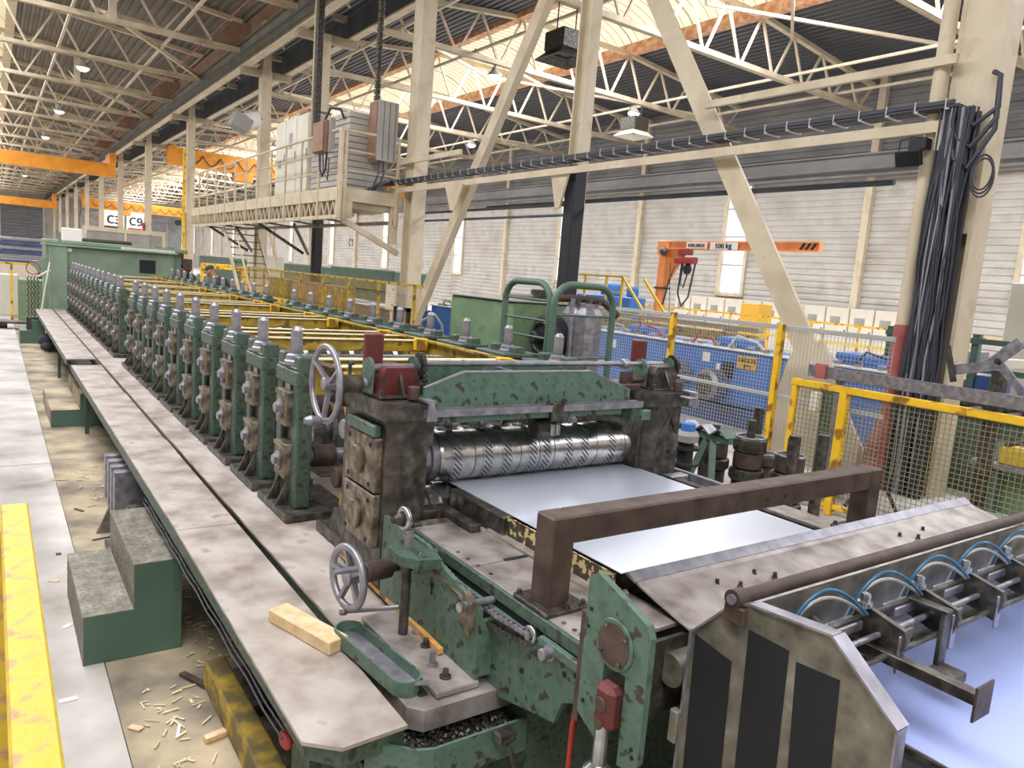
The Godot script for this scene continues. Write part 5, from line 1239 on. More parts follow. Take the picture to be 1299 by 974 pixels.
# ---------------------------------------------------------------- mezzanine with its cabin
func build_mezzanine():
	var x0 := 6.3
	var zn := -15.95
	var zf := -30.6
	var d := thing("mezzanine", "beige steel mezzanine deck on lattice girders beside the column row", "platform")
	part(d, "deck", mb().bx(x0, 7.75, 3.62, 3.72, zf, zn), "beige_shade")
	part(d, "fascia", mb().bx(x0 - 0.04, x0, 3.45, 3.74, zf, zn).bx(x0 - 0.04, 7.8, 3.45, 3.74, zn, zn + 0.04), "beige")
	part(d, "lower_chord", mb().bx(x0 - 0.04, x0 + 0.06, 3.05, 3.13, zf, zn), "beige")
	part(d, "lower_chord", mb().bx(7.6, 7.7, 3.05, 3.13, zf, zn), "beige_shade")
	for k in 12:
		var z := zn - 1.22 * k
		part(d, "girder_post", mb().bx(x0 - 0.03, x0 + 0.05, 3.1, 3.5, z - 0.14, z), "beige")
		for j in 3:
			part(d, "zigzag_bar", mb().bar(V(x0, 3.1, z - 0.16 - 0.36 * j), V(x0, 3.46, z - 0.34 - 0.36 * j), 0.03, 0.03).bar(V(x0, 3.46, z - 0.34 - 0.36 * j), V(x0, 3.1, z - 0.52 - 0.36 * j), 0.03, 0.03), "beige")
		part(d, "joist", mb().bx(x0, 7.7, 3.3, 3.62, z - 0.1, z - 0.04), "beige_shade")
		if k % 2: part(d, "under_brace", mb().bar(V(x0, 3.1, z), V(7.65, 3.1, z - 1.2), 0.05, 0.05), "steel_dark")
	part(d, "bracket_arm", mb().bar(V(x0 + 0.1, 3.05, -16.0), V(7.8, 2.4, -16.0), 0.1, 0.12), "beige")
	part(d, "bracket_leg", mb().bx(7.55, 7.75, 2.6, 3.45, -16.05, -15.95), "beige")
	part(d, "bracket_post", mb().bx(x0 + 0.05, x0 + 0.3, 3.08, 3.5, -16.0, -15.92), "beige")
	for s in [[-0.4, -22.3], [-0.4, -28.3]]:
		part(d, "knee_brace", mb().bar(V(6.4, 3.05, s[1]), V(7.75, 2.3, s[1]), 0.06, 0.08).bar(V(6.9, 3.05, s[1] + 1.6), V(7.9, 2.3, s[1]), 0.06, 0.08), "steel_dark")
	var r := thing("mezzanine_railing", "beige tube railing round the edge of the mezzanine deck", "railing")
	for k in 13:
		var z := zn - 1.22 * k
		part(r, "post", mb().bx(x0 - 0.06, x0 - 0.01, 3.05, 4.95, z - 0.025, z + 0.025, 0.004), "beige")
	for p in [[x0 - 0.035, zn + 0.12], [x0 + 0.09, zn + 0.05]]: part(r, "corner_post", mb().bx(p[0] - 0.03, p[0] + 0.03, 3.05, 4.97, p[1] - 0.03, p[1] + 0.03, 0.004), "beige")
	part(r, "post", mb().bx(7.62, 7.68, 3.0, 4.95, zn + 0.02, zn + 0.08, 0.004), "beige")
	for y in [4.1, 4.53, 4.95]:
		var q := 0.03 if y > 4.9 else 0.018
		part(r, "rail", mb().cyl(V(x0 - 0.035, y, zf), V(x0 - 0.035, y, zn + 0.1), q, 10), "beige")
		part(r, "rail", mb().cyl(V(x0, y, zn + 0.05), V(7.72, y, zn + 0.05), q, 10), "beige")
	# what stands on the deck
	var w := thing("control_cabinet", "tall cream three-door control cabinet on the mezzanine", "cabinet")
	part(w, "body", mb().bx(6.62, 7.2, 3.72, 5.8, -21.6, -19.0, 0.01), "cabinet")
	for k in 3:
		var door := part(w, "door", mb().bx(6.6, 6.625, 3.8, 5.76, -21.57 + 0.87 * k, -20.75 + 0.87 * k, 0.008), "cabinet")
		part(door, "handle", mb().bx(6.59, 6.6, 4.7, 4.9, -20.82 + 0.87 * k, -20.79 + 0.87 * k), "steel_dark")
		if k < 2: part(door, "vent", mb().bx(6.59, 6.6, [4.55, 5.0][k], [4.75, 5.4][k], -21.3 + 0.87 * k, -21.05 + 0.87 * k), "cabinet_grey")
	part(w, "top_box", mb().bx(6.6, 7.2, 5.8, 5.86, -19.7, -19.0), "brown_box")
	var c := thing("cabin", "pale cabin of horizontal ribbed panels at the near corner of the mezzanine", "cabin")
	for k in 13:
		part(c, "wall_plank", mb().bx(6.62, 7.6, 3.72 + 0.135 * k, 3.72 + 0.135 * k + 0.122, -18.7, -16.35, 0.01), "cladding")
	part(c, "core", mb().bx(6.65, 7.58, 3.72, 5.46, -18.68, -16.38), "cabinet_grey")
	one("hanging_lamp_box", "brown switch box with looping cables on the mezzanine railing corner", "box", mb().bx(6.12, 6.2, 4.5, 5.2, -17.2, -16.5, 0.01), "brown_box")
	var hb: Node3D = get_child(get_child_count() - 1)
	part(hb, "lid", mb().bx(6.08, 6.12, 4.53, 5.17, -17.17, -16.53, 0.008), "brown_box")
	part(hb, "side", mb().bx(6.2, 6.32, 4.5, 5.25, -16.55, -16.4, 0.01), "cabinet_grey")
	part(hb, "cable_loop", mb().tube([V(6.16, 4.5, -16.9), V(6.16, 4.15, -16.85), V(6.18, 4.0, -16.75), V(6.2, 4.15, -16.6), V(6.2, 4.5, -16.55)], 0.025, 7).tube([V(6.2, 4.5, -16.8), V(6.19, 4.1, -16.7), V(6.22, 3.9, -16.5), V(6.24, 4.4, -16.5)], 0.015, 6), "cable")
	part(hb, "top_hose", mb().tube([V(6.2, 5.2, -16.8), V(6.3, 5.5, -16.7), V(6.5, 5.5, -16.6), V(6.6, 5.3, -16.6)], 0.03, 7), "cable")
	var rb := thing("distribution_box", "tall grey-brown distribution box hung before the mezzanine column", "box")
	part(rb, "body", mb().bx(7.08, 7.58, 4.42, 5.72, -16.3, -15.86, 0.01), "cabinet_grey")
	part(rb, "door", mb().bx(7.05, 7.08, 4.45, 5.69, -16.28, -15.88, 0.006), "brown_box")
	for x in [7.22, 7.36, 7.5]: part(rb, "groove", mb().bx(x, x + 0.012, 4.45, 5.69, -15.862, -15.853), "steel_dark")
	part(rb, "cable", mb().tube([V(7.2, 4.42, -15.95), V(7.16, 4.1, -15.9), V(7.05, 3.85, -15.85), V(7.0, 3.76, -15.85)], 0.02, 6).tube([V(7.3, 4.42, -15.95), V(7.3, 4.15, -15.9), V(7.2, 3.9, -15.85), V(7.12, 3.76, -15.85)], 0.02, 6), "cable")
	one("hanging_duct", "dark vertical cable duct hanging from the roof behind the cream cabinet", "duct", mb().bx(6.7, 6.86, 5.2, 10.2, -19.0, -18.84, 0.01), "steel_dark")
	part(get_child(get_child_count() - 1), "edge_strip", mb().bx(6.66, 6.7, 5.2, 10.2, -19.0, -18.95), "beige")
	var hc := thing("hanging_chain", "dark ribbed energy chain hanging from the roof by the distribution box", "chain")
	for k in 30: part(hc, "link", mb().bx(7.38, 7.5, 5.75 + 0.14 * k, 5.87 + 0.14 * k, -16.85, -16.72, 0.015), "steel_dark")
	one("flood_lamp_box", "grey box flood lamp with a pale round back on the column behind the mezzanine", "lamp", mb().box(V(7.0, 6.55, -26.9), V(0.65, 0.5, 0.6), 0.04, Basis(DZ, -0.4)), "cabinet_grey")
	part(get_child(get_child_count() - 1), "lamp_arm", mb().bar(V(7.2, 6.75, -27.0), V(7.9, 6.9, -27.45), 0.06, 0.06), "steel_dark")
	part(get_child(get_child_count() - 1), "round_back", mb().cyl(V(7.25, 6.65, -26.9), V(7.6, 6.8, -26.9), 0.28, 20, 0.24), "white")
	# steep stair down to the floor
	var s := thing("mezzanine_stair", "steep beige stair with dark treads coming down from the mezzanine", "stair")
	for x in [6.5, 7.6]:
		part(s, "stringer", mb().bar(V(x, 3.4, -27.1), V(x, 0.0, -23.6), 0.05, 0.16), "beige")
		part(s, "handrail", mb().bar(V(x, 4.2, -26.6), V(x, 0.95, -23.2), 0.04, 0.04), "beige")
		part(s, "handrail_post", mb().bx(x - 0.02, x + 0.02, 0.0, 1.05, -23.35, -23.3), "beige")
	for k in 14: part(s, "tread", mb().bx(6.5, 7.6, 0.22 + 0.235 * k, 0.25 + 0.235 * k, -23.95 - 0.242 * k, -23.75 - 0.242 * k), "steel_dark")

# ---------------------------------------------------------------- right of the line
func build_right_side():
	# mesh fence
	var f := mesh_fence("mesh_fence", "grey wire mesh fence with yellow posts before the blue machine", -9.4, -3.75, 7.2, false, 1.72, "wire", 0.042, 6.0)
	for z in [-6.6, -5.0, -8.2]:
		part(f, "yellow_post", mb().bx(7.13, 7.2, 0.0, 1.76, z - 0.04, z + 0.03, 0.006), "yellow")
	part(f, "middle_rail", mb().bx(7.18, 7.22, 0.93, 0.97, -9.4, -3.75), "wire")
	var y := thing("yellow_fence", "yellow-framed wire fence in front of the near column at the right edge", "fence")
	part(y, "top_tube", mb().box(V(6.6, 1.22, -2.6), V(0.07, 0.07, 3.6), 0.008), "yellow")
	part(y, "bottom_tube", mb().box(V(6.6, 0.09, -2.6), V(0.05, 0.05, 3.6), 0.006), "yellow")
	for z in [-4.36, -3.83, -1.2]: part(y, "post", mb().box(V(6.6, 0.62, z), V(0.08 if z > -4 else 0.06, 1.24, 0.08 if z > -4 else 0.06), 0.008), "yellow")
	var w := mb()
	for k in 71:
		var z := -4.33 + 0.0445 * k
		w.bar(V(6.6, 0.1, z), V(6.6, 1.2, z), 0.005, 0.005, DX)
	for k in 25: w.bar(V(6.597, 0.11 + 0.0445 * k, -4.35), V(6.597, 0.11 + 0.0445 * k, -1.2), 0.005, 0.005)
	stuff(part(y, "wire_mesh", w, "wire_dull"))
	var g := thing("grey_guard_rail", "grey steel guard rail behind the yellow fence before the near column", "guard rail")
	part(g, "rail", mb().bx(6.98, 7.02, 1.26, 1.38, -4.5, -1.4, 0.006).bx(7.02, 7.1, 1.26, 1.27, -4.5, -1.4), "steel_grey")
	part(g, "post", mb().bx(7.03, 7.09, 0.0, 1.27, -4.2, -4.14).bx(7.03, 7.09, 0.0, 1.27, -1.6, -1.54), "steel_grey")
	part(g, "clamp", mb().bx(6.95, 7.0, 1.25, 1.4, -4.4, -4.28, 0.004), "red_pipe")
	var b := thing("angle_bracket", "grey bent angle-iron brackets standing above the guard rail at the right edge", "bracket")
	part(b, "arm", mb().bar(V(7.2, 1.50, -3.2), V(7.2, 1.60, -2.82), 0.02, 0.09), "steel_grey")
	part(b, "arm", mb().bar(V(7.22, 1.58, -2.9), V(7.22, 1.82, -2.68), 0.02, 0.1), "steel_grey")
	part(b, "arm", mb().bar(V(7.2, 1.6, -2.8), V(7.2, 1.36, -2.56), 0.02, 0.07), "steel_grey")
	part(b, "upright", mb().bar(V(7.15, 1.72, -3.24), V(7.2, 1.4, -3.16), 0.05, 0.05), "steel_dark")
	part(b, "bolt", mb().bolt(V(7.2, 1.63, -2.83), -DX, 0.02, 0.03), "steel_dark")
	part(b, "post", mb().bx(7.2, 7.3, 0.0, 1.55, -2.86, -2.76), "steel_dark")
	# guard hoops by the end of the far stand row
	for k in 2:
		var p := []
		var a := V(3.6, 0, -5.25) if k == 0 else V(3.58, 0, -4.55)
		var e := V(3.6, 0, -4.62) if k == 0 else V(4.2, 0, -4.55)
		var dd := (e - a).normalized()
		p.append(a + DY * 0.02)
		p.append(a + DY * 1.72)
		for j in 7: p.append(a + dd * 0.17 * (1 - cos(PI / 2 * j / 6)) + DY * (1.83 + 0.17 * sin(PI / 2 * j / 6)))
		for j in 7: p.append(e - dd * 0.17 * (1 - sin(PI / 2 * j / 6)) * 1.0 + DY * (1.83 + 0.17 * cos(PI / 2 * j / 6)) if false else e - dd * 0.17 * (1.0 - sin(PI / 2 * j / 6)) + DY * (1.83 + 0.17 * cos(PI / 2 * j / 6)))
		p.append(e + DY * 1.72); p.append(e + DY * 0.02)
		var h := thing("guard_hoop", ["green tube guard hoop with rungs along the far stand row", "green tube guard hoop across the front of the black blower"][k], "guard hoop", "guard hoops")
		part(h, "hoop", mb().tube(p, 0.028, 12), "green_clean")
		for yy in [1.42, 1.56, 1.7, 1.86] if k == 0 else [1.42, 1.76]:
			part(h, "rung", mb().cyl(a + DY * yy, e + DY * yy, 0.01, 8), "green_clean")
	# hydraulic tank and blower behind the hoops
	var t := thing("hydraulic_tank", "large green hydraulic tank behind the far roll stands", "tank")
	part(t, "body", mb().bx(4.0, 4.75, 0.2, 1.8, -6.85, -5.7, 0.015), "green_tank")
	part(t, "lid", mb().bx(3.98, 4.77, 1.8, 1.815, -6.87, -5.68, 0.004), "cabinet_grey")
	part(t, "foot", mb().bx(4.05, 4.7, 0, 0.2, -6.8, -5.75), "steel_dark")
	part(t, "filter_cap", mb().cyl(V(4.45, 1.81, -5.9), V(4.45, 1.93, -5.9), 0.09, 18, -1.0, 0.01), "steel_dark")
	part(t, "plug", mb().bx(4.6, 4.68, 1.81, 1.9, -5.85, -5.76, 0.01), "sign_yellow")
	part(t, "pipe", mb().cyl(V(4.05, 1.86, -5.9), V(4.75, 1.86, -5.9), 0.018, 10), "cabinet_grey")
	var bl := thing("blower", "dark blower with a round fan housing and a grey ribbed motor beside the green tank", "blower")
	part(bl, "fan_housing", mb().cyl(V(4.15, 1.5, -5.42), V(4.34, 1.5, -5.42), 0.21, 36, -1.0, 0.03), "rubber")
	part(bl, "fan_ring", mb().tube(circle(V(4.15, 1.5, -5.42), 0.14, DZ, DY, 28), 0.02, 8, true), "steel_dark")
	part(bl, "shaft_cap", mb().cyl(V(4.15, 1.5, -5.42), V(4.04, 1.5, -5.42), 0.06, 20, -1.0, 0.012), "rubber")
	part(bl, "motor", mb().lathe([Vector2(0, 0.9), Vector2(0.17, 0.9), Vector2(0.19, 0.94), Vector2(0.19, 1.74), Vector2(0.15, 1.8), Vector2(0.15, 1.84), Vector2(0, 1.84)], Transform3D(Basis(), V(4.5, 0, -5.28)), 12, true), "steel_grey")
	part(bl, "strap", mb().bx(4.28, 4.31, 0.9, 1.88, -5.2, -5.17), "steel_grey")
	part(bl, "top_pipe", mb().tube([V(4.2, 1.87, -5.35), V(4.45, 1.88, -5.28), V(4.66, 1.87, -5.2), V(4.74, 1.8, -5.15), V(4.8, 1.74, -5.12)], 0.035, 10), "steel_rust")
	for x in [4.35, 4.5, 4.62]: part(bl, "valve", mb().cyl(V(x, 1.83, -5.2), V(x, 1.88, -5.2), 0.035, 12), "steel_dark")
	part(bl, "plinth", mb().bx(3.95, 4.9, 0.0, 0.92, -5.55, -4.9, 0.01), "steel_dark")
	one("hose_bundle", "grey hose arching beside a small pump left of the green tank", "hose", mb().tube([V(3.85, 1.2, -7.3), V(3.88, 1.48, -7.25), V(3.98, 1.56, -7.15), V(4.05, 1.45, -7.1), V(4.06, 1.1, -7.05)], 0.018, 8), "cable_light")
	one("pump_frame", "small pump in a grey frame left of the green tank", "pump", mb().bx(3.6, 3.64, 0, 1.62, -7.4, -7.36).bx(3.6, 3.64, 0, 1.62, -7.1, -7.06).bx(3.6, 3.64, 1.58, 1.62, -7.4, -7.06).bx(3.62, 3.9, 0.9, 1.35, -7.4, -7.1, 0.02).cyl(V(3.55, 1.35, -7.0), V(3.75, 1.35, -7.0), 0.1, 16), "steel_dark")
	# green trestle with vee blocks and the tool roll stacks
	var v := thing("vee_trestle", "green trestle with three vee blocks standing beyond the table", "trestle")
	part(v, "beam", mb().bx(4.77, 4.83, 0.84, 0.89, -4.22, -3.68, 0.004), "green_clean")
	for k in 3: part(v, "vee_block", mb().bar(V(4.8, 0.89, -4.2 + 0.175 * k), V(4.8, 0.95, -4.115 + 0.175 * k), 0.13, 0.01).bar(V(4.8, 0.95, -4.115 + 0.175 * k), V(4.8, 0.89, -4.03 + 0.175 * k), 0.13, 0.01), "green_clean" if k == 2 else "steel_grey")
	part(v, "leg", mb().bar(V(4.8, 0.85, -3.92), V(4.62, 0.0, -4.12), 0.05, 0.05), "green_clean")
	part(v, "leg", mb().bar(V(4.8, 0.85, -3.86), V(4.62, 0.0, -3.64), 0.05, 0.05), "green_clean")
	part(v, "leg", mb().bar(V(4.8, 0.85, -3.98), V(5.1, 0.0, -3.98), 0.05, 0.05), "steel_dark")
	var st := [[5.1, -3.72, 0.93, "dark stack of tool rolls with a knurled ring, right of the green trestle"], [5.15, -4.12, 0.85, "dark stack of tool rolls behind the legs of the green trestle"], [5.35, -3.5, 0.78, "short dark knurled tool roll below the first yellow fence post"], [5.0, -4.5, 0.8, "dark stack of tool rolls left of the green trestle, behind the blue cap"], [5.75, -4.05, 0.72, "low stack of tool rolls by the mesh fence, farthest right"]]
	for s in st:
		var o := thing("tool_roll_stack", s[3], "tool rolls", "tool roll stacks", V(s[0], 0, s[1]))
		part(o, "base", mb().cyl(V(0, 0, 0), V(0, 0.25, 0), 0.16, 24, -1.0, 0.01), "steel_dark")
		var yy := 0.25
		var k := 0
		while yy < s[2] - 0.1:
			var r: float = [0.13, 0.115, 0.14, 0.12][k % 4]
			var hh: float = [0.12, 0.15, 0.1, 0.14][k % 4]
			var rg := part(o, "ring", mb().cyl(V(0, yy, 0), V(0, yy + hh - 0.006, 0), r, 28, -1.0, 0.01), ["steel_dark", "steel_rust"][k % 2])
			if k % 2 == 0:
				var kn := mb()
				for j in 36:
					var an := TAU * j / 36
					kn.bar(V(cos(an) * r, yy + 0.02, sin(an) * r), V(cos(an + 0.2) * r, yy + hh - 0.025, sin(an + 0.2) * r), 0.008, 0.008)
				part(rg, "knurl", kn, "steel_dark")
			yy += hh; k += 1
		part(o, "pole", mb().cyl(V(0, yy, 0), V(0, yy + 0.14, 0), 0.035, 14), "steel_dark")
		part(o, "rim", mb().tube(circle(V(0, yy, 0), 0.115, DX, DZ, 24), 0.01, 6, true), "steel_grey")
	for s in [[5.0, -3.25], [5.3, -3.2], [5.9, -4.25]]:
		one("spindle_post", "dark upright spindle post among the tool rolls, %s" % ("beside the first yellow post" if s[0] < 5.1 else ("right of the first yellow post" if s[0] < 5.5 else "behind the yellow fence corner")), "post", mb().cyl(V(s[0], 0, s[1]), V(s[0], 1.0, s[1]), 0.045, 16, -1.0, 0.005), "steel_dark", "spindle posts")
	var cn := thing("oil_can_stand", "black stand with a clear jar under a blue cap, beside the right big stand", "can")
	part(cn, "pillar", mb().cyl(V(4.3, 0, -3.7), V(4.3, 0.88, -3.7), 0.06, 18), "rubber")
	part(cn, "tray", mb().cyl(V(4.3, 0.72, -3.7), V(4.3, 0.74, -3.7), 0.11, 20), "rubber")
	part(cn, "tray", mb().cyl(V(4.3, 0.84, -3.7), V(4.3, 0.86, -3.7), 0.1, 20), "rubber")
	part(cn, "jar", mb().lathe([Vector2(0.04, 0.88), Vector2(0.085, 0.9), Vector2(0.09, 0.95), Vector2(0.07, 0.98), Vector2(0, 0.98)], Transform3D(Basis(), V(4.3, 0, -3.7)), 18), "cabinet_grey")
	part(cn, "blue_cap", mb().cyl(V(4.3, 0.97, -3.7), V(4.3, 1.04, -3.7), 0.055, 16, -1.0, 0.005), "blue")
	for s in [[4.5, -3.35, 0.0], [4.95, -3.6, 0.0], [4.3, -3.45, 0.0]]:
		one("steel_hoop", "thin pale steel hoop lying among the tool rolls, %s" % ("nearest the table" if s[0] < 4.4 else ("in front of the trestle legs" if s[0] < 4.7 else "between the trestle legs")), "hoop", mb().tube(circle(V(s[0], s[2] + 0.012, s[1]), 0.12, DX, DZ, 24), 0.01, 6, true), "steel_grey", "steel hoops")
	# red pipe with its foot, cables on the near column
	var rp := thing("down_pipe", "fat beige down pipe, red below, in front of the near column", "pipe")
	part(rp, "upper_pipe", mb().cyl(V(7.8, 1.85, -4.0), V(7.8, 9.9, -4.0), 0.075, 24), "beige")
	part(rp, "lower_pipe", mb().cyl(V(7.8, 0.75, -4.0), V(7.8, 1.86, -4.0), 0.085, 24, -1.0, 0.004), "red_pipe")
	part(rp, "foot_cone", mb().lathe([Vector2(0.19, 0.0), Vector2(0.19, 0.35), Vector2(0.16, 0.6), Vector2(0.09, 0.85), Vector2(0.084, 0.95)], Transform3D(Basis(), V(7.8, 0, -4.02)), 28), "red_pipe")
	part(rp, "clamp_ring", mb().cyl(V(7.8, 1.72, -4.0), V(7.8, 1.76, -4.0), 0.09, 24), "red_pipe")
	var cb := thing("cable_bundle", "thick bundle of dark cables running down the near column", "cables")
	var rng := RandomNumberGenerator.new()
	rng.seed = 9
	for k in 34:
		var z := -3.89 + 0.0098 * k + rng.randf_range(-0.01, 0.01)
		var pts := []
		var zz := z
		for j in 9:
			pts.append(V(7.72 - rng.randf_range(0, 0.05) - 0.02 * (k % 3), 3.98 - 0.49 * j, zz))
			zz = lerpf(zz, z, 0.5) + rng.randf_range(-0.035, 0.035)
		part(cb, "cable", mb().tube(pts, [0.012, 0.018, 0.009][k % 3], 6), "cable_light" if k in [5, 13, 14, 22] else "cable")
	part(cb, "backing", mb().bx(7.76, 7.8, 0.2, 3.95, -3.9, -3.56), "cable")
	for k in 3:
		part(cb, "cable_sweep", mb().tube([V(7.72, 3.98, -3.85), V(7.68, 3.9 - 0.2 * k, -3.7), V(7.66, 3.8 - 0.2 * k, -3.55), V(7.7, 3.95 - 0.1 * k, -3.38), V(7.74, 4.25, -3.42), V(7.78, 4.3, -3.5)], 0.025, 8), "cable")
	var coil := mb()
	for k in 4: coil.tube(circle(V(7.7 - 0.015 * k, 3.36 - 0.02 * k, -3.43 + 0.01 * k), 0.13 + 0.012 * (k % 2), V(0.2, 0, 0.62), V(0, 1.25, 0), 22), 0.009, 6, true)
	one("cable_coil", "coil of dark cable hung on the near column", "cable coil", coil, "cable")
	var tr := thing("cable_tray", "long dark ladder cable tray between the mezzanine and the near column", "cable tray")
	part(tr, "rail", mb().bx(7.62, 7.65, 4.02, 4.06, -16.4, -3.75).bx(7.84, 7.87, 4.02, 4.06, -16.4, -3.75), "cable")
	for k in 7: part(tr, "tray_cable", mb().tube([V(7.64 + 0.03 * k, 4.0 - 0.008 * (k % 3), -16.4), V(7.64 + 0.03 * k, 3.99 + 0.01 * (k % 2), -10.0), V(7.64 + 0.03 * k, 4.0 - 0.006 * (k % 2), -3.7)], 0.022, 6), "cable")
	for k in 43: part(tr, "side_peg", mb().bx(7.61, 7.625, 3.98, 4.075, -16.3 + 0.297 * k, -16.288 + 0.297 * k).bx(7.61, 7.87, 3.97, 3.985, -16.3 + 0.297 * k, -16.26 + 0.297 * k), "wire")
	part(tr, "end_drop", mb().tube([V(7.7, 4.0, -16.3), V(7.4, 3.95, -16.2), V(7.1, 3.8, -16.0), V(6.95, 3.72, -15.95)], 0.05, 7).tube([V(7.75, 4.02, -16.3), V(7.45, 4.0, -16.1), V(7.2, 3.85, -15.95)], 0.035, 7), "cable")
	var fl := thing("flood_light", "black flood light on a bracket at the near column", "flood light")
	part(fl, "housing", mb().box(V(7.6, 3.53, -4.1), V(0.06, 0.16, 0.26), 0.01, Basis(DZ, 0.35)), "rubber")
	part(fl, "glass", mb().box(V(7.566, 3.52, -4.1), V(0.004, 0.13, 0.22), 0.0, Basis(DZ, 0.35)), "pane_dark")
	part(fl, "bracket", mb().tube([V(7.62, 3.6, -4.22), V(7.62, 3.72, -4.22), V(7.62, 3.74, -4.1), V(7.62, 3.72, -3.98), V(7.62, 3.6, -3.98)], 0.008, 6).bx(7.6, 7.72, 3.62, 3.72, -4.12, -3.95), "rubber")
	for p in [[8.3, 3.42, -13.0, -4.6, 0.035, "dark green pipe running behind the lower tie beam, before the near column"], [8.25, 3.38, -16.2, -10.4, 0.03, "upper dark pipe between the mezzanine and the middle column"], [8.25, 3.2, -16.2, -10.0, 0.025, "lower dark pipe between the mezzanine and the middle column"]]:
		one("service_pipe", p[5], "pipe", mb().cyl(V(p[0], p[1], p[2]), V(p[0], p[1], p[3]), p[4], 12), "dark_girder", "service pipes")
	var eb := thing("switch_cabinet", "grey and cream switch cabinet on the mezzanine column", "cabinet")
	part(eb, "body", mb().bx(7.5, 7.78, 1.1, 1.72, -15.85, -15.35, 0.01), "cabinet")
	part(eb, "door", mb().bx(7.48, 7.5, 1.12, 1.70, -15.83, -15.37, 0.006), "cabinet")
	part(eb, "side_door", mb().bx(7.52, 7.76, 1.12, 1.7, -15.35, -15.335, 0.005), "cabinet_grey")
	part(eb, "lock", mb().bx(7.47, 7.48, 1.55, 1.6, -15.45, -15.42).bx(7.47, 7.48, 1.2, 1.25, -15.45, -15.42), "ink")
	part(eb, "support", mb().bx(7.55, 7.7, 0.0, 1.1, -15.7, -15.55), "beige")
	# workbench and rollers seen through the yellow fence
	var wb := thing("work_bench", "grey-green bench with a bright yellow box behind the yellow fence", "bench")
	part(wb, "top", mb().bx(7.9, 9.6, 0.56, 0.62, -3.2, -1.2, 0.01), "steel_grey")
	part(wb, "leg", mb().bx(7.95, 8.1, 0, 0.56, -3.1, -2.95), "green_clean")
	part(wb, "leg", mb().bx(7.95, 8.1, 0, 0.56, -1.5, -1.35), "green_clean")
	part(wb, "panel", mb().bx(8.1, 8.16, 0.02, 0.5, -3.15, -2.6), "green_tank")
	one("yellow_box", "small bright yellow box on the bench behind the yellow fence", "box", mb().bx(7.95, 8.25, 0.62, 0.78, -2.98, -2.55, 0.01), "yellow_rail")
	one("bench_clutter", "dark folded straps lying on the yellow box behind the fence", "straps", mb().tube([V(8.0, 0.8, -2.95), V(8.1, 0.86, -2.8), V(8.1, 0.8, -2.65), V(8.2, 0.84, -2.55)], 0.025, 7), "steel_rust")
	one("bench_clutter", "grey chain heap lying on the bench left of the yellow box", "chain", mb().tube([V(8.0, 0.64, -3.15), V(8.1, 0.68, -3.05), V(8.05, 0.65, -3.0), V(8.2, 0.66, -3.1)], 0.02, 6), "steel_grey")
	one("green_box_column", "green square post behind the yellow fence corner", "post", mb().bx(7.05, 7.25, 0, 1.08, -4.35, -4.15, 0.01).bx(7.04, 7.26, 1.08, 1.12, -4.36, -4.14), "green_dark")
	one("white_device", "small pale device fixed on the green square post", "device", mb().bx(6.96, 7.04, 0.9, 1.1, -4.42, -4.32, 0.01), "cabinet")
	var mr := thing("green_machine_frame", "dark green machine frame with grey rollers behind the yellow fence", "machine")
	part(mr, "side_frame", mb().bx(8.9, 9.0, 0.0, 0.9, -4.6, 1.5, 0.01).bx(9.9, 10.0, 0.0, 0.9, -4.6, 1.5, 0.01), "green_dark")
	part(mr, "top_rail", mb().bx(8.86, 9.04, 0.9, 0.96, -4.6, 1.5, 0.008).bx(9.86, 10.04, 0.9, 0.96, -4.6, 1.5, 0.008), "steel_dark")
	for k in 14: part(mr, "roller", mb().cyl(V(9.0, 0.86, -4.4 + 0.42 * k), V(9.9, 0.86, -4.4 + 0.42 * k), 0.07, 14), "steel_rust")
	for k in 6: part(mr, "foot_panel", mb().bx(8.84, 8.9, 0.05, 0.7, -4.5 + 1.0 * k, -3.8 + 1.0 * k, 0.01), ["steel_dark", "green_tank", "blue_dark"][k % 3])
	var rk := thing("stock_rack", "green rack of stored rails and boxes beyond the near column", "rack")
	for k in 6: part(rk, "upright", mb().bx(12.0, 12.1, 0.0, 1.75, -6.4 + 1.3 * k, -6.3 + 1.3 * k), "green_clean")
	for k in 4: part(rk, "beam", mb().bx(11.95, 12.0, 0.35 + 0.42 * k, 0.43 + 0.42 * k, -6.4, 0.2), "green_clean")
	for k in 34:
		var z := -6.3 + 0.19 * k
		part(rk, "stored_piece", mb().bx(12.0, 12.8, 0.44 + 0.42 * (k % 3), 0.58 + 0.42 * (k % 3) + 0.05 * (k % 4), z, z + 0.14 + 0.05 * (k % 2), 0.01), ["steel_grey", "brown_box", "blue_dark", "cabinet", "steel_dark"][k % 5])
	one("white_radiator", "tall pale panel leaning at the wall right of the near column", "panel", mb().bx(13.5, 13.62, 0.0, 2.6, -5.3, -4.7, 0.02), "cabinet")
	one("floor_hose", "black hose looped on the floor behind the yellow fence", "hose", mb().tube([V(7.0, 0.02, -3.9), V(7.05, 0.3, -3.75), V(7.1, 0.34, -3.6), V(7.15, 0.05, -3.45), V(7.3, 0.02, -3.3)], 0.02, 8), "rubber")
	one("pale_slab", "pale concrete slab on the floor at the foot of the near column", "slab", mb().bx(7.3, 8.6, 0.0, 0.12, -4.2, -2.6, 0.01), "white")
	one("low_crate", "low grey-green crate on the floor behind the yellow fence", "crate", mb().bx(6.9, 7.25, 0.0, 0.3, -2.9, -2.2, 0.01), "green_tank")
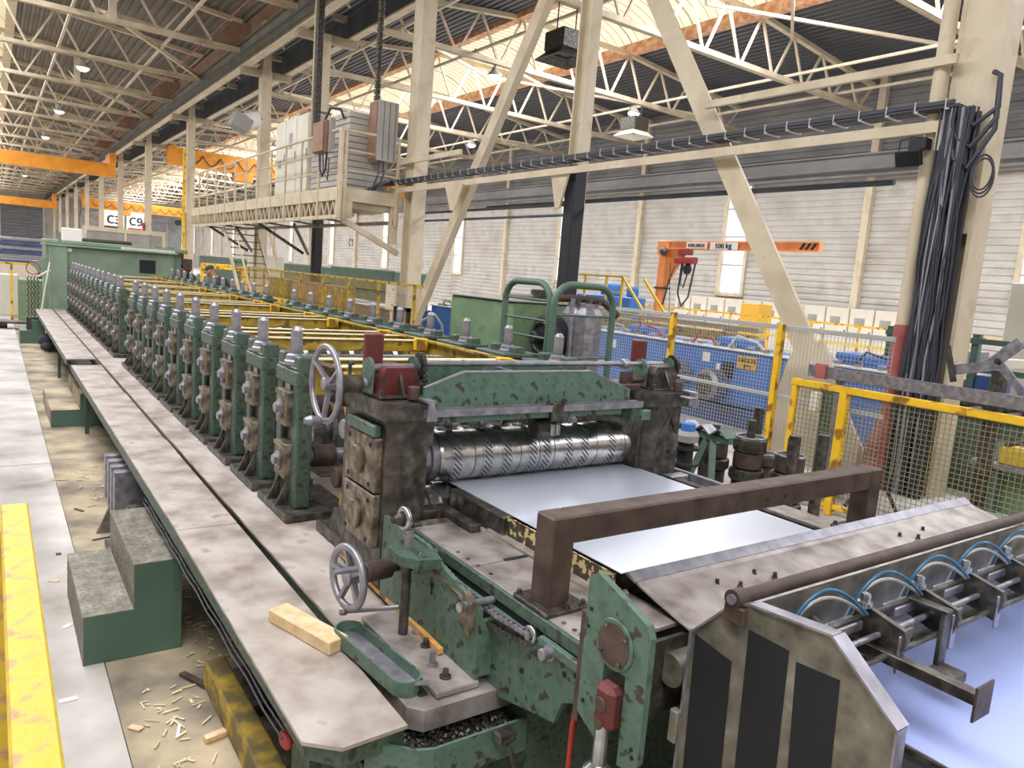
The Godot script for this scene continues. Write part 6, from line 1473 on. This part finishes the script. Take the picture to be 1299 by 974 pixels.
	for k in 2: one("low_yellow_machine", ["low yellow roller carriage behind the yellow fence", "second low yellow roller carriage, further right behind the yellow fence"][k], "carriage", mb().bx(8.2, 8.9, 0.0, 0.3, -2.2 + 0.9 * k, -1.6 + 0.9 * k, 0.03).cyl(V(8.1, 0.34, -2.2 + 0.9 * k), V(8.1, 0.34, -1.6 + 0.9 * k), 0.06, 16), "yellow_old", "roller carriages")

# ---------------------------------------------------------------- far right: blue machine, cabinets, jib crane
func text(par: Node, called: String, s: String, size: float, at: Vector3, turn: float, m: String) -> MeshInstance3D:
	var t := TextMesh.new()
	var fnt := SystemFont.new()
	fnt.font_names = PackedStringArray(["Droid Sans"])
	fnt.font_weight = 700
	t.font = fnt; t.text = s; t.font_size = 32; t.pixel_size = size / 32.0; t.depth = 0.012
	var o := part(par, called, t, m)
	o.position = at; o.rotation.y = turn
	return o
func build_far_side():
	var b := thing("blue_machine", "long blue machine bed with motors behind the mesh fence", "machine")
	for k in 6:
		var z1 := -4.6 - 2.1 * k
		part(b, "housing", mb().bx(9.45, 10.6, 0.35 if k % 2 else 0.05, 1.19, z1 - 2.08, z1, 0.015), "blue")
		part(b, "top_edge", mb().bx(9.4, 9.55, 1.19, 1.215, z1 - 2.08, z1, 0.004), "white")
		part(b, "low_beam", mb().bx(9.5, 10.5, 0.0, 0.3, z1 - 2.08, z1), "blue_dark")
		part(b, "block", mb().bx(9.75, 10.2, 1.19, 1.36, z1 - 1.3, z1 - 0.7, 0.02), "blue")
		part(b, "valve", mb().cyl(V(9.7, 1.19, z1 - 0.4), V(9.7, 1.33, z1 - 0.4), 0.06, 12), "steel_grey")
		part(b, "hose", mb().tube([V(9.5, 1.2, z1 - 1.6), V(9.48, 1.36, z1 - 1.45), V(9.5, 1.34, z1 - 1.2), V(9.55, 1.2, z1 - 1.1)], 0.025, 7), ["cabinet", "red_bright", "cable_light"][k % 3])
		part(b, "hose", mb().tube([V(9.55, 1.2, z1 - 0.9), V(9.5, 1.42, z1 - 0.7), V(9.55, 1.35, z1 - 0.35), V(9.6, 1.2, z1 - 0.2)], 0.02, 7), ["cable", "cabinet", "red_bright"][k % 3])
		for j in 6: part(b, "clamp", mb().box(V(9.62, 1.24, z1 - 0.2 - 0.32 * j), V(0.3, 0.04, 0.1), 0.006, Basis(DY, 0.5)), ["steel_bright", "steel_grey"][j % 2])
	for p in [[-7.62, 0.63, 0.24], [-8.35, 0.7, 0.2]]:
		var mo := part(b, "motor", mb().cyl(V(9.45, p[1], p[0]), V(9.1, p[1], p[0]), p[2], 30, -1.0, 0.05), "steel_grey")
		part(mo, "motor_face", mb().cyl(V(9.1, p[1], p[0]), V(9.08, p[1], p[0]), p[2] * 0.72, 24), "steel_dark")
	var sg := part(b, "number_plate", mb().bx(9.43, 9.45, 0.93, 1.13, -7.3, -6.94), "sign_yellow", "yellow number plate lettered in black")
	text(sg, "plate_lettering", "1085X75", 0.085, V(9.428, 1.065, -7.12), -PI / 2, "ink")
	text(sg, "plate_lettering", "N°1", 0.08, V(9.428, 0.97, -7.1), -PI / 2, "ink")
	part(b, "paper_label", mb().bx(9.44, 9.45, 0.95, 1.1, -7.99, -7.84), "white")
	part(b, "paper_label", mb().bx(9.44, 9.45, 0.85, 0.95, -7.7, -7.62), "white")
	part(b, "paper_label", mb().bx(9.44, 9.45, 0.92, 1.06, -10.2, -10.05), "white")
	part(b, "dark_hatch", mb().bx(9.44, 9.45, 0.75, 1.0, -7.6, -7.35).bx(9.44, 9.45, 0.5, 0.7, -6.6, -6.45), "black_paint")
	one("yellow_beam", "long dull yellow beam standing behind the blue machine", "beam", mb().bx(11.2, 11.4, 1.17, 1.36, -16.5, -8.4, 0.02).bx(11.2, 11.4, 0, 1.17, -9.0, -8.8).bx(11.2, 11.4, 0, 1.17, -16.0, -15.8), "yellow_old")
	one("grey_beam", "long grey beam above the dull yellow one behind the blue machine", "beam", mb().bx(11.6, 11.8, 1.38, 1.48, -16.5, -8.6, 0.02).bx(11.6, 11.8, 0, 1.38, -9.4, -9.2).bx(11.6, 11.8, 0, 1.38, -16.0, -15.8), "cabinet_grey")
	for k in 4:
		one("profile_rack", "%s dark blue rack of profiles behind the green tank, seen left of it" % ORD[k], "rack", mb().bx(8.6, 9.8, 0.0, 0.95, -19.0 - 1.4 * k, -17.9 - 1.4 * k, 0.02).bx(8.55, 9.85, 0.95, 1.0, -19.0 - 1.4 * k, -17.9 - 1.4 * k), ["blue_dark", "steel_grey"][k % 2], "profile racks")
	# control cabinets along the wall
	var c0: Node3D
	for k in 11:
		var lab: String = "cream control cabinet along the right wall, %s from the left" % ORD[k]
		if k == 0:
			c0 = thing("wall_cabinet", lab, "cabinet", "control cabinets along the right wall")
			part(c0, "body", mb().bx(-0.25, 0.3, 0.0, 1.95, -0.46, 0.46, 0.01), "cabinet")
			part(c0, "door", mb().bx(-0.27, -0.25, 0.1, 1.92, -0.44, 0.44, 0.006), "cabinet")
			part(c0, "vent", mb().bx(-0.28, -0.27, 1.3, 1.62, -0.25, 0.15), "cabinet_grey")
			part(c0, "handle", mb().bx(-0.285, -0.27, 0.95, 1.15, 0.36, 0.4), "steel_dark")
			c0.position = V(26.2, 0, -23.5)
		else: dup(c0, V(26.2, 0, -23.5 + 0.96 * k), lab)
	one("yellow_hood", "plain yellow hood in front of the wall cabinets", "hood", mb().bx(21.8, 22.6, 0.0, 1.85, -17.0, -16.25, 0.02), "sign_yellow")
	var pr := thing("passage_railing", "yellow railing along the passage in front of the wall cabinets", "railing")
	for k in 12: part(pr, "post", mb().bx(19.97, 20.03, 0, 1.5, -22.0 + 1.5 * k, -21.94 + 1.5 * k), "yellow")
	for y in [0.9, 1.45]: part(pr, "rail", mb().bx(19.98, 20.02, y, y + 0.06, -22.0, -5.4), "yellow")
	# jib crane
	var j := thing("jib_crane", "orange jib crane with its arm and lettered plates before the right wall", "crane")
	part(j, "column", mb().cyl(V(18.0, 0, -17.3), V(18.0, 3.3, -17.3), 0.17, 20), "orange_red")
	part(j, "base", mb().cyl(V(18.0, 0, -17.3), V(18.0, 0.06, -17.3), 0.35, 20), "orange_red")
	part(j, "arm", mb().bx(17.93, 18.07, 3.4, 3.62, -17.55, -11.7, 0.01).bx(17.88, 18.12, 3.6, 3.64, -17.55, -11.7).bx(17.88, 18.12, 3.38, 3.41, -17.55, -11.7), "orange_red")
	part(j, "head", mb().bx(17.85, 18.15, 3.2, 3.66, -17.5, -17.05, 0.02), "orange_red")
	part(j, "gusset", mb().prism(poly([-17.15, 3.4, -16.3, 3.4, -17.05, 2.2, -17.15, 2.2]), -0.03, 0.03, yz(18.0)), "orange_red")
	part(j, "collar", mb().cyl(V(18.0, 2.1, -17.3), V(18.0, 2.16, -17.3), 0.24, 20).bx(17.98, 18.02, 2.1, 2.16, -17.3, -16.9), "steel_dark")
	var p1 := part(j, "maker_plate", mb().bx(17.84, 17.87, 3.41, 3.6, -16.25, -15.45), "white")
	text(p1, "lettering", "VERLINDE", 0.14, V(17.835, 3.505, -15.85), -PI / 2, "ink")
	var p2 := part(j, "load_plate", mb().bx(17.84, 17.87, 3.39, 3.6, -15.3, -14.3), "white")
	text(p2, "lettering", "500 kg", 0.2, V(17.835, 3.495, -14.8), -PI / 2, "ink")
	for k in 3: part(j, "hazard_stripe", mb().prism(poly([-12.3 + 0.17 * k, 3.42, -12.22 + 0.17 * k, 3.42, -12.1 + 0.17 * k, 3.6, -12.18 + 0.17 * k, 3.6]), 0.0, 0.01, yz(17.92)), "ink")
	part(j, "motor_ball", mb().ball(V(17.75, 3.3, -17.1), 0.14, 12), "steel_dark")
	var h := thing("chain_hoist", "red chain hoist with hanging control cables on the orange jib arm", "hoist")
	part(h, "trolley", mb().bx(17.84, 18.16, 3.22, 3.42, -16.6, -16.2, 0.02), "red_bright")
	part(h, "body", mb().bx(17.85, 18.15, 2.95, 3.15, -16.75, -15.95, 0.04), "red_bright")
	part(h, "chain_bag", mb().ball(V(18.0, 2.78, -16.25), 0.14, 12, 1.3), "rubber")
	part(h, "cable", mb().tube([V(18.0, 2.95, -16.5), V(18.0, 2.0, -16.55), V(18.0, 1.6, -16.35), V(18.0, 1.9, -16.1), V(18.0, 2.95, -15.95)], 0.03, 7).tube([V(17.95, 2.95, -16.4), V(17.95, 2.3, -16.45), V(17.95, 2.2, -16.3), V(17.95, 2.95, -16.1)], 0.025, 7), "cable")
	part(h, "drag_line", mb().tube([V(18.0, 3.0, -16.7), V(17.98, 2.4, -16.95), V(17.95, 1.6, -17.1)], 0.03, 6).tube([V(17.9, 2.95, -16.9), V(17.9, 1.1, -16.7)], 0.012, 5), "cable")
	# yellow stair platform
	var s := thing("yellow_platform", "yellow railed platform with a stair, before the right wall", "platform")
	part(s, "deck", mb().bx(15.3, 16.8, 1.25, 1.35, -19.2, -16.4), "green_clean")
	part(s, "deck_leg", mb().bx(15.35, 15.5, 0, 1.25, -19.1, -18.95).bx(15.35, 15.5, 0, 1.25, -16.6, -16.45).bx(16.6, 16.75, 0, 1.25, -19.1, -18.95), "yellow")
	for z in [-19.0, -18.0, -17.0, -16.3]: part(s, "post", mb().bx(15.3, 15.36, 1.3, 2.35, z - 0.03, z + 0.03), "yellow_rail")
	part(s, "rail", mb().bar(V(15.33, 2.35, -18.5), V(15.33, 2.35, -16.3), 0.06, 0.06).bar(V(15.33, 2.35, -18.5), V(15.33, 1.9, -19.1), 0.06, 0.06).bar(V(15.33, 1.9, -19.0), V(15.33, 1.9, -16.3), 0.05, 0.05), "yellow_rail")
	for x in [15.33, 16.2]:
		part(s, "handrail", mb().bar(V(x, 2.35, -16.3), V(x, 1.0, -14.9), 0.06, 0.06), "yellow_rail")
		part(s, "stringer", mb().bar(V(x, 1.3, -16.4), V(x, 0.0, -15.0), 0.05, 0.2), "yellow_rail")
	for k in 5: part(s, "tread", mb().bx(15.33, 16.2, 0.2 + 0.24 * k, 0.23 + 0.24 * k, -15.4 - 0.26 * k, -15.2 - 0.26 * k), "steel_grey")
	one("blue_press", "blue machine standing on the floor behind the yellow platform", "machine", mb().bx(17.2, 18.4, 0, 1.75, -20.6, -18.9, 0.04).bx(17.4, 18.0, 1.75, 2.15, -19.6, -19.1, 0.05), "blue")
	one("blue_press", "small blue machine between the yellow stair and the orange crane column", "machine", mb().bx(17.2, 17.9, 0, 1.75, -18.4, -17.8, 0.04).bx(17.35, 17.7, 1.75, 2.1, -18.25, -17.95, 0.05), "blue")
	one("green_table", "low green machine table under the yellow platform", "machine", mb().bx(14.2, 15.2, 0.6, 1.3, -18.8, -15.6, 0.03).bx(14.4, 15.0, 0, 0.6, -18.5, -15.9), "green_tank")
	# unit heaters under the right roof
	for p in [[20.6, 8.35, -22.1, "grey hooded unit heater under the right roof behind the middle column"], [12.3, 8.2, -16.1, "dark unit heater hung above the middle column, before the roof light"]]:
		var u := thing("unit_heater", p[3], "heater", "unit heaters", V(p[0], p[1], p[2]))
		part(u, "body", mb().box(Vector3.ZERO, V(0.8, 0.5, 0.8), 0.04), "steel_dark")
		part(u, "hood", mb().lathe([Vector2(0.5, 0.0), Vector2(0.8, -0.2), Vector2(0.75, -0.22), Vector2(0.45, -0.02)], Transform3D(Basis(), V(0, -0.25, 0)), 4, true, PI / 4), "cabinet" if p[1] > 8.3 else "steel_dark")
		for x in [-0.3, 0.3]: part(u, "hanger", mb().cyl(V(x, 0.25, 0), V(x, 9.2 - p[1], 0), 0.02, 6), "steel_dark")
	# yellow mesh enclosure under the mezzanine
	var yf := mesh_fence("yellow_mesh_fence", "yellow mesh fence under the mezzanine, behind the far stand row", -25.5, -12.4, 6.6, false, 1.75, "yellow_old", 0.055)
	for o in yf.get_children():
		if str(o.name).begins_with("wire"): o.material_override = M["yellow_old"]
	for k in 3:
		one("enclosure_panel", "olive machine enclosure behind the yellow mesh, %s from the right" % ORD[k], "enclosure", mb().bx(7.2, 7.5, 0.0, 1.5, -19.4 - 2.2 * k, -17.6 - 2.2 * k, 0.02), ["olive", "brown_box", "olive"][k], "machine enclosures")
	for p in [[11.6, -30.0, 6.0, 2.0, "green_clean", "long green machine hood beyond the mezzanine, nearest"], [11.6, -39.0, 7.0, 1.95, "green_clean", "long green machine hood beyond the mezzanine, second"], [12.0, -56.0, 9.0, 2.0, "green_clean", "far green machine hood beyond the stair"]]:
		one("green_hood", p[5], "machine", mb().bx(p[0], p[0] + 1.6, 1.2, p[3], p[1], p[1] + p[2], 0.05).bx(p[0] + 0.1, p[0] + 1.5, 0, 1.2, p[1] + 0.1, p[1] + p[2] - 0.1), p[4], "green machine hoods")
	one("cream_box", "cream cabinet behind the mezzanine stair", "cabinet", mb().bx(8.6, 9.5, 0, 2.2, -31.5, -29.5, 0.03), "cabinet")
	one("yellow_lifter", "yellow lifting frame left of the mezzanine stair", "frame", mb().bx(9.5, 12.0, 1.3, 1.6, -44.0, -43.6, 0.03).bx(9.5, 9.8, 0, 1.3, -44.0, -43.6).bx(11.7, 12.0, 0, 1.3, -44.0, -43.6), "yellow")
	one("roller_rack", "dark rack of rolls beside the right end of the gear housing", "rack", mb().bx(4.2, 5.2, 0.0, 1.5, -26.0, -25.4).cyl(V(4.3, 1.85, -25.6), V(4.3, 2.15, -25.6), 0.13, 12).cyl(V(4.6, 1.8, -25.6), V(4.6, 2.15, -25.6), 0.13, 12).cyl(V(4.9, 1.8, -25.6), V(4.9, 2.1, -25.6), 0.13, 12).bx(4.15, 5.25, 1.5, 1.85, -26.0, -25.4, 0.02), "steel_rust")
	one("yellow_barrier", "yellow barrier rail along the far stand row by the stair", "barrier", mb().bx(4.5, 4.58, 1.2, 1.3, -22.5, -13.5).bx(4.47, 4.61, 0, 1.2, -17.1, -16.95).bx(4.47, 4.61, 0, 1.2, -22.4, -22.3).bx(4.47, 4.61, 0, 1.2, -13.7, -13.6), "yellow")
	# partition and signs far back in the right aisle
	var pa := thing("low_partition", "beige-framed grey partition behind the gear housing in the right aisle", "partition")
	part(pa, "panel", mb().bx(3.6, 6.9, 1.0, 2.75, -40.1, -40.0), "cabinet_grey")
	part(pa, "frame", mb().bx(3.5, 7.0, 2.75, 2.95, -40.15, -39.95).bx(3.5, 3.65, 0, 2.75, -40.15, -39.95).bx(5.2, 5.3, 0, 2.75, -40.15, -39.95).bx(6.85, 7.0, 0, 2.75, -40.15, -39.95), "beige")
	one("white_bundle", "pale wrapped bundle at the left end of the grey partition", "bundle", mb().bx(2.6, 3.4, 0, 2.75, -39.6, -39.0, 0.05), "white")
	var sb := [["C3", 14.3, 12.9, 15.6], ["C9", 17.1, 15.9, 18.3]]
	for k in 2:
		var o := thing("bay_sign", "large white sign lettered %s before the far right wall" % sb[k][0], "sign", "bay signs", V(0, 0, -120.0))
		part(o, "board", mb().bx(sb[k][2], sb[k][3], 3.6, 8.2, -0.06, 0.0), "white")
		text(o, "sign_lettering", sb[k][0], 1.6, V(sb[k][1], 6.0, 0.03), 0.0, "ink")
		part(o, "lower_panel", mb().bx(sb[k][2] + 0.2, sb[k][3] - 0.4, 4.3, 5.1, 0.0, 0.02), "ink" if k == 0 else "red_pipe")
		part(o, "leg", mb().bx(sb[k][2] + 0.2, sb[k][2] + 0.4, 0, 3.6, -0.06, 0.0).bx(sb[k][3] - 0.4, sb[k][3] - 0.2, 0, 3.6, -0.06, 0.0), "steel_grey")
	var c1 := thing("bay_sign", "lettered C1 plate on the right cladding wall beyond the mezzanine", "sign", "bay signs")
	part(c1, "board", mb().bx(X_WALL - 0.08, X_WALL - 0.04, 3.7, 4.7, -65.4, -63.2), "cladding")
	text(c1, "sign_lettering", "C1", 0.95, V(X_WALL - 0.09, 4.2, -64.3), -PI / 2, "ink")
	one("red_notice", "small red and white notice on a far column", "sign", mb().bx(X_COL - 0.3, X_COL - 0.22, 3.0, 3.7, -51.8, -51.2), "red_bright")
	part(get_child(get_child_count() - 1), "white_panel", mb().bx(X_COL - 0.31, X_COL - 0.3, 3.2, 3.5, -51.7, -51.45), "white")
	one("yellow_sling", "yellow lifting sling hanging down a column left of the mezzanine", "sling", mb().tube([V(7.7, 7.0, -39.3), V(7.65, 4.0, -39.2), V(7.7, 0.5, -39.1)], 0.08, 7), "yellow")

# ---------------------------------------------------------------- people: one skin over a smooth field
func surface_net(caps: Array, cell: float, blend: float) -> MB:
	var lo := Vector3(1e9, 1e9, 1e9)
	var hi := -lo
	for c in caps:
		for e in [[c[0], c[2]], [c[1], c[3]]]:
			var r := Vector3.ONE * (float(e[1]) + cell * 2)
			lo = lo.min(e[0] - r); hi = hi.max(e[0] + r)
	var n := Vector3i(((hi - lo) / cell).ceil()) + Vector3i.ONE
	var val := PackedFloat32Array()
	val.resize(n.x * n.y * n.z)
	var at := func(p: Vector3) -> float:
		var d := 1e3
		for c in caps:
			var ab: Vector3 = c[1] - c[0]
			var u := clampf((p - c[0]).dot(ab) / maxf(ab.length_squared(), 1e-9), 0.0, 1.0)
			var q: float = p.distance_to(c[0] + ab * u) - lerpf(c[2], c[3], u)
			var h := clampf(0.5 + 0.5 * (d - q) / blend, 0.0, 1.0)
			d = lerpf(d, q, h) - blend * h * (1.0 - h)
		return d
	for z in n.z:
		for y in n.y:
			for x in n.x: val[x + n.x * (y + n.y * z)] = at.call(lo + Vector3(x, y, z) * cell)
	var pos := {}
	var nor := {}
	for z in n.z - 1:
		for y in n.y - 1:
			for x in n.x - 1:
				var b := x + n.x * (y + n.y * z)
				var s := Vector3.ZERO
				var k := 0
				for e in [[0, 0, 0, 1, 0, 0], [0, 1, 0, 1, 1, 0], [0, 0, 1, 1, 0, 1], [0, 1, 1, 1, 1, 1], [0, 0, 0, 0, 1, 0], [1, 0, 0, 1, 1, 0], [0, 0, 1, 0, 1, 1], [1, 0, 1, 1, 1, 1], [0, 0, 0, 0, 0, 1], [1, 0, 0, 1, 0, 1], [0, 1, 0, 0, 1, 1], [1, 1, 0, 1, 1, 1]]:
					var f0 := val[b + e[0] + n.x * (e[1] + n.y * e[2])]
					var f1 := val[b + e[3] + n.x * (e[4] + n.y * e[5])]
					if (f0 < 0) != (f1 < 0):
						s += Vector3(e[0], e[1], e[2]).lerp(Vector3(e[3], e[4], e[5]), f0 / (f0 - f1)); k += 1
				if k:
					pos[b] = lo + (Vector3(x, y, z) + s / k) * cell
					var p: Vector3 = pos[b]
					var h := cell * 0.4
					nor[b] = Vector3(at.call(p + DX * h) - at.call(p - DX * h), at.call(p + DY * h) - at.call(p - DY * h), at.call(p + DZ * h) - at.call(p - DZ * h)).normalized()
	var m := mb()
	var st := [1, n.x, n.x * n.y]
	for z in range(1, n.z - 1):
		for y in range(1, n.y - 1):
			for x in range(1, n.x - 1):
				var b := x + n.x * (y + n.y * z)
				for a in 3:
					if (val[b] < 0) == (val[b + st[a]] < 0): continue
					var u: int = st[(a + 1) % 3]
					var w: int = st[(a + 2) % 3]
					var k := [b - u - w, b - w, b, b - u]
					if k.all(func(i): return pos.has(i)):
						m.q4(pos[k[0]], pos[k[1]], pos[k[2]], pos[k[3]], nor[k[0]], nor[k[1]], nor[k[2]], nor[k[3]])
	return m

func build_people():
	# two workers bent over the far side of the line; origin at the feet, facing -x
	for i in 2:
		var t := thing("person", ["person in a dark cap and dark green work jacket bending over beside the gear housing", "person in a teal cap with bare forearms stooping behind the far stand row"][i], "person", "", [V(4.28, 0, -20.2), V(4.5, 0, -17.9)][i], [0.2, -0.5][i])
		var hip := V(0.1, 0.95, 0)
		var chest := V(-0.18, 1.36, 0)
		var neck := V(-0.31, 1.52, 0)
		var head := V(-0.42, [1.6, 1.66][i], 0)
		var torso := [[hip + V(0, -0.02, -0.08), hip + V(0, -0.02, 0.08), 0.13, 0.13], [hip, chest, 0.15, 0.17], [chest + V(0, 0.03, -0.15), chest + V(0, 0.03, 0.15), 0.09, 0.09], [chest, neck, 0.1, 0.06]]
		var legs := []
		var arms := []
		var rest := []
		for s in [-1, 1]:
			var knee := V(0.0, 0.5, 0.11 * s)
			legs.append([hip + V(0, -0.05, 0.09 * s), knee, 0.095, 0.065])
			legs.append([knee, V(0.08, 0.08, 0.12 * s), 0.062, 0.045])
			rest.append([V(0.08, 0.05, 0.12 * s), V(-0.1, 0.035, 0.13 * s), 0.045, 0.035])
			var el := V(-0.33, 1.12, 0.25 * s)
			var wr := V(-0.55, 1.02, 0.18 * s)
			arms.append([chest + V(-0.02, 0.03, 0.18 * s), el, 0.06, 0.048])
			rest.append([el, wr, 0.045, 0.032])
			rest.append([wr, wr + V(-0.07, -0.02, -0.01 * s), 0.03, 0.026])
			rest.append([head + V(0.01, -0.01, 0.085 * s), head + V(0.01, -0.03, 0.09 * s), 0.016, 0.012])
		rest.append([neck, head, 0.055, 0.08])
		rest.append([head + V(-0.02, 0.03, 0), head + V(-0.03, -0.05, 0), 0.09, 0.066])
		rest.append([head + V(-0.1, -0.02, 0), head + V(-0.118, -0.03, 0), 0.012, 0.014])
		part(t, "body", surface_net(torso + legs + arms + rest, 0.018, 0.03), "skin")
		var wear := []
		for c in torso.slice(0, 4) + arms: wear.append([c[0], c[1], c[2] + 0.016, c[3] + 0.016])
		wear[3][1] = chest.lerp(neck, 0.55)
		part(t, "jacket", surface_net(wear, 0.022, 0.05), ["green_dark", "cloth_dark"][i])
		wear = []
		for c in legs: wear.append([c[0], c[1], c[2] + 0.014, c[3] + 0.014])
		part(t, "trousers", surface_net(wear, 0.022, 0.05), "cloth_blue")
		for s in [-1, 1]:
			part(t, "eye", mb().ball(head + V(-0.098, 0.015, 0.032 * s), 0.009, 8), "ink")
			var fa := mb()
			var wr := V(-0.55, 1.02, 0.18 * s)
			fa.ball(wr + V(-0.05, -0.01, 0), 0.045, 10, 0.6)
			for k in 4: fa.tube([wr + V(-0.08, -0.01, -0.03 + 0.02 * k), wr + V(-0.12, -0.02, -0.03 + 0.02 * k), wr + V(-0.145, -0.05, -0.028 + 0.019 * k)], 0.009, 6)
			fa.tube([wr + V(-0.04, -0.01, -0.04 * s), wr + V(-0.08, -0.03, -0.06 * s), wr + V(-0.1, -0.05, -0.055 * s)], 0.01, 6)
			part(t, "hand", fa, "skin")
		var cap := mb().lathe([Vector2(0.103, 0.0), Vector2(0.1, 0.04), Vector2(0.075, 0.085), Vector2(0.0, 0.105)], Transform3D(Basis(DZ, 0.35), head + V(-0.01, 0.035, 0)), 16)
		cap.box(head + V(-0.13, 0.02, 0), V(0.09, 0.012, 0.13), 0.004, Basis(DZ, 0.4))
		part(t, "cap", cap, ["cloth_blue", "cap_teal"][i])
